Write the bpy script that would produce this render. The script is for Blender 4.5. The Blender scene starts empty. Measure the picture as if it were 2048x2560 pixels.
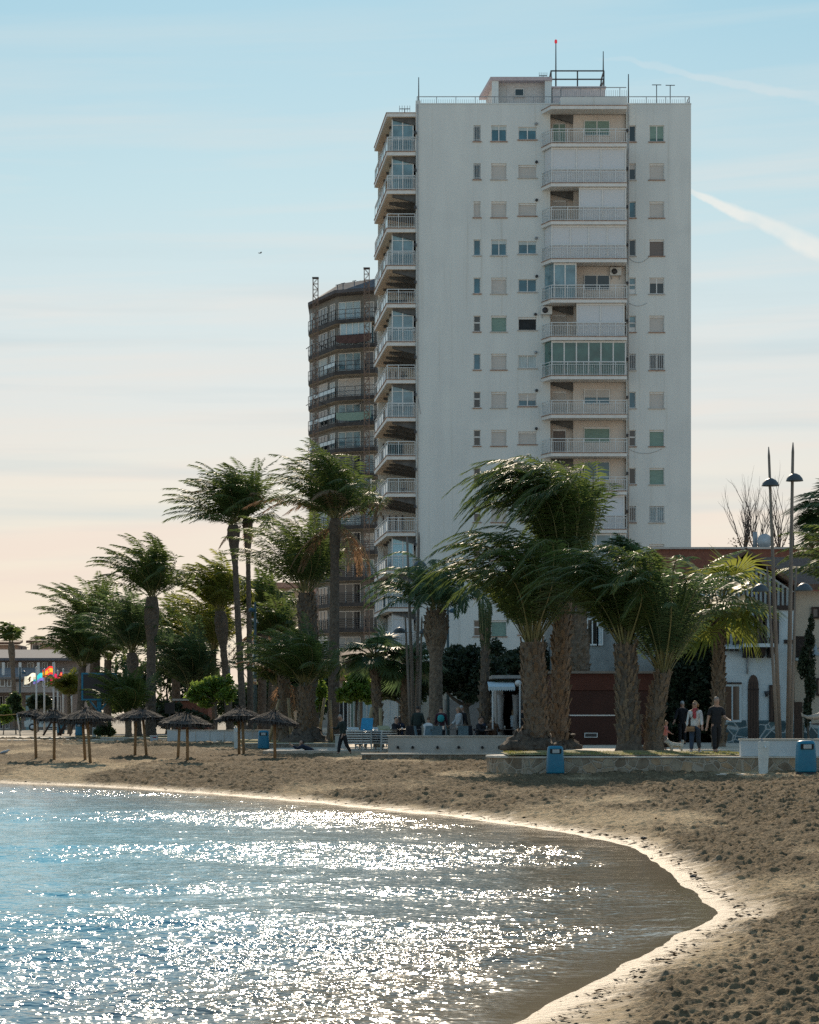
import bpy, bmesh, math, random
import numpy as np
from mathutils import Vector, Matrix
R = math.radians
scene = bpy.context.scene
COL = scene.collection
# ---------------------------------------------------------------- camera
F, CU, CV, EYE = 6000.0, 1024.0, 1782.0, 2.4      # focal length in photo pixels, vanishing point, eye height
cam = bpy.data.objects.new('camera', bpy.data.cameras.new('camera'))
COL.objects.link(cam); scene.camera = cam
cam.location = (0, 0, EYE); cam.rotation_euler = (R(90), 0, 0)
cam.data.sensor_fit = 'HORIZONTAL'; cam.data.sensor_width = 24.0
cam.data.lens = 24.0*F/2048; cam.data.shift_y = (CV-1280)/2048
cam.data.clip_start = 0.5; cam.data.clip_end = 20000
# ---------------------------------------------------------------- light
SUN_EL, SUN_AZ = R(27.0), R(-1.6)                  # azimuth from +Y, positive to the right
world = bpy.data.worlds.new('World'); scene.world = world; world.use_nodes = True
def make_world():
    nt = world.node_tree; N = nt.nodes; L = nt.links; N.clear()
    out = N.new('ShaderNodeOutputWorld'); bg = N.new('ShaderNodeBackground'); bg.inputs[1].default_value = 0.1
    sky = N.new('ShaderNodeTexSky'); sky.sky_type = 'NISHITA'; sky.sun_disc = False
    sky.sun_elevation = SUN_EL; sky.sun_rotation = SUN_AZ
    sky.altitude = 0; sky.air_density = 1.0; sky.dust_density = 1.2; sky.ozone_density = 2.0
    tc = N.new('ShaderNodeTexCoord'); sep = N.new('ShaderNodeSeparateXYZ'); L.new(tc.outputs['Generated'], sep.inputs[0])
    def math_(op, a, b=None, c=None):
        n = N.new('ShaderNodeMath'); n.operation = op
        for i, x in enumerate((a, b, c)):
            if x is None: continue
            if isinstance(x, (int, float)): n.inputs[i].default_value = x
            else: L.new(x, n.inputs[i])
        return n.outputs[0]
    def ramp(fac, pts, interp='LINEAR'):
        r = N.new('ShaderNodeValToRGB'); r.color_ramp.interpolation = interp; L.new(fac, r.inputs[0])
        e = r.color_ramp.elements
        while len(e) > 1: e.remove(e[-1])
        e[0].position = pts[0][0]; e[0].color = (*pts[0][1], 1)
        for p, c in pts[1:]:
            k = e.new(p); k.color = (*c, 1)
        return r.outputs[0]
    def mix(fac, a, b, t='MIX'):
        m = N.new('ShaderNodeMix'); m.data_type = 'RGBA'; m.blend_type = t
        if isinstance(fac, (int, float)): m.inputs[0].default_value = fac
        else: L.new(fac, m.inputs[0])
        for k, x in ((6, a), (7, b)):
            if isinstance(x, tuple): m.inputs[k].default_value = (*x, 1)
            else: L.new(x, m.inputs[k])
        return m.outputs[2]
    x, y, z = sep.outputs
    zz = math_('MAXIMUM', z, 0.0)
    # thin veil of high cloud that whitens the sky, warmer in the low air
    tint = ramp(zz, [(0.0, (8.5, 7.5, 6.0)), (0.05, (8.4, 7.55, 6.3)), (0.095, (7.8, 7.5, 6.8)), (0.13, (6.8, 7.3, 7.3)), (0.165, (6.0, 7.2, 7.5)), (0.21, (4.7, 6.8, 7.5)), (0.29, (3.0, 5.7, 7.1)), (0.6, (1.9, 3.6, 5.4)), (1.0, (1.5, 2.8, 4.6))])
    back = ramp(math_('MULTIPLY_ADD', y, 0.5, 0.5), [(0.0, (0.69, 0.76, 0.81)), (0.55, (0.75, 0.81, 0.87)), (0.9, (1, 1, 1))])
    tint = mix(1.0, tint, back, 'MULTIPLY')
    base = mix(VEIL, sky.outputs[0], tint)
    # streaked cirrus: long in azimuth, short in elevation
    comb = N.new('ShaderNodeCombineXYZ')
    L.new(math_('MULTIPLY', x, 2.6), comb.inputs[0]); L.new(math_('MULTIPLY', y, 1.0), comb.inputs[1]); L.new(math_('MULTIPLY', math_('ADD', z, math_('MULTIPLY', x, -0.05)), 44.0), comb.inputs[2])
    n1 = N.new('ShaderNodeTexNoise'); n1.inputs['Scale'].default_value = 1.5; n1.inputs['Detail'].default_value = 9; n1.inputs['Roughness'].default_value = 0.55; n1.inputs['Distortion'].default_value = 0.25
    L.new(comb.outputs[0], n1.inputs['Vector'])
    streak = ramp(n1.outputs[0], [(0.44, (0, 0, 0)), (0.68, (1, 1, 1))])
    low = ramp(zz, [(0.0, (1, 1, 1)), (0.22, (0.75, 0.75, 0.75)), (0.3, (0.4, 0.4, 0.4))])
    f1 = math_('MULTIPLY', math_('MULTIPLY', streak, low), 1.0)
    cl = ramp(zz, [(0.0, (9.2, 7.4, 6.0)), (0.09, (9.0, 7.9, 6.9)), (0.16, (8.0, 8.0, 7.7)), (0.3, (5.2, 7.0, 7.7))])
    c = mix(f1, base, cl)
    # darker bluish gaps low down
    c2 = N.new('ShaderNodeCombineXYZ')
    L.new(math_('MULTIPLY', x, 3.0), c2.inputs[0]); L.new(math_('ADD', y, 3.0), c2.inputs[1]); L.new(math_('MULTIPLY', z, 60.0), c2.inputs[2])
    n2 = N.new('ShaderNodeTexNoise'); n2.inputs['Scale'].default_value = 1.3; n2.inputs['Detail'].default_value = 4
    L.new(c2.outputs[0], n2.inputs['Vector'])
    gap = ramp(n2.outputs[0], [(0.5, (0, 0, 0)), (0.72, (1, 1, 1))])
    gl = ramp(zz, [(0.03, (0, 0, 0)), (0.08, (1, 1, 1)), (0.17, (1, 1, 1)), (0.2, (0.0, 0.0, 0.0))])
    c = mix(math_('MULTIPLY', math_('MULTIPLY', gap, gl), 0.42), c, (5.3, 6.5, 6.9))
    # two contrails, as lines across directions near +Y: (x/y, z/y)
    tx = math_('DIVIDE', x, math_('MAXIMUM', y, 0.05)); tz = math_('DIVIDE', z, math_('MAXIMUM', y, 0.05))
    nz = N.new('ShaderNodeTexNoise'); nz.inputs['Scale'].default_value = 55; nz.inputs['Detail'].default_value = 5; L.new(tc.outputs['Generated'], nz.inputs['Vector'])
    wob = math_('MULTIPLY', math_('SUBTRACT', nz.outputs[0], 0.5), 0.010)
    front = math_('GREATER_THAN', y, 0.3)
    def trail(u0, v0, u1, v1, w0, w1, s):
        ax, az, bx, bz = (u0-CU)/F, (CV-v0)/F, (u1-CU)/F, (CV-v1)/F
        k = (bz-az)/(bx-ax)
        d = math_('SUBTRACT', math_('ADD', tz, wob), math_('MULTIPLY_ADD', tx, k, az-k*ax))
        t = math_('DIVIDE', math_('SUBTRACT', tx, ax), bx-ax)
        w = math_('MULTIPLY_ADD', math_('MINIMUM', math_('MAXIMUM', t, 0.0), 2.0), w1-w0, w0)
        g = math_('SUBTRACT', 1.0, math_('MINIMUM', math_('DIVIDE', math_('ABSOLUTE', d), w), 1.0))
        g = math_('SMOOTH_MIN', math_('MULTIPLY', g, 2.0), 1.0, 0.4)
        on = math_('MINIMUM', math_('MAXIMUM', math_('MULTIPLY', t, 6.0), 0.0), 1.0)
        soft = math_('MULTIPLY_ADD', nz.outputs[0], 1.8, -0.15)
        return math_('MULTIPLY', math_('MULTIPLY', math_('MULTIPLY', math_('MULTIPLY', g, on), front), s), soft)
    c = mix(trail(1700, 461, 2048, 625, 0.0013, 0.0060, 0.8), c, (9.0, 8.8, 8.2))
    c = mix(trail(1480, 140, 2048, 242, 0.0010, 0.0030, 0.34), c, (7.6, 7.9, 7.9))
    L.new(c, bg.inputs[0]); L.new(bg.outputs[0], out.inputs[0])
VEIL = 0.93
make_world()
sun = bpy.data.objects.new('sun', bpy.data.lights.new('sun', 'SUN')); COL.objects.link(sun)
sun.data.energy = 5.0; sun.data.angle = R(0.53); sun.data.color = (1.0, 0.84, 0.64)
_d = Vector((math.sin(SUN_AZ)*math.cos(SUN_EL), math.cos(SUN_AZ)*math.cos(SUN_EL), math.sin(SUN_EL)))
sun.rotation_euler = _d.to_track_quat('Z', 'Y').to_euler(); sun.location = _d*400
scene.view_settings.view_transform = 'Standard'; scene.view_settings.look = 'None'
scene.view_settings.exposure = 0.0; scene.view_settings.gamma = 1.0; scene.view_settings.use_curve_mapping = False
scene.render.engine = 'CYCLES'
scene.cycles.max_bounces = 6; scene.cycles.diffuse_bounces = 3; scene.cycles.glossy_bounces = 3
scene.cycles.transmission_bounces = 4; scene.cycles.transparent_max_bounces = 8; scene.cycles.volume_bounces = 0
scene.cycles.caustics_reflective = False; scene.cycles.caustics_refractive = False
scene.cycles.sample_clamp_indirect = 4.0
scene.cycles.use_denoising = False

# ---------------------------------------------------------------- helpers
def X(u, Y): return (u-CU)*Y/F
def Z(v, Y): return EYE-(v-CV)*Y/F
def P(u, v, Y): return Vector((X(u, Y), Y, Z(v, Y)))
def ground_Y(v, z): return F*(EYE-z)/(v-CV)

MATS = {}
def M(name, col=(.5, .5, .5), rough=.8, var=.12, scale=4.0, bump=0.0, bscale=30.0, metal=0.0, spec=0.4, col2=None, scale2=None, stretch=None, lo=.35, hi=.65, trans=0.0, emit=None, detail=5):
    """procedural principled material with mottled colour and optional bump"""
    if name in MATS: return MATS[name]
    m = bpy.data.materials.new(name); MATS[name] = m; m.use_nodes = True
    N = m.node_tree.nodes; L = m.node_tree.links; b = N['Principled BSDF']
    b.inputs['Roughness'].default_value = rough; b.inputs['Metallic'].default_value = metal
    b.inputs['Specular IOR Level'].default_value = spec
    if trans: b.inputs['Transmission Weight'].default_value = trans
    tc = N.new('ShaderNodeTexCoord'); mp = N.new('ShaderNodeMapping'); L.new(tc.outputs['Object'], mp.inputs[0])
    if stretch: mp.inputs['Scale'].default_value = stretch
    n = N.new('ShaderNodeTexNoise'); n.inputs['Scale'].default_value = scale; n.inputs['Detail'].default_value = detail; n.inputs['Roughness'].default_value = .6
    L.new(mp.outputs[0], n.inputs['Vector'])
    r = N.new('ShaderNodeValToRGB'); e = r.color_ramp.elements
    c2 = col2 or tuple(min(1, c*(1+var)) for c in col); c1 = col if col2 else tuple(c*(1-var) for c in col)
    e[0].position = lo; e[0].color = (*c1, 1); e[1].position = hi; e[1].color = (*c2, 1)
    L.new(n.outputs[0], r.inputs[0]); L.new(r.outputs[0], b.inputs['Base Color'])
    if bump:
        n2 = N.new('ShaderNodeTexNoise'); n2.inputs['Scale'].default_value = bscale; n2.inputs['Detail'].default_value = 4
        L.new(mp.outputs[0], n2.inputs['Vector'])
        bp = N.new('ShaderNodeBump'); bp.inputs['Strength'].default_value = bump; bp.inputs['Distance'].default_value = .05
        L.new(n2.outputs[0], bp.inputs['Height']); L.new(bp.outputs[0], b.inputs['Normal'])
    if emit:
        b.inputs['Emission Color'].default_value = (*emit[0], 1); b.inputs['Emission Strength'].default_value = emit[1]
    return m

def leafmat(name, col, col2, transl=.35, rough=.5, scale=.8, spec=.35):
    if name in MATS: return MATS[name]
    m = M(name, col, rough=rough, col2=col2, scale=scale, spec=spec)
    N = m.node_tree.nodes; L = m.node_tree.links; b = N['Principled BSDF']; out = N['Material Output']
    src = b.inputs['Base Color'].links[0].from_socket
    t = N.new('ShaderNodeBsdfTranslucent'); mx = N.new('ShaderNodeMixShader'); mx.inputs[0].default_value = transl
    hs = N.new('ShaderNodeHueSaturation'); hs.inputs['Value'].default_value = 2.7; hs.inputs['Hue'].default_value = .478
    L.new(src, hs.inputs['Color']); L.new(hs.outputs[0], t.inputs[0])
    L.new(b.outputs[0], mx.inputs[1]); L.new(t.outputs[0], mx.inputs[2]); L.new(mx.outputs[0], out.inputs[0])
    return m

class MB:
    """collects shapes and links them as ONE mesh object"""
    def __init__(s): s.v = []; s.f = []; s.m = []; s.cur = 0; s.sm = []; s.smooth = False
    def mat(s, i): s.cur = i; return s
    def add(s, vs, fs):
        o = len(s.v); s.v.extend([tuple(p) for p in vs])
        for f in fs:
            s.f.append(tuple(i+o for i in f)); s.m.append(s.cur); s.sm.append(s.smooth)
        return s
    def box(s, x0, x1, y0, y1, z0, z1):
        return s.add([(x0, y0, z0), (x1, y0, z0), (x1, y1, z0), (x0, y1, z0), (x0, y0, z1), (x1, y0, z1), (x1, y1, z1), (x0, y1, z1)],
                     [(0, 3, 2, 1), (4, 5, 6, 7), (0, 1, 5, 4), (1, 2, 6, 5), (2, 3, 7, 6), (3, 0, 4, 7)])
    def prism(s, poly, z0, z1, slope=None):
        """extrude an xy polygon (counter-clockwise) from z0 to z1"""
        n = len(poly)
        return s.add([(p[0], p[1], z0) for p in poly]+[(p[0], p[1], z1) for p in poly],
                     [tuple(reversed(range(n))), tuple(range(n, 2*n))]+[(i, (i+1) % n, n+(i+1) % n, n+i) for i in range(n)])
    def slab(s, poly, d):
        """extrude any planar 3-D polygon by the vector d"""
        n = len(poly); q = [(p[0]+d[0], p[1]+d[1], p[2]+d[2]) for p in poly]
        return s.add(list(poly)+q, [tuple(reversed(range(n))), tuple(range(n, 2*n))]+[(i, (i+1) % n, n+(i+1) % n, n+i) for i in range(n)])
    def bar(s, a, b, w, h=None):
        """square bar between two points"""
        a = Vector(a); b = Vector(b); h = h or w
        d = (b-a); 
        if d.length < 1e-6: return s
        d.normalize(); up = Vector((0, 0, 1)) if abs(d.z) < .95 else Vector((0, 1, 0))
        r = d.cross(up).normalized(); t = r.cross(d)
        q = [a+r*i*w/2+t*j*h/2 for i, j in ((-1, -1), (1, -1), (1, 1), (-1, 1))]
        q += [p+(b-a) for p in q]
        return s.add(q, [(3, 2, 1, 0), (4, 5, 6, 7), (0, 1, 5, 4), (1, 2, 6, 5), (2, 3, 7, 6), (3, 0, 4, 7)])
    def tube(s, pts, rad, n=8, cap=True, up=None):
        pts = [Vector(p) for p in pts]; rr = rad if hasattr(rad, '__len__') else [rad]*len(pts)
        vs = []; fs = []
        ref = Vector((0.123, 1, 0.05)).normalized() if up is None else Vector(up)
        for i, p in enumerate(pts):
            d = (pts[min(i+1, len(pts)-1)]-pts[max(i-1, 0)]).normalized()
            r = d.cross(ref)
            if r.length < 1e-3: r = d.cross(Vector((1, 0, 0)))
            r.normalize(); t = r.cross(d)
            for k in range(n):
                a = 2*math.pi*k/n; vs.append(p+(r*math.cos(a)+t*math.sin(a))*rr[i])
        for i in range(len(pts)-1):
            for k in range(n):
                a = i*n+k; b = i*n+(k+1) % n; fs.append((a, b, b+n, a+n))
        if cap: fs.append(tuple(range(n))[::-1]); fs.append(tuple(range((len(pts)-1)*n, len(pts)*n)))
        sm = s.smooth; s.smooth = True; s.add(vs, fs); s.smooth = sm
        return s
    def lathe(s, prof, c=(0, 0, 0), n=16, sx=1, sy=1, smooth=True):
        vs = []; fs = []
        for r, z in prof:
            for k in range(n):
                a = 2*math.pi*k/n; vs.append((c[0]+r*math.cos(a)*sx, c[1]+r*math.sin(a)*sy, c[2]+z))
        for i in range(len(prof)-1):
            for k in range(n):
                a = i*n+k; b = i*n+(k+1) % n; fs.append((a, b, b+n, a+n))
        if prof[0][0] > 1e-4: fs.append(tuple(range(n))[::-1])
        if prof[-1][0] > 1e-4: fs.append(tuple(range((len(prof)-1)*n, len(prof)*n)))
        sm = s.smooth; s.smooth = smooth; s.add(vs, fs); s.smooth = sm
        return s
    def ball(s, c, r, n=10, sx=1, sy=1, sz=1):
        m = max(4, n//2+1)
        prof = [(r*math.sin(math.pi*i/m), -r*sz*math.cos(math.pi*i/m)) for i in range(m+1)]
        prof[0] = (1e-5, prof[0][1]); prof[-1] = (1e-5, prof[-1][1])
        return s.lathe(prof, c, n, sx, sy)
    def build(s, name, mats, parent=None, origin=None):
        """parent: a thing's Empty (children keep world coordinates given here); origin: for a one-mesh thing"""
        o = origin if origin is not None else (parent['_o'] if parent is not None and '_o' in parent else (0, 0, 0))
        me = bpy.data.meshes.new(name)
        if not isinstance(mats, (list, tuple)): mats = [mats]
        va = np.array(s.v, dtype=np.float64).reshape(-1, 3)-np.array(tuple(o))
        me.from_pydata(va.tolist(), [], s.f)
        for m in mats: me.materials.append(m)
        if len(mats) > 1: me.polygons.foreach_set('material_index', s.m)
        if any(s.sm): me.polygons.foreach_set('use_smooth', s.sm)
        me.update()
        ob = bpy.data.objects.new(name, me); COL.objects.link(ob)
        if parent is not None:
            ob.parent = parent; ob['_o'] = tuple(o)
        else: ob.location = o; ob['_o'] = tuple(o)
        return ob

def tag(o, label=None, cat=None, group=None, kind=None):
    if label: o['label'] = label
    if cat: o['category'] = cat
    if group: o['group'] = group
    if kind: o['kind'] = kind
    return o
def thing(name, label, cat, loc=(0, 0, 0), group=None, rz=0):
    o = bpy.data.objects.new(name, None); COL.objects.link(o); o.location = loc; o.rotation_euler = (0, 0, rz)
    o.empty_display_size = .2; o['_o'] = tuple(loc) if rz == 0 else (0, 0, 0)
    return tag(o, label, cat, group)
def struct(name, mb, mats):
    return tag(mb.build(name, mats), kind='structure')
def kids(o): return [c for c in bpy.data.objects if c.parent == o]
def copy_tree(o, loc=None, rz=None, label=None, parent=None, scale=None):
    ch = kids(o); c = o.copy(); COL.objects.link(c)
    if parent is not None: c.parent = parent
    if loc is not None: c.location = loc
    if rz is not None: c.rotation_euler = (0, 0, rz)
    if scale is not None: c.scale = scale
    if label: c['label'] = label
    for k in ch: copy_tree(k, parent=c)
    return c

def hash2(ix, iy, seed):
    h = (ix.astype(np.int64)*374761393+iy.astype(np.int64)*668265263+seed*974711) & 0xffffffff
    h = ((h ^ (h >> 13))*1274126177) & 0xffffffff
    return ((h ^ (h >> 16)) & 0xffff)/65535.0
def vnoise(x, y, seed=0):
    ix = np.floor(x); iy = np.floor(y); fx = x-ix; fy = y-iy
    fx = fx*fx*(3-2*fx); fy = fy*fy*(3-2*fy)
    a = hash2(ix, iy, seed); b = hash2(ix+1, iy, seed); c = hash2(ix, iy+1, seed); d = hash2(ix+1, iy+1, seed)
    return (a*(1-fx)+b*fx)*(1-fy)+(c*(1-fx)+d*fx)*fy
def fbm(x, y, o=4, seed=0):
    s = 0; a = .5
    for k in range(o):
        s = s+a*vnoise(x*2**k, y*2**k, seed+k*17); a *= .5
    return s
# ================================================================ TERRAIN
SHORE_PX = [(-900, 1932), (-300, 1940), (0, 1957), (255, 1967), (574, 1989), (765, 2005), (1000, 2030), (1084, 2037), (1304, 2067), (1486, 2095), (1560, 2117), (1622, 2149), (1668, 2185), (1712, 2222), (1752, 2250), (1786, 2270), (1796, 2284), (1790, 2298), (1758, 2313), (1698, 2340), (1547, 2416), (1364, 2513), (1291, 2559), (1200, 2640)]
SHORE = [(X(u, F*EYE/(v-CV)), F*EYE/(v-CV)) for u, v in SHORE_PX]+[(0.25, 13.5), (0.6, 8), (1.2, 0), (1.5, -30)]
SHORE = [(-400, 240), (-120, 160)]+SHORE
def shore_dist(x, y):
    d = np.full(x.shape, 1e9); inside = np.zeros(x.shape, bool)
    poly = SHORE+[(-400, -30)]
    for i in range(len(poly)):
        x0, y0 = poly[i]; x1, y1 = poly[(i+1) % len(poly)]
        if i < len(SHORE)-1:
            dx, dy = x1-x0, y1-y0
            t = np.clip(((x-x0)*dx+(y-y0)*dy)/(dx*dx+dy*dy), 0, 1)
            d = np.minimum(d, np.hypot(x-x0-t*dx, y-y0-t*dy))
        c = ((y0 > y) != (y1 > y)) & (x < (x1-x0)*(y-y0)/(y1-y0+1e-12)+x0)
        inside ^= c
    return np.where(inside, -d, d)
def sand_base(x, y, d):
    z = np.where(d > 0, .6*(1-np.exp(-np.maximum(d, 0)/6)), .10*d)
    return np.maximum(z, -1.2)+.003*np.maximum(0, y-85)
def sand_z(x, y):
    x = np.array([float(x)]); y = np.array([float(y)])
    return float(sand_base(x, y, shore_dist(x, y))[0])

def grid_object(name, gx, gy, gz, mat, attrs=None, smooth=True):
    nr, nc = gx.shape
    co = np.stack([gx, gy, gz], -1).reshape(-1, 3).astype(np.float32)
    idx = np.arange(nr*nc).reshape(nr, nc)
    q = np.stack([idx[:-1, :-1], idx[:-1, 1:], idx[1:, 1:], idx[1:, :-1]], -1).reshape(-1, 4).astype(np.int32)
    me = bpy.data.meshes.new(name)
    me.vertices.add(len(co)); me.vertices.foreach_set('co', co.ravel())
    me.loops.add(q.size); me.loops.foreach_set('vertex_index', q.ravel())
    me.polygons.add(len(q)); me.polygons.foreach_set('loop_start', np.arange(0, q.size, 4, dtype=np.int32))
    me.polygons.foreach_set('use_smooth', np.full(len(q), smooth))
    me.update(calc_edges=True)
    for k, v in (attrs or {}).items():
        a = me.attributes.new(k, 'FLOAT', 'POINT'); a.data.foreach_set('value', v.astype(np.float32).ravel())
    me.materials.append(mat)
    ob = bpy.data.objects.new(name, me); COL.objects.link(ob)
    return ob

def sand_material():
    m = bpy.data.materials.new('beach_sand'); m.use_nodes = True
    N = m.node_tree.nodes; L = m.node_tree.links; b = N['Principled BSDF']
    geo = N.new('ShaderNodeNewGeometry')
    at = N.new('ShaderNodeAttribute'); at.attribute_name = 'shore'
    cl = N.new('ShaderNodeAttribute'); cl.attribute_name = 'weed'
    def noise(s, d=5, r=.6):
        n = N.new('ShaderNodeTexNoise'); n.inputs['Scale'].default_value = s; n.inputs['Detail'].default_value = d; n.inputs['Roughness'].default_value = r
        L.new(geo.outputs['Position'], n.inputs['Vector']); return n.outputs[0]
    def ramp(f, pts):
        r = N.new('ShaderNodeValToRGB'); L.new(f, r.inputs[0]); e = r.color_ramp.elements
        e[0].position, e[0].color = pts[0][0], (*pts[0][1], 1); e[1].position, e[1].color = pts[1][0], (*pts[1][1], 1)
        for p, c in pts[2:]:
            k = e.new(p); k.color = (*c, 1)
        return r.outputs[0]
    def mix(f, a, bb):
        x = N.new('ShaderNodeMix'); x.data_type = 'RGBA'
        if isinstance(f, float): x.inputs[0].default_value = f
        else: L.new(f, x.inputs[0])
        for k, v in ((6, a), (7, bb)):
            if isinstance(v, tuple): x.inputs[k].default_value = (*v, 1)
            else: L.new(v, x.inputs[k])
        return x.outputs[2]
    def mth(op, a, bb):
        n = N.new('ShaderNodeMath'); n.operation = op
        for k, v in ((0, a), (1, bb)):
            if isinstance(v, (int, float)): n.inputs[k].default_value = v
            else: L.new(v, n.inputs[k])
        return n.outputs[0]
    sand = ramp(noise(1.7), [(.3, (.36, .26, .15)), (.7, (.50, .375, .225))])
    weed = ramp(noise(9.0), [(.3, (.085, .06, .034)), (.7, (.23, .165, .092))])
    fine = mth('ADD', mth('MULTIPLY', noise(24.0, 6, .7), .95), mth('MULTIPLY', noise(4.1, 4), .45))
    wmask = ramp(mth('ADD', mth('MULTIPLY', cl.outputs['Fac'], .9), mth('SUBTRACT', fine, .70)), [(.14, (0, 0, 0)), (.42, (1, 1, 1))])
    c = mix(wmask, sand, weed)
    # wet band along the water line
    wet = ramp(mth('ADD', at.outputs['Fac'], mth('MULTIPLY', mth('SUBTRACT', noise(2.6), .5), 1.5)), [(.18, (1, 1, 1)), (.85, (0, 0, 0))])
    c = mix(mth('MULTIPLY', wet, .8), c, (.34, .265, .185))
    L.new(c, b.inputs['Base Color'])
    rg = ramp(wet, [(0, (.95, .95, .95)), (1, (.6, .6, .6))]); L.new(rg, b.inputs['Roughness'])
    b.inputs['Specular IOR Level'].default_value = .5
    sp = ramp(wet, [(0, (.12, .12, .12)), (1, (.15, .15, .15))]); L.new(sp, b.inputs['Specular IOR Level'])
    bp = N.new('ShaderNodeBump'); bp.inputs['Distance'].default_value = 1.0
    h = mth('ADD', mth('MULTIPLY', noise(11.0, 5, .65), .11), mth('MULTIPLY', noise(3.0, 2), .05))
    h = mth('MULTIPLY', h, mth('SUBTRACT', 1.0, mth('MULTIPLY', wet, .5)))
    L.new(h, bp.inputs['Height']); bp.inputs['Strength'].default_value = .8
    L.new(bp.outputs[0], b.inputs['Normal'])
    return m

def build_sand():
    ys = [9.0]
    while ys[-1] < 148: ys.append(ys[-1]*(1.0015 if 16 < ys[-1] < 92 else 1.004))
    ys = np.array(ys); t = np.concatenate([np.linspace(-.6, -.2, 30)[:-1], np.linspace(-.2, .2, 640), np.linspace(.2, .6, 30)[1:]])
    gy, gt = np.meshgrid(ys, t, indexing='ij'); gx = gy*gt
    d = shore_dist(gx, gy)
    # ragged water line
    d = d+(fbm(gx*1.1, gy*.5, 3, 5)-.5)*.5*np.clip(gy/45, .35, 1)
    z = sand_base(gx, gy, d)
    dry = np.clip((d-.30-.9*(fbm(gx*.9, gy*.5, 3, 9)-.3))/.5, 0, 1)
    weedp = np.clip((fbm(gx*.4, gy*.16, 3, 31)-.16)*2.4, .15, 1)*dry
    near = np.clip(gy/18, .4, 1.6)
    clump = np.clip(fbm(gx*4.6, gy*3.0, 4, 3)-.34, 0, 1)*.27*np.clip((gy-12)/42, .15, 1)+np.clip(fbm(gx*13, gy*9, 3, 77)-.30, 0, 1)*.13
    dunes = (fbm(gx*.45, gy*.2, 3, 11)-.45)*.14
    z = z+dry*(clump*(.55+.6*weedp)+dunes)
    return tag(grid_object('sand_beach', gx, gy, z, sand_material(), {'shore': d, 'weed': weedp*np.clip(.55+(clump-.02)*5, 0, 1)}), kind='structure')
sand = build_sand()

def water_material():
    m = bpy.data.materials.new('sea_water'); m.use_nodes = True
    N = m.node_tree.nodes; L = m.node_tree.links; b = N['Principled BSDF']
    geo = N.new('ShaderNodeNewGeometry'); at = N.new('ShaderNodeAttribute'); at.attribute_name = 'shore'
    sep = N.new('ShaderNodeSeparateXYZ'); L.new(geo.outputs['Position'], sep.inputs[0])
    def mth(op, a, bb, c=None):
        n = N.new('ShaderNodeMath'); n.operation = op
        for k, v in ((0, a), (1, bb), (2, c)):
            if v is None: continue
            if isinstance(v, (int, float)): n.inputs[k].default_value = v
            else: L.new(v, n.inputs[k])
        return n.outputs[0]
    def noise(s, d, r, sx, sy, off=0):
        mp = N.new('ShaderNodeMapping'); mp.inputs['Scale'].default_value = (sx, sy, 1); mp.inputs['Location'].default_value = (off, off*.7, 0)
        L.new(geo.outputs['Position'], mp.inputs[0])
        n = N.new('ShaderNodeTexNoise'); n.inputs['Scale'].default_value = s; n.inputs['Detail'].default_value = d; n.inputs['Roughness'].default_value = r
        L.new(mp.outputs[0], n.inputs['Vector']); return n.outputs[0]
    def ramp(f, pts, interp='LINEAR'):
        r = N.new('ShaderNodeValToRGB'); r.color_ramp.interpolation = interp; L.new(f, r.inputs[0]); e = r.color_ramp.elements
        e[0].position, e[0].color = pts[0][0], (*pts[0][1], 1); e[1].position, e[1].color = pts[1][0], (*pts[1][1], 1)
        for p, c in pts[2:]:
            k = e.new(p); k.color = (*c, 1)
        return r.outputs[0]
    # colour by depth: sandy near the shore, blue further out
    dep = mth('MULTIPLY', at.outputs['Fac'], -.07)
    L.new(ramp(dep, [(0, (.22, .17, .11)), (.12, (.15, .135, .10)), (.30, (.13, .26, .32)), (.7, (.085, .42, .54))]), b.inputs['Base Color'])
    b.inputs['IOR'].default_value = 1.33; b.inputs['Roughness'].default_value = .105
    ru = N.new('ShaderNodeAttribute'); ru.attribute_name = 'ruff'
    h = mth('ADD', mth('MULTIPLY', noise(4.4, 2, .55, .8, 1.0, 3), WAVE_A[0]), mth('MULTIPLY', noise(12.0, 1, .5, .9, 1.0, 9), WAVE_A[1]))
    h = mth('MULTIPLY', h, ru.outputs['Fac'])
    bp = N.new('ShaderNodeBump'); bp.inputs['Distance'].default_value = 1.0; bp.inputs['Strength'].default_value = 1.0
    L.new(h, bp.inputs['Height']); L.new(bp.outputs[0], b.inputs['Normal'])
    return m
def _g(v): return (v, v, v)
WAVE_A = (.046, .018)
def lane_strength(x, y):
    yy = y+(fbm(x*.16, y*.3, 3, 40)-.45)*5.5+x*.12
    pts = [(0, 1.55), (26.3, 1.5), (28, .55), (29.6, .55), (31, .95), (33, .9), (34.5, .52), (37.5, .5), (39, 1.0), (42.4, .95), (44.5, .48), (49.5, .5), (52, 1.1), (57, 1.05), (60, .48), (67, .5), (70, 1.1), (74, 1.0), (77, .45), (300, .45)]
    s = np.interp(yy, [p[0] for p in pts], [p[1] for p in pts])
    return s*(.72+.56*vnoise(x*.7, y*.8, 61))
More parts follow.
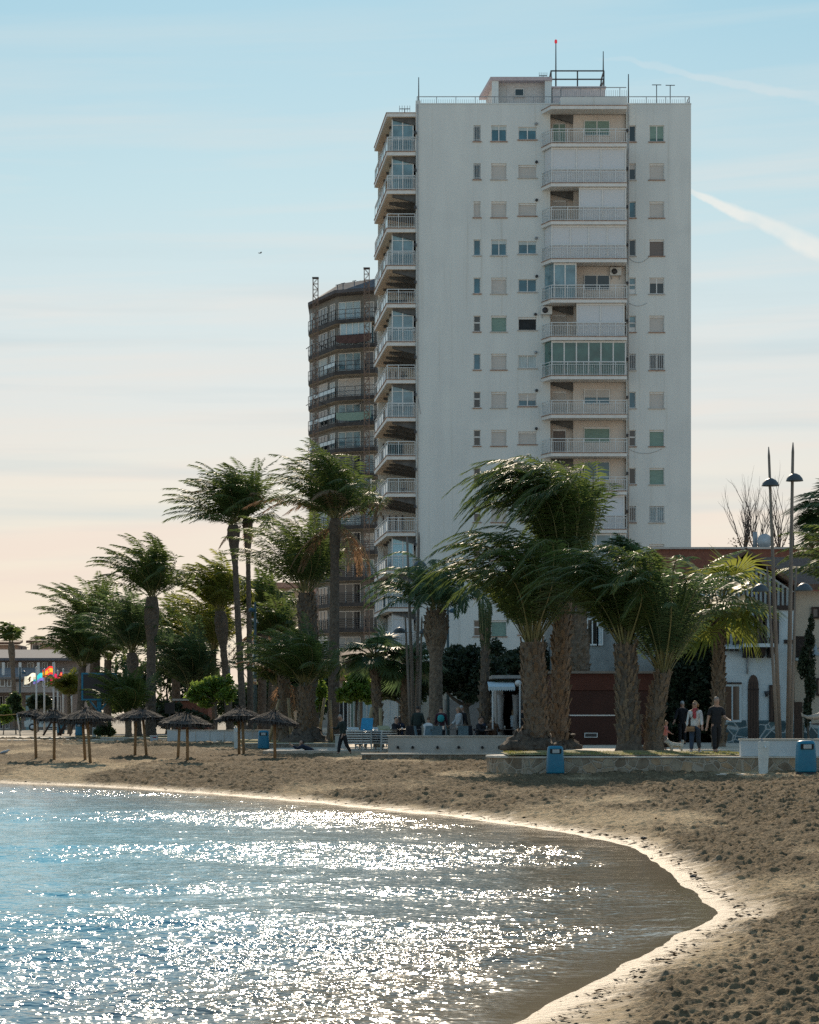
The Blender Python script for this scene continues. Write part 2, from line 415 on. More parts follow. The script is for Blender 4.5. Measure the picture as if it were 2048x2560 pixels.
def build_water():
    ys = np.concatenate([[-30, 0, 8], np.geomspace(11, 105, 1150), [130, 170, 240]])
    gx = []; gy = []
    for y in ys:
        w = max(y, 14); xr = 12 if y < 105 else -20
        gx.append(np.concatenate([np.linspace(-60 if y < 105 else -400, -.26*w, 8)[:-1], np.linspace(-.26*w, min(.20*w, xr), 330)])); gy.append(np.full(337, y))
    gx = np.array(gx); gy = np.array(gy); d = shore_dist(gx, gy); st = lane_strength(gx, gy)
    amp = np.clip(-d/1.3, .06, 1)*np.clip((gy-9)/5, 0, 1)
    z = ((fbm(gx*1.15+gy*.2, gy*1.5, 2, 21)-.375)*.098+(fbm(gx*3.0, gy*3.4, 2, 22)-.375)*.052)*st*amp
    z += (vnoise(gx*.35, gy*.55, 23)-.5)*.02*amp
    return tag(grid_object('sea_water', gx, gy, z, water_material(), {'shore': d, 'ruff': st*amp}), kind='structure')
water = build_water()
def build_wrack():
    """scraps of dried sea grass washed up along the wet edge"""
    rg = np.random.default_rng(12); n = 60000
    y = 15*np.exp(rg.uniform(0, math.log(100/15), n)); x = y*rg.uniform(-.19, .19, n); d = shore_dist(x, y)
    line = .34+.30*(fbm(x*.8, y*.4, 2, 90)-.4)
    keep = (d > .05) & (d < 2.6) & (rg.random(n) < np.where(np.abs(d-line) < .09, .75, np.where(d > .45, .20, .05)))
    x, y, d = x[keep], y[keep], d[keep]; k = len(x); z = sand_base(x, y, d)+rg.uniform(.01, .03, k)
    c = np.stack([x, y, z], -1); a = rg.uniform(0, 6.28, k); s = (rg.uniform(.008, .026, k)*np.clip(y/25, .8, 1.6))[:, None]
    u = np.stack([np.cos(a), np.sin(a), rg.uniform(-.25, .25, k)], -1)*s*rg.uniform(1, 2.6, (k, 1)); v = np.stack([-np.sin(a), np.cos(a), rg.uniform(.2, .9, k)], -1)*s*.55
    m = MB()
    o = np.stack([c-u, c+v, c+u, c-v], 1).reshape(-1, 3); m.v = o.tolist(); m.f = [(4*i, 4*i+1, 4*i+2, 4*i+3) for i in range(k)]; m.m = [0]*k; m.sm = [False]*k
    tag(m.build('seaweed_scraps', M('dry_seaweed', (.05, .036, .022), rough=.9, col2=(.12, .085, .05), scale=6)), 'dark scraps of dried sea grass strewn along the wet edge of the sand', 'seaweed', kind='stuff')
build_wrack()

# ---------------------------------------------------------------- paved levels
paving = M('paving', (.50, .42, .33), rough=.85, var=.16, scale=.8, bump=.25, bscale=9)
earth = M('town_ground', (.30, .25, .19), rough=.95, var=.25, scale=.3, bump=.3, bscale=4)
concrete_cap = M('cap_stone', (.56, .50, .42), rough=.85, var=.15, scale=2.5, bump=.15)
g = MB(); g.add([(-3000, 147, .78), (3000, 147, .78), (3000, 6000, .78), (-3000, 6000, .78)], [(0, 1, 2, 3)])
struct('ground', g, earth)
g = MB(); g.prism([(5.0, 73.9), (60, 73.9), (60, 147.5), (5.0, 147.5)], .3, 1.10)
struct('promenade', g, paving)
g = MB(); g.prism([(-.9, 98.41), (4.99, 98.41), (4.99, 147.4), (-.9, 147.4)], .3, .95)
struct('terrace_paving', g, paving)
g = MB(); g.prism([(-6.2, 101.2), (-.91, 101.2), (-.91, 147.3), (-4.4, 147.3), (-4.4, 112), (-6.2, 110)], .3, .79)
struct('paved_step', g, paving)
g = MB(); g.prism([(-60, 139), (-14.5, 139), (-10.5, 131.5), (-9.4, 133), (-9.4, 150), (-60, 176)], .5, .832)
struct('beach_path', g, M('path_slab', (.62, .54, .44), rough=.8, var=.1, scale=.5, bump=.1))
# ================================================================ THE WHITE TOWER
white = M('white_render', (.655, .662, .64), rough=.9, col2=(.722, .73, .70), scale=.9, bump=.14, bscale=14, lo=.25, hi=.62, stretch=(1, 1, .12), detail=8)
def weather(m, amt=.16):
    """rain streaks: a second, strongly stretched noise multiplied over the paint"""
    N = m.node_tree.nodes; L = m.node_tree.links; b = N['Principled BSDF']; src = b.inputs['Base Color'].links[0].from_socket
    tc = [n for n in N if n.type == 'TEX_COORD'][0]
    def layer(sc, lo, hi, d):
        mp = N.new('ShaderNodeMapping'); mp.inputs['Scale'].default_value = sc; L.new(tc.outputs['Object'], mp.inputs[0])
        n = N.new('ShaderNodeTexNoise'); n.inputs['Scale'].default_value = 1.0; n.inputs['Detail'].default_value = d; L.new(mp.outputs[0], n.inputs['Vector'])
        r = N.new('ShaderNodeValToRGB'); r.color_ramp.elements[0].position = lo; r.color_ramp.elements[1].position = hi; L.new(n.outputs[0], r.inputs[0]); return r.outputs[0]
    for sc, lo, hi, d, a, col in (((3.2, 3.2, .10), .58, .75, 7, amt, (.62, .55, .46)), ((.22, .22, .30), .50, .60, 5, .10, (.80, .82, .84)), ((.5, .5, .34), .60, .64, 2, .07, (1.12, 1.1, 1.06))):
        x = N.new('ShaderNodeMix'); x.data_type = 'RGBA'; x.blend_type = 'MULTIPLY'; k = N.new('ShaderNodeMath'); k.operation = 'MULTIPLY'; k.inputs[1].default_value = min(1, a*2.2)
        L.new(layer(sc, lo, hi, d), k.inputs[0]); L.new(k.outputs[0], x.inputs[0]); L.new(src, x.inputs[6]); x.inputs[7].default_value = (*col, 1); src = x.outputs[2]
    L.new(src, b.inputs['Base Color'])
weather(white)
trim = M('white_trim', (.74, .72, .69), rough=.7, var=.06, scale=3)
brownedge = M('terracotta_edge', (.36, .22, .16), rough=.85, var=.2, scale=2)
metalw = M('white_metal', (.66, .68, .68), rough=.45, var=.08, scale=4)
metalg = M('grey_metal', (.30, .31, .32), rough=.5, var=.15, scale=4, spec=.5)
metald = M('dark_metal', (.05, .05, .055), rough=.55, var=.2, scale=4)
rust = M('rusty_metal', (.16, .11, .085), rough=.7, var=.3, scale=6)
soffit = M('soffit_paint', (.50, .46, .42), rough=.9, var=.12, scale=1.2)
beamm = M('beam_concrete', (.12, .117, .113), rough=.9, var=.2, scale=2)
shutter = M('beige_shutter', (.56, .52, .48), rough=.75, var=.05, scale=1.5, stretch=(1, 1, 12))
blindw = M('white_blind', (.66, .66, .67), rough=.7, var=.04, scale=1.5, stretch=(1, 1, 14))
greenb = M('green_blind', (.22, .32, .27), rough=.7, var=.14, scale=2, stretch=(1, 1, 16))
brownb = M('brown_blind', (.20, .165, .15), rough=.75, var=.1, scale=2, stretch=(1, 1, 16))
curtain = M('pale_curtain', (.50, .56, .56), rough=.85, var=.14, scale=3, stretch=(9, 1, .4))
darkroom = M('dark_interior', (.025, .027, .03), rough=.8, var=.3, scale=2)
def glass(name, col, rough=.06):
    return M(name, col, rough=rough, var=.35, scale=.8, spec=.9)
glassb = glass('window_glass', (.03, .13, .18)); glassd = glass('dark_glass', (.015, .018, .02)); glassp = glass('pale_glass', (.16, .27, .31), .12)
glassg = glass('green_glass', (.05, .13, .11), .1)
frost = M('frosted_panel', (.42, .56, .62), rough=.25, var=.06, scale=1, spec=.6)
skinmat_ac = M('unit_casing', (.62, .62, .60), rough=.6, var=.08)

TY = 180.0
def tx(u): return X(u, TY)
def tz(v): return Z(v, TY)
tower = thing('apartment_tower', 'tall white apartment tower with stacked balconies standing behind the palms', 'apartment building', (tx(1384), TY, .78))

def wall_with_holes(mb, x0, x1, z0, z1, y, holes, depth):
    """front wall in the plane y, facing -y, with recesses of the given depth (reveals and back left to the window)"""
    xs = sorted({x0, x1, *[h[0] for h in holes], *[h[1] for h in holes]}); zs = sorted({z0, z1, *[h[2] for h in holes], *[h[3] for h in holes]})
    for i in range(len(xs)-1):
        run = None
        for j in range(len(zs)-1):
            cx, cz = (xs[i]+xs[i+1])/2, (zs[j]+zs[j+1])/2
            hole = any(h[0] < cx < h[1] and h[2] < cz < h[3] for h in holes)
            if hole:
                if run is not None: mb.add([(xs[i], y, run), (xs[i+1], y, run), (xs[i+1], y, zs[j]), (xs[i], y, zs[j])], [(0, 1, 2, 3)]); run = None
            elif run is None: run = zs[j]
        if run is not None: mb.add([(xs[i], y, run), (xs[i+1], y, run), (xs[i+1], y, z1), (xs[i], y, z1)], [(0, 1, 2, 3)])
    for a, b, c, d in holes:
        mb.add([(a, y, c), (b, y, c), (b, y+depth, c), (a, y+depth, c), (a, y, d), (b, y, d), (b, y+depth, d), (a, y+depth, d)],
               [(0, 1, 2, 3), (4, 7, 6, 5), (0, 3, 7, 4), (1, 5, 6, 2)])

def window(x0, x1, z0, z1, y, kind, parent, rnd, sill=True):
    """a window set in a reveal whose back is at y: pane (glass, shutter or blind) with frame, sill and bars as sub-parts"""
    w = x1-x0; h = z1-z0
    pane_m = {'shutter': shutter, 'green': greenb, 'brown': brownb, 'blue': glassb, 'dark': glassd, 'curtain': curtain, 'teal': glassg, 'pale': glassp,
              'half': glassd, 'halfup': glassb, 'two': glassb, 'greencurtain': glassg, 'white': glassp, 'blind': blindw, 'open': darkroom, 'bars': glassd, 'barsg': glassp, 'mid': glassd}[kind]
    p = MB(); p.box(x0, x1, y, y+.05, z0, z1); pane = p.build('window', pane_m, parent)
    fr = MB(); t = .06; ya, yb = y-.06, y-.002
    if kind not in ('shutter', 'brown', 'green', 'open', 'blind'):
        fr.box(x0, x0+t, ya, yb, z0, z1); fr.box(x1-t, x1, ya, yb, z0, z1); fr.box(x0+t, x1-t, ya, yb, z0, z0+t); fr.box(x0+t, x1-t, ya, yb, z1-t, z1)
        if w > .8: fr.box((x0+x1)/2-t*.6, (x0+x1)/2+t*.6, ya, yb, z0+t, z1-t)
        if kind == 'mid' or kind == 'white': fr.box(x0+t, x1-t, ya, yb, z0+h*.52, z0+h*.6)
        if kind == 'white': fr.box(x0+t, x1-t, ya, yb, z0+t, z0+h*.3)
    else:
        fr.box(x0, x0+.045, ya, yb, z0, z1); fr.box(x1-.045, x1, ya, yb, z0, z1); fr.box(x0+.045, x1-.045, ya, yb, z1-.14, z1)
    if fr.v: fr.build('frame', trim, pane)
    if kind in ('half', 'halfup', 'greencurtain', 'two') :
        k = {'half': .35, 'halfup': .55, 'greencurtain': .8, 'two': .28}[kind]; b = MB(); n = 5
        b.box(x0+.05, x1-.05, y-.05, y-.003, z1-h*k, z1-.03); b.build('blind', curtain if kind == 'two' else shutter if kind != 'greencurtain' else greenb, pane)
    if kind in ('bars', 'barsg'):
        b = MB(); n = max(4, int(w/.14))
        for i in range(n): 
            xx = x0+w*(i+.5)/n; b.box(xx-.014, xx+.014, y-.13, y-.10, z0+.03, z1-.03)
        b.box(x0, x1, y-.128, y-.102, z0+.1, z0+.13); b.box(x0, x1, y-.128, y-.102, z1-.13, z1-.1)
        b.build('bars', metalw, pane)
    if sill:
        s = MB(); s.box(x0-.07, x1+.07, y-.24, y+.02, z0-.07, z0-.002); s.build('sill', brownedge if rnd.random() < .6 else soffit, pane)
    return pane

COLS = [(1184, 1202), (1228, 1267), (1296, 1342), (1572.5, 1590), (1623.5, 1661)]
ROWV = [(-17, 23), (-17, 23), (-13, 19), (-17, 24), (-17, 24)]
KINDS = ['bars two two dark greencurtain', 'bars shutter shutter half shutter', 'shutter shutter shutter blue shutter', 'blue two two dark brown', 'blue shutter blue white half',
         'mid green open white shutter', 'blue shutter curtain bars bars', 'mid shutter halfup blue shutter', 'mid shutter shutter mid green', 'mid shutter shutter dark green',
         'mid shutter shutter bars barsg', 'dark shutter two dark shutter', 'mid green shutter dark shutter', 'mid green shutter mid shutter', 'dark shutter dark dark shutter']
def build_tower():
    rnd = random.Random(4)
    x0, x1 = tx(1040), tx(1728); zt = tz(261); zb = .78
    holes = []; wins = []
    for r, line in enumerate(KINDS):
        vc = 330+95.2*r
        for c, k in enumerate(line.split()):
            u0, u1 = COLS[c]; a, b = ROWV[c]
            h = (tx(u0), tx(u1), tz(vc+b), tz(vc+a)); holes.append(h); wins.append((h, k))
    # loggia column behind the front balconies: left part deeper, right part a block
    lx0, lxm, lx1 = tx(1376), tx(1434), tx(1566)
    slabs = [277+95.2*0.0, 370, 469, 563, 657, 757, 850, 947, 1043, 1138, 1233, 1328, 1423, 1518, 1613]
    lz1 = tz(277); lz0 = tz(1620)
    holes.append((lx0, lx1, lz0, lz1))
    w = MB(); wall_with_holes(w, x0, x1, zb, zt, TY, holes, .16)
    depth = 16
    w.add([(x0, TY, zb), (x0, TY, zt), (x0, TY+depth, zt), (x0, TY+depth, zb)], [(3, 2, 1, 0)])
    w.add([(x1, TY, zb), (x1, TY, zt), (x1, TY+depth, zt), (x1, TY+depth, zb)], [(0, 1, 2, 3)])
    w.add([(x0, TY+depth, zb), (x0, TY+depth, zt), (x1, TY+depth, zt), (x1, TY+depth, zb)], [(3, 2, 1, 0)][:1])
    w.add([(x0, TY, zt), (x1, TY, zt), (x1, TY+depth, zt), (x0, TY+depth, zt)], [(0, 1, 2, 3)])
    # set-back wing behind the side balconies
    yb = TY+11.3
    w.box(X(945, yb), x0-.01, yb, yb+5, zb, tz(282))
    w.build('wall', white, tower)
    # loggia walls: recessed door bay and the block beside it
    lw = MB(); lw.box(lx0, lxm, TY+.9, TY+1.0, lz0, lz1); lw.box(lxm, lx1, TY+.35, TY+1.0, lz0, lz1); lw.add([(lx0, TY+.16, lz0), (lx0, TY+.16, lz1), (lx0, TY+.9, lz1), (lx0, TY+.9, lz0)], [(0, 1, 2, 3)])
    lw.build('loggia_wall', M('loggia_paint', (.70, .62, .55), rough=.9, var=.07, scale=.8), tower)
    for h, k in wins: window(*h, TY+.16, k, tower, rnd)
    for r in range(11):                                            # small vents beside the third window column
        v = 310+95.2*r; m = MB(); q = tx(1340+rnd.uniform(-1, 2)); m.tube([(q, TY+.01, tz(v)), (q, TY-.14, tz(v))], .11, 10); m.build('vent', metald if r % 3 else metalg, tower)
    # pipe down the left corner with its dark brackets, and another by the loggia
    m = MB(); m.tube([(x0+.12, TY-.07, zb), (x0+.12, TY-.07, zt)], .05, 6); m.build('downpipe', soffit, tower)
    for r in range(14):
        m = MB(); zc = tz(332+93.5*r); m.box(x0-.14, x0+.02, TY-.2, TY-.01, zc-.11, zc+.11); m.build('corner_lamp', metald, tower)
        m = MB(); zc = tz(327+95.2*r); m.box(lx1+.0, lx1+.15, TY-.2, TY-.005, zc-.1, zc+.1); m.build('corner_lamp', metald, tower)
    m = MB(); m.tube([(lx1+.16, TY-.06, lz0), (lx1+.16, TY-.06, zt)], .045, 6); m.build('downpipe', soffit, tower)
    # ---------------- front balconies
    yf = TY-1.55
    def rail_line(mb, pts, z, h, step=.13, top2=True):
        for a, b in zip(pts[:-1], pts[1:]):
            a = Vector((*a, 0)); b = Vector((*b, 0)); n = max(2, int((b-a).length/step))
            for i in range(n+1):
                p = a.lerp(b, i/n); big = i % 9 == 0
                mb.bar((p.x, p.y, z), (p.x, p.y, z+h-(0 if big else .2)), .05 if big else .022)
            mb.bar((a.x, a.y, z+h), (b.x, b.y, z+h), .06, .05)
            if top2: mb.bar((a.x, a.y, z+h-.2), (b.x, b.y, z+h-.2), .045, .035)
            mb.bar((a.x, a.y, z+.08), (b.x, b.y, z+.08), .04, .03)
    xa, xb, xc = tx(1354), X(1378, yf), X(1567.5, yf)
    for i, v in enumerate(slabs):
        z = tz(v)
        poly = [(xa, TY-.01), (xb, yf), (xc, yf), (xc, TY-.01)]
        m = MB(); m.prism(poly, z-.24, z); m.mat(1)
        pe = [(xa-.04, TY-.012), (xb-.03, yf-.04), (xc+.02, yf-.04), (xc+.02, TY-.012)]
        m.prism(pe, z+.002, z+.05)
        s = m.build('balcony_slab', [trim, brownedge], tower)
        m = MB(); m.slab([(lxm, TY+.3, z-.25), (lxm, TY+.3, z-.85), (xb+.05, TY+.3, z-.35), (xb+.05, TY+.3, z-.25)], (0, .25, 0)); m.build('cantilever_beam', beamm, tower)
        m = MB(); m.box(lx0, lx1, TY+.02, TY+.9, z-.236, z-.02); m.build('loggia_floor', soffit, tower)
        if i == 0 or i > 13: continue
        z += .05
        m = MB(); rail_line(m, [(xa+.04, TY-.02), (xb+.05, yf+.05), (xc-.04, yf+.05)], z, 1.02); m.build('railing', metalw, tower)
        # solid wall under: pale sheet behind the bars on most floors
        top = tz(slabs[i-1])-.245
        b = i-1
        def closed(u0, u1, n, mat, kick=True, side=False):
            y = TY-1.28; a = X(u0, y); c = X(u1, y); t = .09
            m = MB(); m.box(a, c, y, y+.05, z+.02, top-.02)
            e = m.build('balcony_enclosure', mat, tower)
            f = MB()
            for q in range(n+1):
                xx = a+(c-a)*q/n; f.box(xx-t/2, xx+t/2, y-.05, y-.003, z+.02, top-.02)
            f.box(a, c, y-.045, y-.004, top-.16, top-.02); f.box(a, c, y-.045, y-.004, z+.98, z+1.06)
            f.build('frame', trim, e)
            if side:
                g2 = MB(); g2.add([(a, y+.02, z+.02), (a, y+.02, top-.02), (xa+.25, TY-.05, top-.02), (xa+.25, TY-.05, z+.02)], [(0, 1, 2, 3)]); g2.build('side_panel', mat, e)
        def door(kind='shutter'):
            window(tx(1383), tx(1417), z+.02, z+2.0, TY+.88, kind, tower, rnd, False)
        def win(kind, u0=1461, u1=1526, hh=1.15):
            window(tx(u0), tx(u1), z+.95, z+.95+hh, TY+.33, kind, tower, rnd, False)
        if b == 0: door('greencurtain'); win('greencurtain')
        elif b == 1: closed(1380, 1564, 3, blindw, side=True)
        elif b == 2: door(); closed(1449, 1564, 2, blindw)
        elif b == 3: closed(1380, 1564, 4, blindw, side=True)
        elif b == 4:
            closed(1386, 1440, 2, glassp, side=True); win('dark')
        elif b == 5: door(); closed(1443, 1560, 2, blindw)
        elif b == 6: closed(1380, 1564, 6, glassg, side=True)
        elif b == 7: door(); win('halfup')
        elif b == 8: door('brown'); win('green')
        elif b == 9: door('green'); win('blue', hh=1.4)
        elif b == 10: door('open'); closed(1443, 1560, 2, blindw)
        elif b == 11: closed(1380, 1564, 5, glassp, side=True)
        else: door('shutter'); win('shutter')
    def ac(u, v, y):
        x, z = X(u, y), Z(v, y); m = MB(); m.box(x-.42, x+.42, y-.3, y, z-.3, z+.3); a = m.build('air_conditioner', skinmat_ac, tower)
        m = MB(); m.tube([(x-.1, y-.3, z), (x-.1, y-.34, z)], .22, 14); m.build('fan_grille', metald, a)
        m = MB(); m.bar((x-.3, y-.2, z-.32), (x-.3, y, z-.55), .04); m.bar((x+.3, y-.2, z-.32), (x+.3, y, z-.55), .04); m.build('bracket', metalg, a)
    ac(1539, 680, TY+.33); ac(1366, 777, TY-.02)
    # ---------------- side balconies on the left
    yb2 = TY+11.2
    sv = [282, 379, 475, 571, 664, 759.5, 855, 949, 1044, 1140, 1233, 1331, 1426, 1520, 1615]
    A = (X(967, TY), TY+.05); B = (x0-.02, TY+.05); C = (x0-.02, yb2); D = (X(936, yb2), yb2)
    encl = {1: 'glass', 2: 'glass', 4: 'glass', 6: 'glass', 8: 'glass', 12: 'pale', 13: 'curt', 14: 'shut'}
    for i, v in enumerate(sv):
        z = tz(v)
        m = MB(); m.prism([A, B, C, D], z-.26, z); m.mat(1)
        m.prism([(A[0]-.05, A[1]-.05), (B[0], B[1]-.05), C, (D[0]-.05, D[1])], z+.002, z+.05)
        m.mat(2); m.prism([(A[0]+.1, A[1]+.1), (B[0]-.03, B[1]+.1), (C[0]-.03, C[1]), (D[0]+.1, D[1])], z-.275, z-.262)
        m.build('balcony_slab', [trim, brownedge, M('bounce_lit_soffit', (.78, .64, .50), rough=.9, var=.1)], tower)  # underside colour lightened and warmed to paint in sunlight bounced from below
        for k in range(4):
            y = TY+.35+k*2.6; lft = A[0]+(D[0]-A[0])*(y-TY)/11.2
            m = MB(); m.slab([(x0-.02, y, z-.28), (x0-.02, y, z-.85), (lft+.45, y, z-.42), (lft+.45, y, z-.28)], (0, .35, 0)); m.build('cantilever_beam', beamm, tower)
        if i == 0: continue
        z += .05; top = tz(sv[i-1])-.29
        m = MB(); rail_line(m, [(B[0]-.05, B[1]), (A[0]+.06, A[1])], z, 1.05); m.build('railing', metalw, tower)
        # long side: posts, rails and pale panels
        m = MB(); n = 6
        for k in range(n+1):
            t = k/n; px, py = A[0]+.06+(D[0]-A[0])*t, A[1]+(D[1]-A[1])*t; m.bar((px, py, z), (px, py, z+1.05), .05)
        for hh in (1.05, .86, .1): m.bar((A[0]+.06, A[1], z+hh), (D[0]+.06, D[1], z+hh), .05, .04)
        sr = m.build('side_railing', metalw, tower)
        for k in range(n):
            if (i*7+k*3) % 5 == 4: continue
            t0, t1 = (k+.08)/n, (k+.92)/n
            q = [(A[0]+.07+(D[0]-A[0])*t, A[1]+(D[1]-A[1])*t) for t in (t0, t1)]
            m = MB(); m.slab([(q[0][0], q[0][1], z+.12), (q[1][0], q[1][1], z+.12), (q[1][0], q[1][1], z+.84), (q[0][0], q[0][1], z+.84)], (.02, 0, 0)); m.build('side_panel', frost if (i+k) % 4 else blindw, sr)
        kind = encl.get(i)
        ya = TY+.5
        if kind:
            mat = {'glass': glassp, 'pale': M('bright_pane', (.30, .58, .68), rough=.12, var=.05, spec=.8), 'curt': curtain, 'shut': blindw}[kind]
            a, c = X(981, ya), X(1033, ya)
            m = MB(); m.box(a, c, ya, ya+.04, z+.05, top-.03); e = m.build('balcony_enclosure', mat, tower)
            f = MB()
            for q in range(3): xx = a+(c-a)*q/2; f.box(xx-.045, xx+.045, ya-.05, ya-.003, z+.05, top-.03)
            f.box(a+.05, c-.05, ya-.045, ya-.004, top-.12, top-.03); f.box(a+.05, c-.05, ya-.045, ya-.004, z+1.0, z+1.07); f.box(a+.05, c-.05, ya-.045, ya-.004, top-.55, top-.5)
            f.build('frame', trim, e)
            # its side wall of panes, set in from the rail
            m = MB(); x_2 = A[0]+.55; m.slab([(x_2, ya+.1, z+.05), (x_2-.45, ya+5.2, z+.05), (x_2-.45, ya+5.2, top-.03), (x_2, ya+.1, top-.03)], (.04, 0, 0)); s2 = m.build('side_pane', glassp if kind != 'shut' else blindw, e)
            f = MB()
            for q in range(5): t = q/4; f.bar((x_2-.45*t-.03, ya+.1+5.1*t, z+.05), (x_2-.45*t-.03, ya+.1+5.1*t, top-.03), .08)
            f.build('frame', trim, s2)
        # back wall of the balcony: shutters and door seen through the rails
        a, c = X(958, yb-.02), X(1006, yb-.02)
        m = MB(); m.box(a, c, yb-.06, yb-.01, z+.03, z+2.15); wdw = m.build('balcony_door', [shutter, glassb, curtain, blindw][i % 4], tower)
        f = MB()
        for q in range(4): xx = a+(c-a)*q/3; f.box(xx-.04, xx+.04, yb-.1, yb-.062, z+.03, z+2.15)
        f.build('frame', [metalw, metald][i % 2], wdw)
        if i in (5, 7, 10):
            m = MB()                                             # a folding chair left on the balcony
            cx = X(1000, TY+1.5); m.bar((cx, TY+1.5, z), (cx+.5, TY+1.5, z+.8), .05); m.bar((cx+.6, TY+1.5, z), (cx+.05, TY+1.5, z+.45), .05); m.box(cx+.05, cx+.55, TY+1.3, TY+1.8, z+.42, z+.46); m.build('folding_chair', metald, tower)
    # ---------------- roof: parapet rail, penthouse, lift house, masts
    yr = TY+.15
    m = MB(); rail_line(m, [(x0+.1, yr+10), (x0+.1, yr), (tx(1565), yr)], zt, .62, .16, False); rail_line(m, [(tx(1568), yr), (x1-.1, yr), (x1-.1, yr+10)], zt, .62, .16, False); m.build('roof_railing', metalg, tower)
    m = MB(); m.prism([(x0-.02, TY+.0), (x0+.35, TY+.0), (x0+.35, TY+11), (x0-.02, TY+11)], zt+.002, zt+.3); m.prism([(x0+.35, TY-.02), (x1+.02, TY-.02), (x1+.02, TY+.28), (x0+.35, TY+.28)], zt+.003, zt+.10); m.build('parapet', white, tower)
    py = TY+4
    def px(u): return X(u, py)
    def pz(v): return Z(v, py)
    m = MB(); m.prism([(px(1229)+.25, py+.3), (px(1378)-.0, py+.3), (px(1378), py+5), (px(1208)+.4, py+5)], zt, pz(205))
    m.build('penthouse', M('penthouse_paint', (.62, .58, .55), rough=.9, var=.07), tower)
    m = MB(); m.prism([(px(1226), py-.5), (px(1380), py-.5), (px(1380), py+5.2), (px(1203), py+5.4)], pz(205)+.002, pz(196)); m.build('penthouse_roof', M('pink_trim', (.52, .42, .42), rough=.85), tower)
    for u in (1238, 1370):
        m = MB(); m.box(px(u)-.25, px(u)+.25, py-.4, py+.0, zt, pz(205)); m.build('pillar', white, tower)
    window(px(1287), px(1311), pz(238), pz(219), py+.28, 'dark', tower, rnd)
    m = MB(); m.box(px(1248), px(1266), py+.22, py+.29, zt, pz(212)); m.build('door', shutter, tower)
    m = MB(); m.box(px(1381), px(1513), py-.2, py+4, zt, pz(222)); m.mat(1); m.box(px(1378), px(1515), py-.3, py+4.1, pz(222)+.002, pz(218)); m.build('lift_house', [M('lift_house_paint', (.60, .53, .51), rough=.9, var=.08), MATS['pink_trim']], tower)
    m = MB(); m.box(tx(1400), tx(1566), TY-.9, TY-.6, tz(272), tz(250)); m.box(tx(1400), tx(1402), TY-.6, TY+2, tz(272), tz(250)); m.build('terrace_parapet', white, tower)
    m = MB(); rail_line(m, [(tx(1402), TY+.2), (tx(1402), TY-.75), (tx(1564), TY-.75)], tz(250), .75, .16, False); m.build('terrace_railing', metalg, tower)
    m = MB(); y0, y1 = py, py+2.6
    for u, y in ((1378, y0), (1444, y0), (1510, y0), (1510, y1), (1378, y1)): m.bar((px(u), y, pz(219)), (px(u), y, pz(178)), .10)
    for v in (177, 198):
        m.bar((px(1378), y0, pz(v)), (px(1510), y0, pz(v)), .09); m.bar((px(1510), y0, pz(v)), (px(1510), y1, pz(v)), .09); m.bar((px(1378), y0, pz(v)), (px(1378), y1, pz(v)), .09)
    m.bar((px(1510)-.3, y0, pz(216)), (px(1510), y0, pz(180)), .06); m.build('roof_frame', metald, tower)
    def mast(u, v0, v1, r, y, top=None):
        m = MB(); m.tube([(X(u, y), y, Z(v1, y)), (X(u, y), y, Z(v0, y))], [r, r*.6], 6); a = m.build('mast', metald, tower)
        if top: mm = MB(); mm.lathe([(.08, 0), (.11, .08), (.10, .24), (1e-4, .32)], (X(u, y), y, Z(v0, y)), 8); mm.build('warning_light', M('red_lamp', (.5, .02, .03), rough=.3, emit=((1, .05, .08), .35)), a)
    mast(1390, 108, 215, .06, py+.5, True); mast(1508.5, 128, 178, .05, py); mast(1047, 193, 262, .05, TY+.6); mast(1571.5, 185, 262, .055, TY+.5)
    def tv(u, v0, v1, y, w=.7, yagi=False):
        m = MB(); x = X(u, y); z = Z(v0, y); m.tube([(x, y, Z(v1, y)), (x, y, z)], .035, 5)
        m.bar((x-w/2, y, z), (x+w/2, y, z), .05)
        if yagi:
            for q in np.linspace(-.45, .45, 5): m.bar((x+q*w*1.1, y, z-.22), (x+q*w*1.1, y, z+.25), .03)
        m.build('antenna', metald, tower)
    tv(1642, 212, 259, TY+1.2); tv(1676, 213, 259, TY+1.2); tv(1358, 189, 197, py+1, .6, True); tv(1012, 272, 283, TY+3, .8, True)
    for u0, u1 in ((1073, 1091), (1598, 1615)):
        m = MB(); m.box(tx(u0), tx(u1), TY+1, TY+1.6, zt, tz(250)); m.build('chimney', M('chimney_brick', (.40, .33, .29), rough=.9), tower)
    # thin cables along the wall
    for u0, v0, u1, v1, sag in ((1572, 645, 1625, 640, 14), (1572, 757, 1618, 757, 8), (1570, 1122, 1655, 1122, 12), (1044, 985, 1052, 1035, 0)):
        m = MB(); pts = [(tx(u0+(u1-u0)*t), TY-.03, tz(v0+(v1-v0)*t+sag*4*t*(1-t))) for t in np.linspace(0, 1, 9)]; m.tube(pts, .012, 4); m.build('cable', metalg, tower)
build_tower()
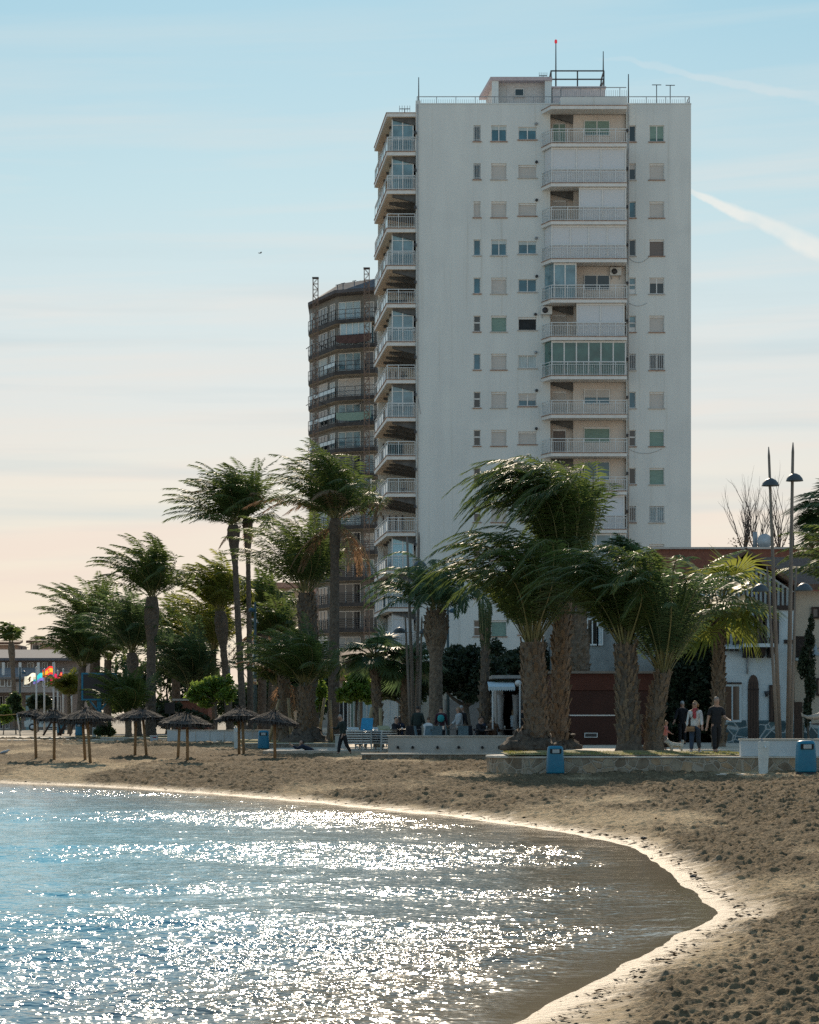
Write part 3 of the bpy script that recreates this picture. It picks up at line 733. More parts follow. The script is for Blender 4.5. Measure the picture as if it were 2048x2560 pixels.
# ================================================================ PALMS AND TREES
frondA = leafmat('date_frond', (.029, .053, .015), (.070, .102, .026), .42, .52)
frondB = leafmat('blue_frond', (.028, .058, .024), (.066, .105, .040), .38, .52)
frondY = leafmat('yellow_frond', (.060, .085, .014), (.135, .15, .028), .48, .5)
fronddry = leafmat('dry_frond', (.13, .085, .045), (.22, .15, .08), .25, .6)
petiole = M('petiole', (.20, .19, .085), rough=.45, var=.25, scale=3)
barkm = M('palm_bark', (.115, .088, .066), rough=.95, col2=(.22, .17, .125), scale=7, bump=.5, bscale=22)
barkd = M('palm_bark_dark', (.075, .06, .048), rough=.95, col2=(.15, .118, .09), scale=6, bump=.5, bscale=20)
scar = M('leaf_scar', (.24, .175, .115), rough=.9, col2=(.13, .095, .068), scale=14)
WIND = np.array([-1.0, -.12, 0.03])

def unit(a): return a/np.maximum(np.linalg.norm(a, axis=-1, keepdims=True), 1e-9)
def frond_curve(p0, d0, L, wind, grav, n=13, stiff=.18, tgt=None):
    pts = [np.array(p0, float)]; d = np.array(d0, float); d /= np.linalg.norm(d); ds = [d]; s0 = d
    for i in range(n):
        t = (i+.5)/n
        if tgt is not None:                                        # bends over from its first direction to the way the wind lays it
            w = np.clip((t-.08)/.92, 0, 1)**1.15; w = w*w*(2.2-1.2*w)
            d = s0*(1-w)+tgt*w+np.array([0, 0, .25])*w*(1-w)
        else:
            k = (stiff+t)/n
            d = d+WIND*wind*k*1.6+np.array([0, 0, -1.0])*grav*k*1.6
        d = d/np.linalg.norm(d)
        pts.append(pts[-1]+d*L/n); ds.append(d)
    return np.array(pts), np.array(ds)
def add_quads(mb, a, b, c, d, mat):
    n = len(a)
    if n == 0: return
    o = len(mb.v)
    vs = np.stack([a, b, c, d], 1).reshape(-1, 3)
    mb.v.extend(map(tuple, vs.tolist()))
    mb.f.extend([(o+4*i, o+4*i+1, o+4*i+2, o+4*i+3) for i in range(n)]); mb.m.extend([mat]*n); mb.sm.extend([False]*n)
def pinnate(mb, p0, d0, L, wind, grav, rg, nl=44, ll=.5, lw=.04, mat=0, pw=.045, start=.17, stiff=.18, twist=.3, tgt=None):
    pts, ds = frond_curve(p0, d0, L, wind, grav, stiff=stiff, tgt=tgt)
    n = len(pts)-1
    # rachis as a tapering three-sided rod
    up0 = np.array([0, 0, 1.0])
    s = unit(np.cross(ds, up0+np.array([.01, .02, 0]))); nrm = unit(np.cross(s, ds))
    w = (pw*(1-np.linspace(0, 1, n+1))**.8+.006)[:, None]
    A, B, C = pts+s*w*.5, pts-s*w*.5, pts+nrm*w*.6
    for q, r in ((A, B), (B, C), (C, A)): add_quads(mb, q[:-1], r[:-1], r[1:], q[1:], 1)
    t = np.linspace(start, .995, nl); f = t*n; i = np.minimum(f.astype(int), n-1); fr = (f-i)[:, None]
    P0 = pts[i]*(1-fr)+pts[i+1]*fr; D = unit(ds[i]*(1-fr)+ds[i+1]*fr); S = unit(np.cross(D, up0+np.array([.01, .02, 0]))); Nn = unit(np.cross(S, D))
    prof = np.clip(np.minimum((t-start)/.16+.35, 1.0), 0, 1)*(1-.68*np.clip((t-.45)/.55, 0, 1)**1.4)
    for side in (-1, 1):
        ln = (ll*prof*rg.uniform(.8, 1.15, nl))[:, None]
        a = np.deg2rad(np.linspace(68, 36, nl)+rg.uniform(-9, 9, nl))[:, None]
        dl = unit(S*side*np.sin(a)+D*np.cos(a)+Nn*(.22+rg.uniform(-.12, .12, (nl, 1)))+WIND*wind*.14*rg.uniform(.2, 1, (nl, 1))+np.array([0, 0, -.42]))
        tip = P0+dl*ln+np.array([0, 0, -1.0])*ln*.20+WIND*ln*wind*.12
        mid = P0+dl*ln*.45
        wv = unit(np.cross(dl, unit(Nn+S*side*twist*rg.uniform(-1, 1, (nl, 1)))))*lw*.5
        add_quads(mb, P0, mid+wv, tip, mid-wv, mat)
def fan_leaf(mb, p0, d0, L, pl, wind, grav, rg, mat=0, ns=22, sw=.062):
    pts, ds = frond_curve(p0, d0, pl, wind*.4, grav*.7, 6)
    s = unit(np.cross(ds, np.array([.01, .02, 1.0]))); w = np.linspace(.045, .02, len(pts))[:, None]; nrm = unit(np.cross(s, ds))
    add_quads(mb, (pts-s*w)[:-1], (pts+s*w)[:-1], (pts+s*w)[1:], (pts-s*w)[1:], 1); add_quads(mb, (pts-nrm*w)[:-1], (pts+nrm*w)[:-1], (pts+nrm*w)[1:], (pts-nrm*w)[1:], 1)
    c = pts[-1]; d = ds[-1]; S = s[-1]; Nn = nrm[-1]
    ang = np.deg2rad(np.linspace(-125, 125, ns)+rg.uniform(-3, 3, ns))[:, None]
    dl = unit(d*np.cos(ang)+S*np.sin(ang)+Nn*.18+WIND*wind*.25)
    ln = (L*(.72+.28*np.cos(ang*.6))*rg.uniform(.88, 1.08, (ns, 1)))
    m1 = c+dl*ln*.55+np.array([0, 0, -1.0])*ln*.04
    dl2 = unit(dl+np.array([0, 0, -.55])+WIND*wind*.7)
    tip = m1+dl2*ln*.48
    wv = unit(np.cross(dl, np.broadcast_to(Nn, dl.shape)+.001))*sw
    add_quads(mb, np.broadcast_to(c, m1.shape)+0*m1, m1+wv, m1, m1-wv, mat)
    add_quads(mb, m1+wv, tip+wv*.1, tip-wv*.1, m1-wv, mat)

def palm_trunk(parent, pts, rad, rnd, mat, scales=0, scale_from=.5, boot=.07, step=.14, flare=True, name='trunk'):
    """rough tapering trunk with old leaf bases"""
    pts = [Vector(p) for p in pts]; L = sum((b-a).length for a, b in zip(pts[:-1], pts[1:]))
    n = max(10, int(L/step)); ncol = 18; mb = MB()
    def at(t):
        f = t*(len(pts)-1); i = min(int(f), len(pts)-2); k = f-i
        return pts[i].lerp(pts[i+1], k)
    def rr(t):
        for (t0, r0), (t1, r1) in zip(rad[:-1], rad[1:]):
            if t0 <= t <= t1: return r0+(r1-r0)*(t-t0)/(t1-t0+1e-9)
        return rad[-1][1]
    vs = []; fs = []
    for i in range(n+1):
        t = i/n; p = at(t); r = rr(t)
        for k in range(ncol):
            a = 2*math.pi*k/ncol
            q = r*(1+boot*(((k+i*.5*(i % 2)) % 2)*.9-.4)+rnd.uniform(-.06, .06))
            vs.append((p.x+math.cos(a)*q, p.y+math.sin(a)*q, p.z+rnd.uniform(-.02, .02)))
    for i in range(n):
        for k in range(ncol):
            fs.append((i*ncol+k, i*ncol+(k+1) % ncol, (i+1)*ncol+(k+1) % ncol, (i+1)*ncol+k))
    fs.append(tuple(range(n*ncol, (n+1)*ncol)))
    mb.add(vs, fs)
    for s in range(scales):                                          # cut leaf bases: small wedges pointing up and out
        t = min(.995, scale_from+(1-scale_from)*((s+rnd.random())/scales)); a = s*2.39996+rnd.uniform(-.35, .35); p = at(t); r = rr(t)*1.0
        w = .075*rnd.uniform(.55, 1.35); h = .15*rnd.uniform(.6, 1.6); o = .09*rnd.uniform(.3, 1.7)
        ca, sa = math.cos(a), math.sin(a); tang = Vector((-sa, ca, 0)); out = Vector((ca, sa, 0))
        b = p+out*r*.97; tip = b+out*o+Vector((0, 0, h))
        mb.mat(1); mb.add([b-tang*w-Vector((0, 0, h*.5)), b+tang*w-Vector((0, 0, h*.5)), tip+tang*w*.55, tip-tang*w*.55, b+Vector((0, 0, h*1.0))], [(0, 1, 2, 3), (3, 2, 4), (0, 3, 4), (1, 4, 2)]); mb.mat(0)
    return mb.build(name, [mat, scar], parent)

PALM_N = 0
def palm(label, base, crown, w, Y, Lpx, n=46, wind=.6, grav=.55, el=(38, 88), mat=None, nl=44, ll=.5, lw=.045, bulge=None, scales=0, scale_from=.45, zbase=None, group='palms along the seafront', seed=None, lean=None, stem_mat=None, dead=0, kind='date', up_bias=1.0, spread=None, flare=1.25, boot=.07, crown_r=.22, az=None, bend=0, lone=None):
    global PALM_N
    PALM_N += 1; sd = seed or 100+PALM_N; rg = np.random.default_rng(sd); rnd = random.Random(sd)
    pb = P(*base, Y); pc = P(*crown, Y)
    if zbase is not None: pb.z = zbase
    root = thing('palm_tree', label, 'palm tree', tuple(pb), group)
    s = Y/F; wb, wt = w; rb, rt = wb*s/2, wt*s/2
    rad = [(0, rb*flare), (.06, rb*1.05), (.12, rb), (.7, (rb+rt)/2), (1, rt)]
    if bulge: rad = [(0, rb*flare), (.06, rb), (bulge[0]-.14, rt), (bulge[0], bulge[1]*s/2*.95), ((bulge[0]+1)/2, bulge[1]*s/2), (1, bulge[1]*s/2*.7)]
    mid = pb.lerp(pc, .5)+Vector((bend*s, 0, 0)); q1 = pb.lerp(pc, .25)+Vector((bend*s*.72, 0, 0)); q3 = pb.lerp(pc, .75)+Vector((bend*s*.72, 0, 0))
    palm_trunk(root, [pb-Vector((0, 0, .15)), q1, mid, q3, pc], rad, rnd, stem_mat or barkm, scales, scale_from, boot)
    L = Lpx*s*(1.05 if Y < 110 else 1.04); ll *= 1.25 if Y < 110 else 1.4; lw *= 1.32 if Y < 110 else 1.15; nl = int(nl*.92); mb = MB(); c = np.array(pc)
    if kind == 'date': n = int(n*(.86 if Y < 110 else .98))
    for i in range(n):
        f = (i+.5)/n; a = i*2.39996+rg.uniform(-.3, .3)
        e = np.deg2rad(el[1]+(el[0]-el[1])*f**up_bias+rg.uniform(-7, 7))
        if az is not None and rg.random() < az[1]: a = az[0]+rg.normal(0, .7)
        d = np.array([math.cos(a)*math.cos(e), math.sin(a)*math.cos(e), math.sin(e)])
        p0 = c+np.array([math.cos(a), math.sin(a), 0])*crown_r*rt/.3*.8+np.array([0, 0, rg.uniform(-.15, .25)])
        k = rg.uniform(.82, 1.08); wv = wind*rg.uniform(.7, 1.2)*.72; gv = grav*rg.uniform(.8, 1.3)*(.9+1.35*max(0, math.sin(e))**2)+.18
        mixw = min(.88, .24+.54*wind)*rg.uniform(.88, 1.06)
        rad_ = np.array([math.cos(a), math.sin(a), 0.0])
        tgt = unit(np.array([-1.0, rg.normal(0, .28), 0])*mixw+rad_*(1-mixw)*1.3+np.array([0, 0, -grav*((.5+1.3*f) if Y < 110 else (-.15+1.35*f))+(0 if Y < 110 else .18)+rg.normal(0, .12)]))
        if kind == 'date': pinnate(mb, p0, d, L*k, wv, gv, rg, nl, ll, lw, 0 if (f < .9 or not dead) else 2, tgt=tgt)
        else: fan_leaf(mb, p0, d, L*.52*k, L*.42*k, wv, gv, rg, 0, 26)
    for (d0, tg, Lp) in lone or ():
        pinnate(mb, c, np.array(d0), Lp*s, wind, grav, rg, nl, ll, lw, 0, tgt=unit(np.array(tg)))
    if dead:
        for i in range(dead):
            a = rg.uniform(0, 6.28); d = np.array([math.cos(a)*.8, math.sin(a)*.8, -.35])
            if kind == 'date': pinnate(mb, c-np.array([0, 0, .25]), d, L*.75, wind*.4, grav*2.2, rg, nl*2//3, ll*.7, lw, 2)
            else: fan_leaf(mb, c-np.array([0, 0, .3]), d, L*.5, L*.35, wind*.3, 1.8, rg, 2)
    mb.build('crown', [mat or frondA, petiole, fronddry], root)
    return root

def build_palms():
    # foreground clump in the stone planter
    palm('tall thick palm with its left-swept crown, left of the blue bin', (1346, 1866), (1330, 1606), (62, 56), 84, 385, n=76, wind=1.15, grav=.75, el=(50, 87), nl=58, ll=.52, lw=.045, scales=150, scale_from=.08, flare=1.55, seed=11)
    palm('tallest foreground palm with a huge wind-swept crown above the blue bin', (1397, 1868), (1408, 1492), (44, 44), 86, 470, n=92, wind=1.2, grav=.85, el=(69, 90), nl=62, ll=.62, lw=.046, scales=220, scale_from=.05, flare=1.4, seed=12, lone=[((.46, -.2, .88), (-1, -.1, .12), 430), ((.40, .1, .9), (-.9, .2, .3), 380)])
    palm('shaggy palm with a fat bulging trunk behind the brown kiosk', (1443, 1700), (1443, 1530), (40, 40), 104, 190, n=40, wind=.7, grav=1.0, nl=40, bulge=(.45, 62), scales=90, scale_from=.4, mat=frondB, zbase=1.1)
    palm('thick shaggy palm with one leaning twin, in front of the brown kiosk', (1574, 1872), (1563, 1612), (58, 50), 79, 325, n=68, wind=.95, grav=.62, el=(54, 88), nl=58, ll=.5, lw=.044, scales=150, scale_from=.1, flare=1.3, stem_mat=barkd, seed=14)
    palm('leaning palm with upright green fronds beside the walking couple', (1634, 1869), (1660, 1683), (46, 36), 79.5, 365, n=56, wind=.12, grav=.12, el=(52, 89), nl=58, ll=.46, lw=.042, mat=frondB, scales=100, scale_from=.1, flare=1.25, bend=-8, seed=15)
    palm('slim fan palm rising from the paving behind the man in black', (1797, 1866), (1797, 1520), (32, 26), 92, 205, n=30, wind=.55, grav=.7, el=(-28, 84), kind='fan', mat=frondY, scales=170, scale_from=.05, seed=16)
    palm('palm leaning in from the right edge behind the leaning lamp poles', (2160, 1870), (2155, 1500), (50, 44), 86, 255, n=46, wind=1.0, grav=.5, el=(35, 85), nl=56, lw=.045, seed=17)
    palm('fan palm at the right edge above the tiled roof', (2085, 1850), (2082, 1275), (24, 20), 118, 140, n=30, wind=.9, grav=.8, kind='fan', el=(-40, 80), mat=frondB, dead=5, zbase=.8, seed=18)
    # middle
    palm('canary palm with a pineapple-shaped crown base behind the cafe terrace', (1090, 1862), (1090, 1526), (35, 31), 108, 200, n=50, wind=.5, grav=.85, el=(18, 80), nl=50, lw=.05, mat=frondB, bulge=(.80, 58), scales=120, scale_from=.74, flare=1.15, seed=19)
    palm('tallest dark palm before the balconied towers with drooping fronds', (834, 1850), (838, 1296), (30, 21), 126, 208, n=64, wind=.95, grav=.7, el=(20, 86), nl=46, ll=.6, lw=.06, dead=9, stem_mat=barkd, bulge=(.94, 30), seed=20)
    palm('broad palm with a thick scaly neck below the taller dark palm', (786, 1850), (765, 1482), (28, 46), 130, 235, n=64, wind=.62, grav=.36, el=(35, 88), nl=46, ll=.55, lw=.06, bulge=(.80, 48), scales=130, scale_from=.62, stem_mat=barkd, seed=21)
    palm('stout palm on the lawn behind the standing man with the phone', (763, 1856), (763, 1716), (38, 34), 118, 175, n=46, wind=.7, grav=.4, el=(35, 86), nl=46, ll=.48, lw=.055, mat=frondA, scales=100, scale_from=.1, flare=2.0, seed=22)
    palm('short propped palm with wooden struts beside the blue beach bin', (712, 1852), (710, 1690), (30, 28), 121, 130, n=34, wind=.6, grav=.5, el=(35, 86), nl=40, lw=.055, scales=80, scale_from=.1, dead=5, seed=23)
    palm('small palm with a thin stem between two propped palms', (690, 1850), (690, 1714), (20, 20), 128, 120, n=30, wind=.6, grav=.5, nl=36, lw=.06, seed=24)
    # the pair of tall ones
    palm('very tall thin palm, left of the tall pair', (610, 1835), (583, 1313), (17, 14), 150, 178, n=54, wind=1.0, grav=.55, el=(12, 84), nl=40, ll=.62, lw=.075, bulge=(.955, 32), stem_mat=barkd, seed=25)
    palm('very tall thin palm, right of the tall pair', (627, 1835), (619, 1292), (15, 11), 151, 150, n=34, wind=.42, grav=.35, el=(30, 88), nl=40, ll=.5, lw=.07, bulge=(.96, 26), stem_mat=barkd, dead=3, seed=26)
    # left group
    palm('tall palm with a dark bulging neck behind the thatched parasols', (376, 1836), (380, 1492), (27, 21), 150, 175, n=54, wind=.8, grav=.5, el=(32, 86), nl=42, ll=.56, lw=.075, bulge=(.80, 37), stem_mat=barkd, seed=27)
    palm('grey-green palm left of the tall bulging palm', (346, 1836), (330, 1632), (19, 17), 152, 180, n=54, wind=.62, grav=.38, nl=42, ll=.55, lw=.075, mat=frondB, bulge=(.82, 30), stem_mat=barkd, seed=28)
    palm('palm with feathery ragged top, second from the left of the grove', (236, 1832), (238, 1606), (24, 26), 164, 200, n=52, wind=.45, grav=.28, el=(40, 88), nl=42, ll=.6, lw=.08, stem_mat=barkd, seed=29)
    palm('leftmost palm of the grove over the flagpoles', (199, 1830), (206, 1668), (18, 18), 160, 140, n=50, wind=.6, grav=.45, nl=42, ll=.55, lw=.08, stem_mat=barkd, seed=30)
    palm('palm with a swollen neck right of the tall bulging palm', (577, 1836), (551, 1528), (20, 16), 156, 155, n=54, wind=.85, grav=.45, nl=42, ll=.56, lw=.075, bulge=(.84, 34), stem_mat=barkd, seed=31, mat=frondY)
    palm('bushy palm hidden between two bulging palms', (535, 1836), (533, 1630), (16, 15), 166, 190, n=58, wind=.8, grav=.38, nl=40, ll=.55, lw=.08, mat=frondY, stem_mat=barkd, seed=32)
    palm('low bushy palm behind the bright green tree', (440, 1836), (440, 1660), (22, 20), 170, 190, n=64, wind=.7, grav=.42, nl=40, ll=.6, lw=.085, stem_mat=barkd, seed=33)
    palm('low spreading palm in the shade of the grove', (480, 1836), (478, 1720), (24, 22), 160, 170, n=56, wind=.6, grav=.5, nl=40, ll=.6, lw=.085, mat=frondB, stem_mat=barkd, seed=34)
    palm('short dark palm behind the grey-green palm', (268, 1836), (270, 1650), (20, 18), 174, 165, n=50, wind=.6, grav=.5, nl=40, ll=.6, lw=.09, stem_mat=barkd, seed=35)
    palm('stemless young palm fanning out over the blue screen', (322, 1838), (320, 1790), (16, 16), 146, 135, n=34, wind=.55, grav=.16, el=(40, 88), nl=44, ll=.5, lw=.075, mat=frondA, seed=36)
    palm('small yellowish palm by the flagpoles', (174, 1830), (172, 1742), (10, 9), 165, 75, n=26, wind=.4, grav=.8, nl=30, ll=.5, lw=.09, mat=frondY, seed=37)
    palm('palm with a brown skirt behind the tall pair', (655, 1836), (656, 1560), (22, 20), 166, 160, n=50, wind=.6, grav=.55, nl=40, ll=.6, lw=.085, bulge=(.88, 34), stem_mat=barkd, dead=7, seed=38)
    palm('low palm with a grey crown between the tall pair and the broad palm', (672, 1840), (690, 1600), (18, 18), 158, 120, n=40, wind=.55, grav=.5, nl=40, ll=.55, lw=.08, stem_mat=barkd, seed=39)
    palm('dying wind-torn palm before the houses at the left edge', (40, 1812), (28, 1605), (13, 10), 190, 62, n=12, wind=1.3, grav=.6, nl=30, ll=.6, lw=.1, bulge=(.85, 17), stem_mat=barkm, group=None, seed=40)
    # small fan palms on the terrace
    palm('small fan palm on the terrace, left of the lamp cluster', (948, 1866), (936, 1648), (24, 20), 112, 112, n=22, wind=.5, grav=.55, kind='fan', el=(-25, 75), mat=frondB, seed=41, scales=70, scale_from=.2)
    palm('small fan palm on the terrace, right behind the lamp cluster', (1014, 1868), (1018, 1668), (26, 24), 113, 118, n=22, wind=.35, grav=.5, kind='fan', el=(-20, 80), mat=frondB, seed=42, scales=70, scale_from=.2)
    palm('dark dried palm top behind the shaggy foreground palms', (1566, 1700), (1566, 1415), (20, 18), 112, 85, n=18, wind=1.0, grav=.6, mat=frondB, nl=36, lw=.055, zbase=1.1, seed=43)
    # the bare wrapped palm
    rnd = random.Random(5); Y = 106; pb, pc = P(1213, 1870, Y), P(1213, 1568, Y); pb.z = .95
    t = thing('palm_tree', 'thin palm with its crown tied up in a bundle beside the cafe awning', 'palm tree', tuple(pb), 'palms along the seafront')
    palm_trunk(t, [pb, pb.lerp(pc, .4), pc], [(0, .27), (.5, .24), (.8, .16), (1, .2)], rnd, barkd, 60, .1)
    m = MB(); rg = np.random.default_rng(5)
    for i in range(34):
        a = i*2.4; pinnate(m, np.array(pc)+np.array([math.cos(a)*.12, math.sin(a)*.12, -1.5+.02*i]), np.array([math.cos(a)*.09, math.sin(a)*.09, 1.0]), 2.1, .0, .05, rg, 26, .22, .04)
    m.build('crown', [frondB, petiole, fronddry], t)
build_palms()

# ---------------------------------------------------------------- broadleaf trees, hedges, bare trees
leafg = leafmat('bright_leaf', (.06, .11, .02), (.13, .20, .035), .45, .3, 2.0)
leafdk = leafmat('dark_leaf', (.022, .034, .018), (.045, .062, .03), .22, .5, 1.5)
leafmd = leafmat('mid_leaf', (.035, .06, .025), (.07, .10, .04), .32, .45, 1.5)
woodm = M('bark', (.09, .07, .055), rough=.95, col2=(.16, .13, .10), scale=8, bump=.5, bscale=20)
def leaf_cloud(mb, lumps, n, size, rg, mat=0, flat=.5):
    """leaf-sized faces through the volume of several lumps"""
    w = np.array([l[3]*l[4]*l[5] for l in lumps])**.8; w = w/w.sum()
    idx = rg.choice(len(lumps), n, p=w); L = np.array(lumps)[idx]
    d = unit(rg.normal(0, 1, (n, 3))); r = rg.uniform(0, 1, (n, 1))**.38
    r *= 1+.22*np.sin(d[:, :1]*7+L[:, :1]*5)*np.cos(d[:, 2:]*6+L[:, 2:3]*3)
    c = L[:, :3]+d*r*L[:, 3:6]
    nn = unit(rg.normal(0, 1, (n, 3))+np.array([0, 0, flat])); a = unit(np.cross(nn, rg.normal(0, 1, (n, 3)))); b = np.cross(nn, a)
    s = size*rg.uniform(.6, 1.3, (n, 1))
    add_quads(mb, c-a*s, c+b*s*.45, c+a*s, c-b*s*.45, mat)
def limbs(mb, base, top, lumps, r, rnd):
    base = Vector(base); top = Vector(top); m = base.lerp(top, .5)+Vector((rnd.uniform(-.1, .1), 0, 0))
    mb.tube([base-Vector((0, 0, .1)), base+(m-base)*.15, m, top], [r*1.35, r, r*.8, r*.65], 9)
    for l in lumps:
        c = Vector(l[:3]); k = top.lerp(c, .5)+Vector((rnd.uniform(-.2, .2), rnd.uniform(-.2, .2), -.1*(c-top).length))
        mb.tube([top-Vector((0, 0, .1)), k, c, c+Vector((0, 0, l[5]*.4))], [r*.5, r*.36, r*.2, r*.08], 6)
def tree(label, base, top, lumps_px, Y, n, size, mat, r=.12, zb=None, group=None, name='tree', seed=1, flat=.5, cat='tree'):
    rg = np.random.default_rng(seed); rnd = random.Random(seed)
    pb = P(*base, Y); pt = P(*top, Y)
    if zb is not None: pb.z = zb
    s = Y/F
    lumps = [(X(u, Y+dy), Y+dy, Z(v, Y), ru*s, ru*s*.9, rv*s) for u, v, ru, rv, dy in lumps_px]; main = lumps
    root = thing(name, label, cat, tuple(pb), group)
    if r:
        m = MB(); limbs(m, pb, pt, main, r, rnd); m.build('trunk', woodm, root)
    lumps = []
    for l in main:
        lumps.append((l[0], l[1], l[2], l[3]*.88, l[4]*.88, l[5]*.88))
        for _ in range(7):
            q = unit(rg.normal(0, 1, 3)); k = rg.uniform(.3, .55); lumps.append((l[0]+q[0]*l[3]*.8, l[1]+q[1]*l[4]*.8, l[2]+q[2]*l[5]*.85, l[3]*k, l[4]*k, l[5]*k))
    m = MB(); leaf_cloud(m, lumps, n, size, rg, 0, flat); m.build('crown', mat, root)
    return root
def build_trees():
    tree('bright green leafy tree behind the thatched parasols', (538, 1838), (538, 1755), [(500, 1728, 30, 22, 0), (540, 1712, 34, 24, .4), (565, 1738, 26, 20, -.3), (520, 1752, 30, 16, .3), (572, 1700, 14, 14, 0), (485, 1740, 22, 18, 0)], 134, 4200, .13, leafg, .09, zb=.9, group='bright green broadleaf trees', seed=2)
    tree('bright green leafy tree left of the small fan palms', (893, 1862), (893, 1740), [(880, 1722, 32, 28, 0), (905, 1708, 28, 24, .3), (868, 1736, 24, 22, .2), (915, 1738, 24, 20, -.3), (893, 1690, 16, 14, 0)], 116, 3800, .13, leafg, .09, zb=.95, group='bright green broadleaf trees', seed=3)
    tree('yellow-green shrub behind the propped palms', (806, 1860), (806, 1790), [(806, 1730, 12, 32, 0), (800, 1758, 10, 20, .2)], 128, 900, .13, leafg, .05, zb=.9, group='bright green broadleaf trees', seed=4)
    tree('large dark tamarisk tree over the cafe tables, right of the canary palm', (1172, 1862), (1165, 1762), [(1130, 1665, 55, 48, 0), (1170, 1690, 60, 50, .8), (1215, 1690, 45, 45, 0), (1100, 1710, 36, 36, .5), (1160, 1640, 45, 30, .3), (1195, 1725, 50, 30, 0), (1245, 1700, 40, 38, 1)], 118, 15000, .13, leafdk, .2, zb=.95, group='dark trees over the cafe', seed=5)
    tree('dark tamarisk tree with a curved leaning trunk behind the terrace', (968, 1860), (1020, 1766), [(985, 1700, 42, 40, 0), (1025, 1710, 45, 42, .6), (960, 1725, 30, 26, 0), (1060, 1690, 38, 40, 0)], 119, 8000, .13, leafmd, .16, zb=.95, group='dark trees over the cafe', seed=6)
    tree('dark tree behind the kiosk and the shaggy palms', (1300, 1820), (1300, 1740), [(1290, 1660, 60, 40, 0), (1340, 1650, 60, 40, .5), (1270, 1690, 45, 35, 0), (1370, 1690, 50, 40, 0), (1235, 1620, 25, 28, 0)], 124, 7000, .15, leafdk, .18, zb=.8, group='dark trees over the cafe', seed=7)
    tree('black-green clipped ficus mass between the palms and the blue house', (1730, 1850), (1740, 1770), [(1700, 1640, 60, 80, 0), (1760, 1640, 60, 80, .5), (1720, 1720, 75, 80, 0), (1775, 1720, 55, 80, .3), (1740, 1580, 50, 50, .4), (1690, 1775, 60, 76, 0), (1755, 1785, 70, 70, .5), (1795, 1600, 40, 55, .6), (1725, 1815, 85, 46, 0), (1790, 1790, 45, 70, 0)], 106, 46000, .145, leafdk, .25, zb=1.1, seed=8)
    tree('small leafy branch growing at the corner of the blue house', (1815, 1855), (1818, 1700), [(1822, 1650, 14, 26, 0), (1830, 1685, 12, 14, 0)], 104.5, 700, .10, leafdk, .04, zb=1.1, seed=9)
    tree('dark trees filling the back of the palm grove, left part', (420, 1830), (420, 1760), [(330, 1700, 70, 60, 0), (420, 1680, 80, 70, 1), (500, 1700, 70, 60, 0), (560, 1740, 60, 60, 0), (260, 1740, 50, 50, 0), (450, 1770, 90, 40, 0)], 185, 9000, .24, leafmd, .2, zb=.8, seed=10, group='dark trees behind the palms')
    tree('dark trees filling the back of the palm grove, right part', (720, 1830), (720, 1760), [(650, 1740, 60, 70, 0), (720, 1700, 60, 80, 1), (790, 1740, 50, 60, 0), (700, 1620, 30, 40, 0), (605, 1770, 50, 40, 0)], 185, 8000, .24, leafmd, .2, zb=.8, seed=12, group='dark trees behind the palms')
    tree('dark hedge by the red hut behind the parasols', (440, 1836), (440, 1800), [(425, 1780, 34, 20, 0), (470, 1790, 40, 18, .4), (500, 1800, 28, 18, 0), (400, 1800, 20, 20, 0)], 156, 3000, .16, leafdk, .06, zb=.8, seed=13, name='hedge', cat='hedge')
    tree('dark hedge trimmed beside the flagpoles', (96, 1800), (96, 1770), [(78, 1755, 14, 16, 0), (98, 1752, 18, 16, 0), (118, 1756, 12, 16, 0), (85, 1775, 12, 14, 0)], 205, 2200, .2, leafdk, .06, zb=.8, seed=14, name='hedge', cat='hedge')
    tree('leafy shrub with broad leaves at the left edge', (8, 1812), (8, 1795), [(8, 1782, 16, 22, 0), (20, 1795, 10, 14, 0)], 178, 700, .25, leafg, .04, zb=.8, seed=15, name='shrub', cat='shrub')
    tree('tall shrub with grey-green strap leaves near the left edge', (40, 1812), (38, 1780), [(36, 1755, 14, 20, 0), (42, 1780, 12, 18, 0)], 180, 700, .3, leafmd, .05, zb=.8, seed=16, name='shrub', cat='shrub')
    tree('shrub in the shade under the blue screen', (262, 1838), (262, 1825), [(262, 1818, 18, 16, 0), (275, 1828, 12, 10, 0), (248, 1828, 12, 10, 0)], 147, 1400, .14, leafmd, .03, zb=.85, seed=17, name='shrub', cat='shrub')
    tree('ivy climbing the wall between the blue and the beige house', (2022, 1850), (2022, 1700), [(2022, 1600, 12, 40, 0), (2012, 1660, 16, 40, 0), (2028, 1700, 14, 60, 0), (2020, 1780, 10, 40, 0), (2030, 1560, 8, 20, 0)], 103.3, 4500, .09, leafdk, .05, zb=1.1, seed=18, name='climbing_ivy', cat='climbing plant')
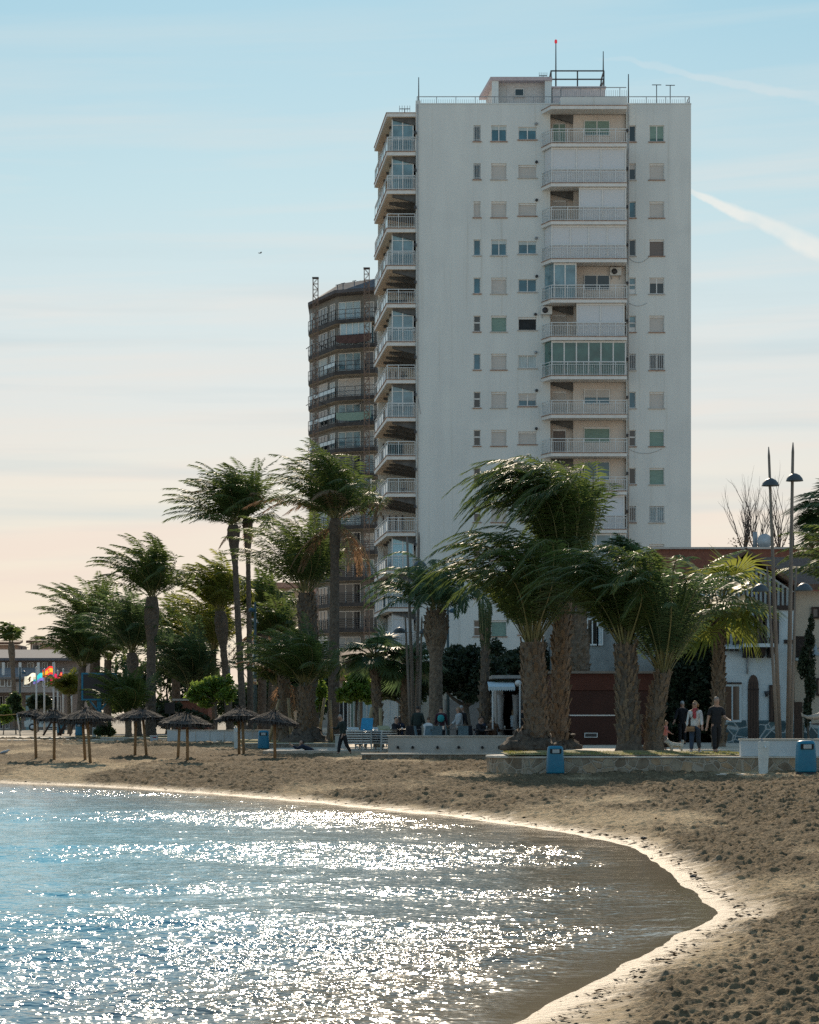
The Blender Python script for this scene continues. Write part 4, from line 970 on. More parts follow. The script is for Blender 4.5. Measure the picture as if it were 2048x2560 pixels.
    # leafless trees above the brick wall
    for k, (u, v, top, lab, sd) in enumerate(((1862, 1368, 1262, 'leafless tree with a few brown leaves, left above the brick wall', 1), (1893, 1368, 1236, 'taller leafless tree above the brick wall between the lamp poles', 2), (1948, 1368, 1252, 'leafless tree above the brick wall, right of the lamp poles', 3))):
        Y = 150; rnd = random.Random(sd); b = Vector((X(u, Y), Y, .78)); tp = P(u, v+20, Y)
        root = thing('bare_tree', lab, 'tree', tuple(b), 'leafless trees behind the brick wall')
        m = MB(); m.tube([b, tp], [.16, .09], 7)
        def br(p, d, L, r, dep):
            pts = [p]; 
            for i in range(4):
                d = (d+Vector((rnd.uniform(-.14, .14), rnd.uniform(-.14, .14), .08))).normalized(); pts.append(pts[-1]+d*L/4)
            m.tube(pts, [r, r*.8, r*.62, r*.45, r*.25], 4)
            if dep:
                for i in range(4): br(pts[1+i % 4], (d+Vector((rnd.uniform(-.55, .55), rnd.uniform(-.5, .5), rnd.uniform(-.1, .4)))).normalized(), L*rnd.uniform(.4, .7), r*.45, dep-1)
        H = (v-top)*Y/F
        for i in range(7): br(tp, Vector((rnd.uniform(-.4, .4), rnd.uniform(-.3, .3), 1)).normalized(), H*rnd.uniform(.6, 1.12), .05, 2)
        m.build('trunk', M('twig', (.12, .095, .08), rough=.9), root)
        m = MB(); rg = np.random.default_rng(sd); c = np.array([X(u, Y), Y, Z(1350, Y)])
        leaf_cloud(m, [(c[0]-.2, Y, c[2]-.1, .9, .8, .45)], 60, .10, rg); m.build('crown', M('brown_leaf', (.22, .12, .05), rough=.7), root)
build_trees()
# ================================================================ OTHER BUILDINGS
def simple_window(x0, x1, z0, z1, y, mat, parent, frame=trim, out=.04, t=.08):
    m = MB(); m.box(x0, x1, y-.02, y+.05, z0, z1); p = m.build('window', mat, parent)
    f = MB(); ya, yb = y-.02-out, y-.022
    f.box(x0-t, x0, ya, yb, z0-t, z1+t); f.box(x1, x1+t, ya, yb, z0-t, z1+t); f.box(x0, x1, ya, yb, z0-t, z0); f.box(x0, x1, ya, yb, z1, z1+t); f.box((x0+x1)/2-.03, (x0+x1)/2+.03, ya, yb, z0, z1)
    f.build('frame', frame, p)
    return p

def build_second_tower():
    Y = 262.0; s = F/Y
    oc = M('ochre_render', (.245, .242, .225), rough=.9, var=.12, scale=.6); dk = M('balcony_brown', (.058, .054, .053), rough=.85, var=.25, scale=1.5)
    pale = M('pale_render', (.36, .33, .28), rough=.9, var=.10, scale=.7)
    # plan: facets of the rounded front, left to right, as (x, y)
    A = (X(766, Y+8), Y+8); B = (X(838, Y), Y); C = (X(938, Y-2), Y-2); D = (X(1000, Y+4), Y+4)
    root = thing('apartment_tower', 'older rounded brown and ochre apartment tower under renovation, left behind the white tower', 'apartment building', ((B[0]+C[0])/2, Y, .78))
    zt = Z(735, Y)
    def inset(d):
        return [(A[0]+.22+d*.04, A[1]+d), (B[0]+d*.1, B[1]+d), (C[0], C[1]+d), (D[0], D[1]+d)]
    core = inset(1.6)
    poly = core+[(D[0], Y+24), (A[0]+1.2, Y+24)]
    m = MB(); m.prism(poly, .78, zt); m.build('wall', oc, root)
    # roof with ragged tiled rim and lift house
    m = MB(); rim = inset(-.5); m.prism(rim+[(D[0], Y+20), (A[0], Y+20)], zt+.002, zt+.35); m.build('roof', M('roof_felt', (.10, .095, .10), rough=.9, var=.3, scale=1), root)
    m = MB(); a = inset(1.0); b = inset(4.0); zz = zt+.35
    m.add([(*a[0], zz), (*a[1], zz), (*b[1], zz+1.5), (*b[0], zz+.9)], [(0, 1, 2, 3)]); m.add([(*a[1], zz), (*a[2], zz), (*b[2], zz+1.7), (*b[1], zz+1.5)], [(0, 1, 2, 3)]); m.add([(*a[2], zz), (*a[3], zz), (*b[3], zz+1.7), (*b[2], zz+1.7)], [(0, 1, 2, 3)])
    m.build('roof_slope', M('roof_slate', (.12, .115, .12), rough=.8, var=.3, scale=2), root)
    rnd = random.Random(8)
    floors = 15; step = (zt-Z(1700, Y))/floors
    dimb = M('dim_blind', (.38, .40, .40), rough=.7, var=.1); pan = [dimb, glassp, shutter, glassp, curtain, greenb]
    for i in range(floors):
        z = zt-(i+1)*step
        outer = inset(0); mid = inset(.12)
        m = MB(); m.prism([outer[0], outer[1], outer[2], outer[3], core[3], core[2], core[1], core[0]], z-.42, z); m.mat(1); m.prism([(p[0], p[1]+.15) for p in outer]+[core[3], core[2], core[1], core[0]], z-.46, z-.422)
        m.build('balcony_slab', [dk, pale], root)
        # railing: posts and rails along the three facets
        m = MB()
        for k in range(3):
            p, q = Vector((*mid[k], 0)), Vector((*mid[k+1], 0)); n = max(3, int((q-p).length/1.1))
            for j in range(n+1):
                c = p.lerp(q, j/n); m.bar((c.x, c.y, z), (c.x, c.y, z+1.08), .07)
            for h in (1.08, .12)+((.38, .62, .86) if i > 5 else (.6,)): m.bar((p.x, p.y, z+h), (q.x, q.y, z+h), .07 if h > 1 else .035, .05)
        m.build('railing', metald, root)
        if i in (1, 4):                                          # tarpaulin hung on the rail
            p, q = Vector((*mid[1], 0)), Vector((*mid[2], 0)); n = 14; vs = []; 
            for j in range(n+1):
                c = p.lerp(q, .02+.88*j/n); sag = .25*math.sin(math.pi*j/n)**.5
                vs += [(c.x, c.y-.10, z+1.1-sag*.3), (c.x, c.y-.13, z+.05-sag*1.1+.35)]
            m.add(vs, [])
            m2 = MB(); m2.add(vs, [(2*j, 2*j+2, 2*j+3, 2*j+1) for j in range(n)])
            m2.build('tarpaulin', M('brown_tarp', (.09, .05, .045), rough=.8, var=.25, scale=3) if i == 1 else greenb, root)
        if i in (2, 3, 4, 5):
            p, q = Vector((*mid[0], 0)), Vector((*mid[1], 0)); m = MB()
            c0, c1 = p.lerp(q, .05 if i != 2 else .6), p.lerp(q, .98)
            m.slab([(c0.x, c0.y-.06, z+.62), (c1.x, c1.y-.06, z+.62), (c1.x, c1.y-.06, z+1.02), (c0.x, c0.y-.06, z+1.02)], (0, .02, 0)); m.build('glass_panel', frost, root)
        # doors and windows behind
        for k, parts in enumerate((((.08, .2), (.32, .68), (.78, .95)), ((.05, .62), (.74, .97)), ((.05, .5), (.6, .95)))):
            p, q = Vector((*core[k], 0)), Vector((*core[k+1], 0)); nrm = Vector(((q-p).y, -(q-p).x, 0)).normalized()
            for (t0, t1) in parts:
                a0, a1 = p.lerp(q, t0)+nrm*.06, p.lerp(q, t1)+nrm*.06
                mt = rnd.choice(pan[:5] if i else [dimb, frost]) if rnd.random() < .6 else glassd
                h = 2.1 if rnd.random() < .7 else 1.9
                m = MB(); m.slab([(a0.x, a0.y, z+.03), (a1.x, a1.y, z+.03), (a1.x, a1.y, z+h), (a0.x, a0.y, z+h)], tuple(-nrm*.05)); w = m.build('window', mt, root)
                f = MB(); n = max(2, int((a1-a0).length/.85))
                for j in range(n+1):
                    c = a0.lerp(a1, j/n)+nrm*.02; f.bar((c.x, c.y, z+.03), (c.x, c.y, z+h), .07)
                f.bar((a0.x, a0.y-.02, z+h), (a1.x, a1.y-.02, z+h), .08); f.build('frame', trim, w)
        if i in (1, 7):                                          # closed-in balcony
            p, q = Vector((*inset(.3)[1], 0)), Vector((*inset(.3)[2], 0)); m = MB(); c0, c1 = p.lerp(q, .12), p.lerp(q, .9)
            m.slab([(c0.x, c0.y, z+.02), (c1.x, c1.y, z+.02), (c1.x, c1.y, z+step-.47), (c0.x, c0.y, z+step-.47)], (0, .05, 0)); e = m.build('balcony_enclosure', frost if i == 1 else glassb, root)
            f = MB()
            for j in range(6): c = c0.lerp(c1, j/5); f.bar((c.x, c.y-.03, z), (c.x, c.y-.03, z+step-.47), .16 if i == 7 else .09)
            f.build('frame', trim, e)
    # little antennas on the roof
    for u, v0, v1 in ((844, 712, 728), (858, 708, 722), (886, 702, 716), (898, 703, 716)):
        m = MB(); y = Y+3; m.tube([(X(u, y), y, Z(v1+14, y)), (X(u, y), y, Z(v0, y))], .05, 5); m.bar((X(u-5, y), y, Z(v0+1, y)), (X(u+5, y), y, Z(v0-1, y)), .07); m.build('antenna', metald, root)
    # two lattice hoist masts in front (stand on the ground by themselves)
    for k, (u, v, lab) in enumerate(((789, 695, 'rusty lattice hoist mast against the left facet of the ochre tower'), (917, 671, 'taller rusty lattice hoist mast against the middle of the ochre tower'))):
        y = Y-3.2; x = X(u, y); w = .27; zt2 = Z(v, y)
        t = thing('hoist_mast', lab, 'lattice mast', (x, y, .78), 'lattice hoist masts on the ochre tower')
        m = MB()
        for sx in (-w, w):
            for sy in (-w, w): m.bar((x+sx, y+sy, .78), (x+sx, y+sy, zt2), .08)
        m.build('leg', rust, t)
        m = MB(); n = int((zt2-.78)/.62)
        for i in range(n):
            z0 = .78+i*(zt2-.78)/n; z1 = .78+(i+1)*(zt2-.78)/n
            for sy in (-w, w):
                m.bar((x-w, y+sy, z0), (x+w, y+sy, z0), .045); a, b = ((-w, w) if i % 2 else (w, -w)); m.bar((x+a, y+sy, z0), (x+b, y+sy, z1), .04)
            for sx in (-w, w): m.bar((x+sx, y-w, z0), (x+sx, y+w, z1), .035)
        m.build('lattice', rust, t)
        m = MB(); m.box(x-w-.08, x+w+.08, y-w-.08, y+w+.08, zt2-.06, zt2+.06); m.build('head_plate', metald, t)
        for i in range(7):                                       # ties back to the building
            z = 5+i*6.2; m = MB(); m.bar((x-w, y+w, z), (x-w-.9, y+3.6, z), .06); m.bar((x+w, y+w, z), (x+w+.9, y+3.6, z), .06); m.build('wall_tie', metald, t)
build_second_tower()

tile = M('roof_tile', (.105, .06, .042), rough=.85, col2=(.17, .10, .07), scale=3, bump=.6, bscale=5, stretch=(6, 1, 1))
bluew = M('blue_white_render', (.54, .60, .62), rough=.92, var=.08, scale=1.2, bump=.2, bscale=12)
beigew = M('beige_render', (.50, .44, .36), rough=.92, var=.09, scale=1, bump=.12, bscale=10)
timber = M('dark_timber', (.045, .03, .025), rough=.8, var=.3, scale=6)
doorm = M('brown_door', (.075, .045, .032), rough=.65, var=.25, scale=5, stretch=(6, 1, .5))
def crazy_stone(name, a, b, mortar, sc):
    if name in MATS: return MATS[name]
    m = M(name, a, rough=.9, col2=b, scale=sc*.9); N = m.node_tree.nodes; L = m.node_tree.links; bs = N['Principled BSDF']
    src = bs.inputs['Base Color'].links[0].from_socket
    tc = [n for n in N if n.type == 'TEX_COORD'][0]
    v = N.new('ShaderNodeTexVoronoi'); v.feature = 'DISTANCE_TO_EDGE'; v.inputs['Scale'].default_value = sc; L.new(tc.outputs['Object'], v.inputs['Vector'])
    v2 = N.new('ShaderNodeTexVoronoi'); v2.inputs['Scale'].default_value = sc; L.new(tc.outputs['Object'], v2.inputs['Vector'])
    r = N.new('ShaderNodeValToRGB'); r.color_ramp.elements[0].position = .035; r.color_ramp.elements[1].position = .075; L.new(v.outputs['Distance'], r.inputs[0])
    hs = N.new('ShaderNodeMix'); hs.data_type = 'RGBA'; hs.blend_type = 'MULTIPLY'; hs.inputs[0].default_value = .75
    rr = N.new('ShaderNodeValToRGB'); e = rr.color_ramp.elements; e[0].color = (.45, .42, .40, 1); e[1].color = (1.25, 1.05, .85, 1); k = e.new(.5); k.color = (.85, .95, 1.0, 1)
    sp = N.new('ShaderNodeSeparateColor'); L.new(v2.outputs['Color'], sp.inputs[0]); L.new(sp.outputs[0], rr.inputs[0])
    L.new(src, hs.inputs[6]); L.new(rr.outputs[0], hs.inputs[7])
    mx = N.new('ShaderNodeMix'); mx.data_type = 'RGBA'; L.new(r.outputs[0], mx.inputs[0]); mx.inputs[6].default_value = (*mortar, 1); L.new(hs.outputs[2], mx.inputs[7]); L.new(mx.outputs[2], bs.inputs['Base Color'])
    bp = N.new('ShaderNodeBump'); bp.inputs['Strength'].default_value = .7; bp.inputs['Distance'].default_value = .04; L.new(r.outputs[0], bp.inputs['Height']); L.new(bp.outputs[0], bs.inputs['Normal'])
    return m

def build_houses():
    # ---- blue-white half-timbered house
    Y = 104.0; x0, x1 = X(1806, Y), X(1985, Y); zb = 1.1; ze = Z(1480, Y)
    h = thing('town_house', 'blue-white half-timbered house with an arched brown door behind the lamp poles', 'house', ((x0+x1)/2, Y, zb))
    zp = Z(1398, Y); xp = X(1850, Y)
    wp = [(X(1802, Y), zb), (x1, zb), (x1, Z(1478, Y)), (X(1862, Y), Z(1398, Y)), (X(1802, Y), Z(1440, Y))]
    m = MB(); m.slab([(p[0], Y, p[1]) for p in wp], (0, 9, 0)); m.build('wall', bluew, h)
    m = MB()
    m.slab([(X(1862, Y), Y-.5, zp+.25), (x1+.25, Y-.5, Z(1478, Y)+.02), (x1+.25, Y-.5, Z(1478, Y)+.22), (X(1862, Y), Y-.5, zp+.47)], (0, 10, 0))
    m.slab([(X(1862, Y), Y-.5, zp+.25), (X(1862, Y), Y-.5, zp+.47), (X(1795, Y), Y-.5, Z(1445, Y)+.2), (X(1795, Y), Y-.5, Z(1445, Y))], (0, 10, 0))
    m.build('roof', tile, h)
    m = MB(); ty = Y-.07; 
    def zroof(u): return zp-(zp-Z(1478, Y))*(max(0, (u-1862)/(1985-1862)) if u > 1862 else (1862-u)/(1862-1760)*.92)
    for u in range(1809, 1985, 11): m.box(X(u, Y)-.04, X(u, Y)+.04, ty, Y-.002, Z(1517, Y), zroof(u)-.1)
    m.box(X(1803, Y), x1, ty-.01, Y-.002, Z(1519, Y)-.11, Z(1519, Y)+.09); m.box(x1-.14, x1, ty-.012, Y-.002, Z(1519, Y)+.09, Z(1480, Y))
    m.box(X(1960, Y), x1, ty-.01, Y-.002, Z(1604, Y)-.08, Z(1604, Y)+.08)
    for u in (1812, 1835, 1852, 1890, 1910): m.box(X(u, Y)-.05, X(u, Y)+.05, ty, Y-.002, Z(1612, Y), Z(1521, Y)-.1)
    m.build('timber_frame', timber, h)
    shut = M('brown_shutter', (.16, .115, .09), rough=.75, var=.2, scale=4, stretch=(1, 1, 14))
    for u0, u1 in ((1812, 1822), (1836, 1853), (1863, 1873), (1888, 1914), (1932, 1944)): 
        simple_window(X(u0, Y), X(u1, Y), Z(1607, Y), Z(1535, Y), Y-.05, shut, h, timber, t=.05)
    m = MB(); m.box(X(1855, Y), X(1936, Y), Y-.9, Y-.002, Z(1619, Y), Z(1610, Y)); bal = m.build('balcony', bluew, h)
    m = MB(); 
    for k in range(14): xx = X(1857, Y)+(X(1934, Y)-X(1857, Y))*k/13; m.box(xx-.025, xx+.025, Y-.88, Y-.84, Z(1610, Y), Z(1598, Y))
    m.box(X(1856, Y), X(1935, Y), Y-.9, Y-.83, Z(1598, Y), Z(1595.5, Y)); m.build('railing', timber, bal)
    for u in (1862, 1882, 1902, 1924):
        m = MB(); m.slab([(X(u, Y)-.1, Y-.85, Z(1619, Y)-.02), (X(u, Y)-.1, Y-.003, Z(1619, Y)-.02), (X(u, Y)-.1, Y-.003, Z(1619, Y)-.45), (X(u, Y)-.1, Y-.55, Z(1619, Y)-.32)], (.22, 0, 0)); m.build('corbel', timber, bal)
    m = MB(); m.box(X(1806, Y), X(1850, Y), Y-.35, Y-.003, Z(1617, Y)-.1, Z(1617, Y)); m.build('ledge', bluew, h)
    for u in (1815, 1829, 1842): m = MB(); m.box(X(u, Y)-.06, X(u, Y)+.06, Y-.33, Y-.004, Z(1628, Y), Z(1617, Y)-.102); m.build('corbel', timber, h)
    # arched door
    u0, u1 = 1870, 1897; xa, xb = X(u0, Y), X(u1, Y); xm = (xa+xb)/2; zs = Z(1722, Y); pts = [(xa, Y-.05, zb+.12), (xb, Y-.05, zb+.12), (xb, Y-.05, zs)]
    for k in range(1, 8): a = math.pi*k/8/1; pts.append((xm+(xb-xm)*math.cos(a), Y-.05, zs+(Z(1687, Y)-zs)*math.sin(a)**.8))
    pts.append((xa, Y-.05, zs)); m = MB(); m.slab(pts, (0, .2, 0)); d = m.build('door', doorm, h)
    m = MB(); 
    for k in range(1, 4): xx = xa+(xb-xa)*k/4; m.box(xx-.012, xx+.012, Y-.065, Y-.048, zb+.15, zs+.3)
    m.box(xa, xb, Y-.07, Y-.047, zs-.05, zs); m.build('moulding', timber, d)
    m = MB(); m.box(xa-.15, xb+.15, Y-.5, Y-.052, zb, zb+.118); m.build('step', M('door_step', (.30, .28, .26), rough=.9), h)
    simple_window(X(1813, Y), X(1848, Y), Z(1800, Y), Z(1716, Y), Y-.03, glassd, h, bluew, t=.1); m = MB(); m.box(X(1807, Y), X(1854, Y), Y-.16, Y-.004, Z(1716, Y)+.11, Z(1706, Y)); m.build('lintel', timber, h)
    simple_window(X(1926, Y), X(1946, Y), Z(1801, Y), Z(1716, Y), Y-.03, doorm, h, timber, t=.06)
    m = MB(); m.box(X(1807, Y), xa-.02, Y-.06, Y-.003, zb, Z(1801, Y)); m.box(xb+.02, x1, Y-.06, Y-.003, zb, Z(1801, Y)); m.build('stone_base', crazy_stone('blue_crazy_stone', (.07, .13, .15), (.13, .20, .22), (.42, .46, .46), 2.2), h)
    m = MB(); m.tube([(X(1916, Y), Y-.12, Z(1742, Y)), (X(1916, Y), Y-.12, Z(1728, Y))], [.05, .1], 8); m.bar((X(1916, Y), Y-.12, Z(1735, Y)), (X(1916, Y), Y, Z(1733, Y)), .04); m.build('wall_lantern', metald, h)
    m = MB(); m.tube([(X(1868.5, Y), Y-.06, Z(1685, Y)), (X(1868.5, Y), Y-.06, Z(1642, Y))], .04, 6); m.build('drain_pipe', metalg, h)
    # ---- beige house at the right edge
    Y2 = 105.0; x0, x1 = X(1987, Y2), X(2230, Y2)
    g = thing('town_house', 'beige rendered house with dark shutters at the right edge, ivy beside it', 'house', ((x0+x1)/2, Y2, 1.1))
    m = MB(); m.prism([(x0, Y2), (x1, Y2), (x1, Y2+9), (x0, Y2+9)], 1.1, Z(1478, Y2)); m.build('wall', beigew, g)
    m = MB(); m.slab([(X(1935, Y2), Y2-.6, Z(1476, Y2)), (x1, Y2-.6, Z(1476, Y2)), (x1, Y2+6, Z(1385, Y2)), (X(1930, Y2), Y2+6, Z(1385, Y2))], (0, 0, .25)); m.build('roof', tile, g)
    simple_window(X(2033, Y2), X(2060, Y2), Z(1542, Y2), Z(1522, Y2), Y2-.03, brownb, g, timber)
    simple_window(X(2045, Y2), X(2075, Y2), Z(1735, Y2), Z(1700, Y2), Y2-.03, glassd, g, timber)
    m = MB(); m.box(X(1982, Y2), X(2012, Y2), Y2-.9, Y2-.004, Z(1652, Y2), Z(1646, Y2)); b = m.build('balcony', bluew, g)
    m = MB(); 
    for k in range(11): xx = X(1983, Y2)+(X(2010, Y2)-X(1983, Y2))*k/10; m.box(xx-.02, xx+.02, Y2-.88, Y2-.84, Z(1646, Y2), Z(1594, Y2))
    m.box(X(1982, Y2), X(2011, Y2), Y2-.9, Y2-.82, Z(1595, Y2), Z(1592, Y2)); m.build('railing', timber, b)
    m = MB(); m.box(X(1983, Y2), X(2006, Y2), Y2-.06, Y2-.003, 1.12, Z(1755, Y2)); m.build('gate', doorm, g)
    m = MB(); m.box(X(2010, Y2), X(2070, Y2), Y2-.07, Y2-.003, 1.12, Z(1808, Y2)); m.build('stone_base', MATS['blue_crazy_stone'], g)
    m = MB(); m.box(X(2012, Y2), X(2028, Y2), Y2-.05, Y2-.004, Z(1808, Y2), Z(1755, Y2)); m.build('door', bluew, g)
    m = MB(); m.tube([(X(2070, Y2), Y2-.02, Z(1612, Y2)), (X(2060, Y2), Y2-.9, Z(1610, Y2)), (X(2030, Y2), Y2-1.0, Z(1626, Y2))], .03, 6); m.lathe([(.34, -.22), (.30, -.16), (.10, 0), (.08, .2), (.02, .3)], (X(2029, Y2), Y2-1.0, Z(1629, Y2)), 14); m.build('wall_lamp', M('lamp_grey', (.30, .34, .35), rough=.5, metal=.2), g)
    # ---- long brick building behind
    Y3 = 128.0; br = M('red_brick', (.19, .075, .05), rough=.9, col2=(.27, .11, .075), scale=5, bump=.3, bscale=16)
    k = thing('brick_building', 'low red brick building with a flat parapet behind the fan palm', 'building', (X(1850, Y3), Y3, .78))
    m = MB(); m.box(X(1640, Y3), X(2200, Y3), Y3, Y3+10, .78, Z(1373, Y3)); m.build('wall', br, k)
    m = MB(); m.box(X(1638, Y3), X(2202, Y3), Y3-.15, Y3+10.1, Z(1373, Y3)+.002, Z(1368, Y3)); m.build('coping', soffit, k)
    y = Y3+4
    m = MB(); m.tube([(X(1888, y), y, Z(1370, y)), (X(1888, y), y, Z(1330, y))], .12, 8); m.build('chimney_pipe', metalg, k)
    m = MB(); m.tube([(X(1908, y), y, Z(1372, y)), (X(1910, y), y, Z(1352, y))], .05, 6); m.lathe([(.01, 0), (.35, .09), (.42, .18)], (0, 0, 0), 14); 
    vs = m.v[-42:]; m.v[-42:] = [(X(1910, y)+p[0], y-.3+.18-p[2], Z(1354, y)+p[1]) for p in vs]; m.build('satellite_dish', M('dish_grey', (.52, .52, .52), rough=.5), k)
    m = MB(); 
    for u in (1976, 1984): m.bar((X(u, y), y, Z(1372, y)), (X(u, y), y, Z(1328, y)), .08)
    m.bar((X(1970, y), y, Z(1330, y)), (X(1992, y), y, Z(1330, y)), .06); m.bar((X(1972, y), y, Z(1348, y)), (X(1988, y), y, Z(1348, y)), .05); m.build('antenna', metald, k)
    # ---- brown kiosk
    Yk = 97.0; kb = M('kiosk_brown', (.052, .019, .014), rough=.55, var=.18, scale=1.2, spec=.3); kt = M('kiosk_rust', (.088, .027, .018), rough=.55, var=.15, scale=1.2, spec=.3)
    k = thing('kiosk', 'dark brown flat-roofed kiosk with a light strip and small vent behind the palms', 'kiosk', (X(1530, Yk), Yk, 1.1))
    xa, xb = X(1385, Yk), X(1645, Yk)
    m = MB(); m.box(xa, xb, Yk, Yk+6, 1.1, Z(1727, Yk)); m.build('wall', kb, k)
    m = MB(); m.box(xa-.03, xb+.03, Yk-.04, Yk+6.05, Z(1726, Yk), Z(1684, Yk)); m.build('fascia', kt, k)
    m = MB(); m.box(X(1360, Yk), xb+.15, Yk-.2, Yk+6.1, Z(1684, Yk)+.002, Z(1678, Yk)); m.build('roof', M('kiosk_roof', (.22, .19, .16), rough=.8), k)
    m = MB(); m.box(xa, X(1538, Yk), Yk-.03, Yk-.002, Z(1790, Yk), Z(1787, Yk)); m.build('light_strip', trim, k)
    m = MB(); m.box(X(1462, Yk), X(1493, Yk), Yk-.04, Yk-.003, Z(1843, Yk), Z(1833, Yk)); v = m.build('vent', metald, k)
    f = MB(); a, b, c, d = X(1461, Yk), X(1494, Yk), Z(1844, Yk), Z(1832, Yk); 
    f.box(a, b, Yk-.06, Yk-.041, c, c+.03); f.box(a, b, Yk-.06, Yk-.041, d-.03, d); f.box(a, a+.03, Yk-.06, Yk-.041, c+.03, d-.03); f.box(b-.03, b, Yk-.06, Yk-.041, c+.03, d-.03); f.build('frame', metalw, v)
    # ---- cafe with awning
    Yc = 103.0
    c = thing('cafe', 'small pale cafe with a scalloped grey awning, left of the kiosk', 'cafe', (X(1300, Yc), Yc, .95))
    m = MB(); m.box(X(1240, Yc), X(1258, Yc), Yc, Yc+4, .95, Z(1705, Yc)); m.box(X(1302, Yc), X(1390, Yc), Yc+.3, Yc+4, .95, Z(1688, Yc)); m.box(X(1258, Yc), X(1302, Yc), Yc+2.5, Yc+2.7, .95, Z(1705, Yc)); m.build('wall', M('cafe_wall', (.40, .37, .34), rough=.9, var=.1), c)
    m = MB(); m.box(X(1228, Yc), X(1320, Yc), Yc-1.0, Yc+4, Z(1697, Yc), Z(1689, Yc)); m.build('roof', M('cafe_roof', (.30, .28, .26), rough=.85), c)
    m = MB(); m.box(X(1358, Yc), X(1392, Yc), Yc+.2, Yc+4.1, Z(1725, Yc), Z(1679, Yc)); m.build('fascia', M('cafe_fascia', (.45, .36, .30), rough=.85), c)
    m = MB(); ya, yb = Yc-1.9, Yc-.6; n = 24; xa, xb = X(1221, ya), X(1288, ya); vs = []; fs = []
    for i in range(n+1):
        x = xa+(xb-xa)*i/n; vs += [(x, yb, Z(1705, Yc)), (x, ya, Z(1718, Yc)), (x, ya-.01, Z(1725, Yc)-.07*(i % 2))]
    for i in range(n): fs += [(3*i, 3*i+1, 3*i+4, 3*i+3), (3*i+1, 3*i+2, 3*i+5, 3*i+4)]
    m.add(vs, fs); aw = m.build('awning', M('awning_cloth', (.46, .55, .58), rough=.8, col2=(.58, .64, .66), scale=8, stretch=(3, .3, .3)), c)
    m = MB(); m.bar((X(1232, ya), ya+.05, .95), (X(1232, ya), ya+.05, Z(1718, Yc)), .06); m.bar((X(1300, ya), ya+.05, .95), (X(1300, ya), ya+.05, Z(1705, Yc)), .06); m.build('post', metalw, aw)
    m = MB(); m.box(X(1262, Yc), X(1298, Yc), Yc+2.4, Yc+2.48, .97, Z(1720, Yc)); m.build('doorway', darkroom, c)
    for u in (1252, 1290): m = MB(); m.lathe([(.11, 0), (.16, .6), (.10, 1.3), (.17, 2.2)], (X(u, Yc-.3), Yc-.3, .97), 9); m.build('tied_curtain', M('tied_cloth', (.34, .33, .32), rough=.9), c)
    m = MB(); m.tube([(X(1293, Yc), Yc-.9, Z(1709, Yc)), (X(1293, Yc), Yc-1.15, Z(1709, Yc))], .14, 12); m.build('wall_clock', trim, c)
    m = MB(); m.box(X(1362, Yc), X(1382, Yc), Yc+.2, Yc+.29, 1.6, Z(1735, Yc)); w = m.build('window', glassd, c)
    # ---- cottage behind kiosk: pale wall with shuttered window
    Yh = 122.0
    h = thing('rear_house', 'weathered pale grey wall of a house with a shuttered window above the kiosk', 'house', (X(1500, Yh), Yh, .78))
    m = MB(); m.box(X(1380, Yh), X(1680, Yh), Yh, Yh+7, .78, Z(1520, Yh)); m.build('wall', M('weathered_render', (.27, .275, .265), rough=.95, var=.22, scale=1.2), h)
    simple_window(X(1470, Yh), X(1492, Yh), Z(1610, Yh), Z(1550, Yh), Yh-.03, glassd, h, trim); simple_window(X(1496, Yh), X(1504, Yh), Z(1610, Yh), Z(1570, Yh), Yh-.03, frost, h, trim)
    m = MB(); m.box(X(1380, Yh), X(1680, Yh), Yh-.25, Yh+7.2, Z(1520, Yh)+.002, Z(1513, Yh)); m.build('roof', tile, h)
    # ---- ground floor row behind the terrace (shop fronts, pale wall)
    Yr = 140.0
    r = thing('shop_row', 'low pale shop fronts under the towers behind the terrace', 'building', (X(960, Yr), Yr, .78))
    m = MB(); m.box(X(842, Yr), X(1250, Yr), Yr, Yr+8, .78, Z(1700, Yr)); m.build('wall', beigew, r)
    m = MB(); m.box(X(842, Yr), X(1010, Yr), Yr-1.2, Yr-.002, Z(1700, Yr), Z(1672, Yr)); m.build('canopy', M('orange_fascia', (.45, .26, .12), rough=.85), r)
    m = MB(); m.slab([(X(838, Yr), Yr-1.6, Z(1668, Yr)), (X(935, Yr), Yr-1.6, Z(1640, Yr)), (X(935, Yr), Yr+3, Z(1625, Yr)), (X(838, Yr), Yr+3, Z(1625, Yr))], (0, 0, .15)); m.build('roof', tile, r)
    for u0, u1, mt in ((850, 868, darkroom), (878, 892, greenb), (905, 930, frost), (955, 992, trim), (1035, 1050, darkroom)):
        simple_window(X(u0, Yr), X(u1, Yr), .85, Z(1745, Yr), Yr-.03, mt, r, trim)
    m = MB(); m.box(X(1110, Yr), X(1240, Yr), Yr-2.5, Yr-2.2, .78, Z(1750, Yr)); m.build('screen_wall', M('taupe_panel', (.28, .25, .23), rough=.9), r)
    # ---- low-rise blocks seen through the palms
    Ya = 210.0
    a = thing('apartment_block', 'ochre low-rise block with balconies glimpsed between the tall palm trunks', 'apartment building', (X(690, Ya), Ya, .78))
    m = MB(); m.box(X(628, Ya), X(775, Ya), Ya, Ya+10, .78, Z(1470, Ya)); m.build('wall', M('ochre_block', (.46, .35, .25), rough=.9, var=.1), a)
    m = MB(); m.box(X(622, Ya), X(780, Ya), Ya-.6, Ya+10.4, Z(1470, Ya)+.002, Z(1457, Ya)); m.build('roof', M('pinkish_tile', (.33, .20, .16), rough=.85, var=.2), a)
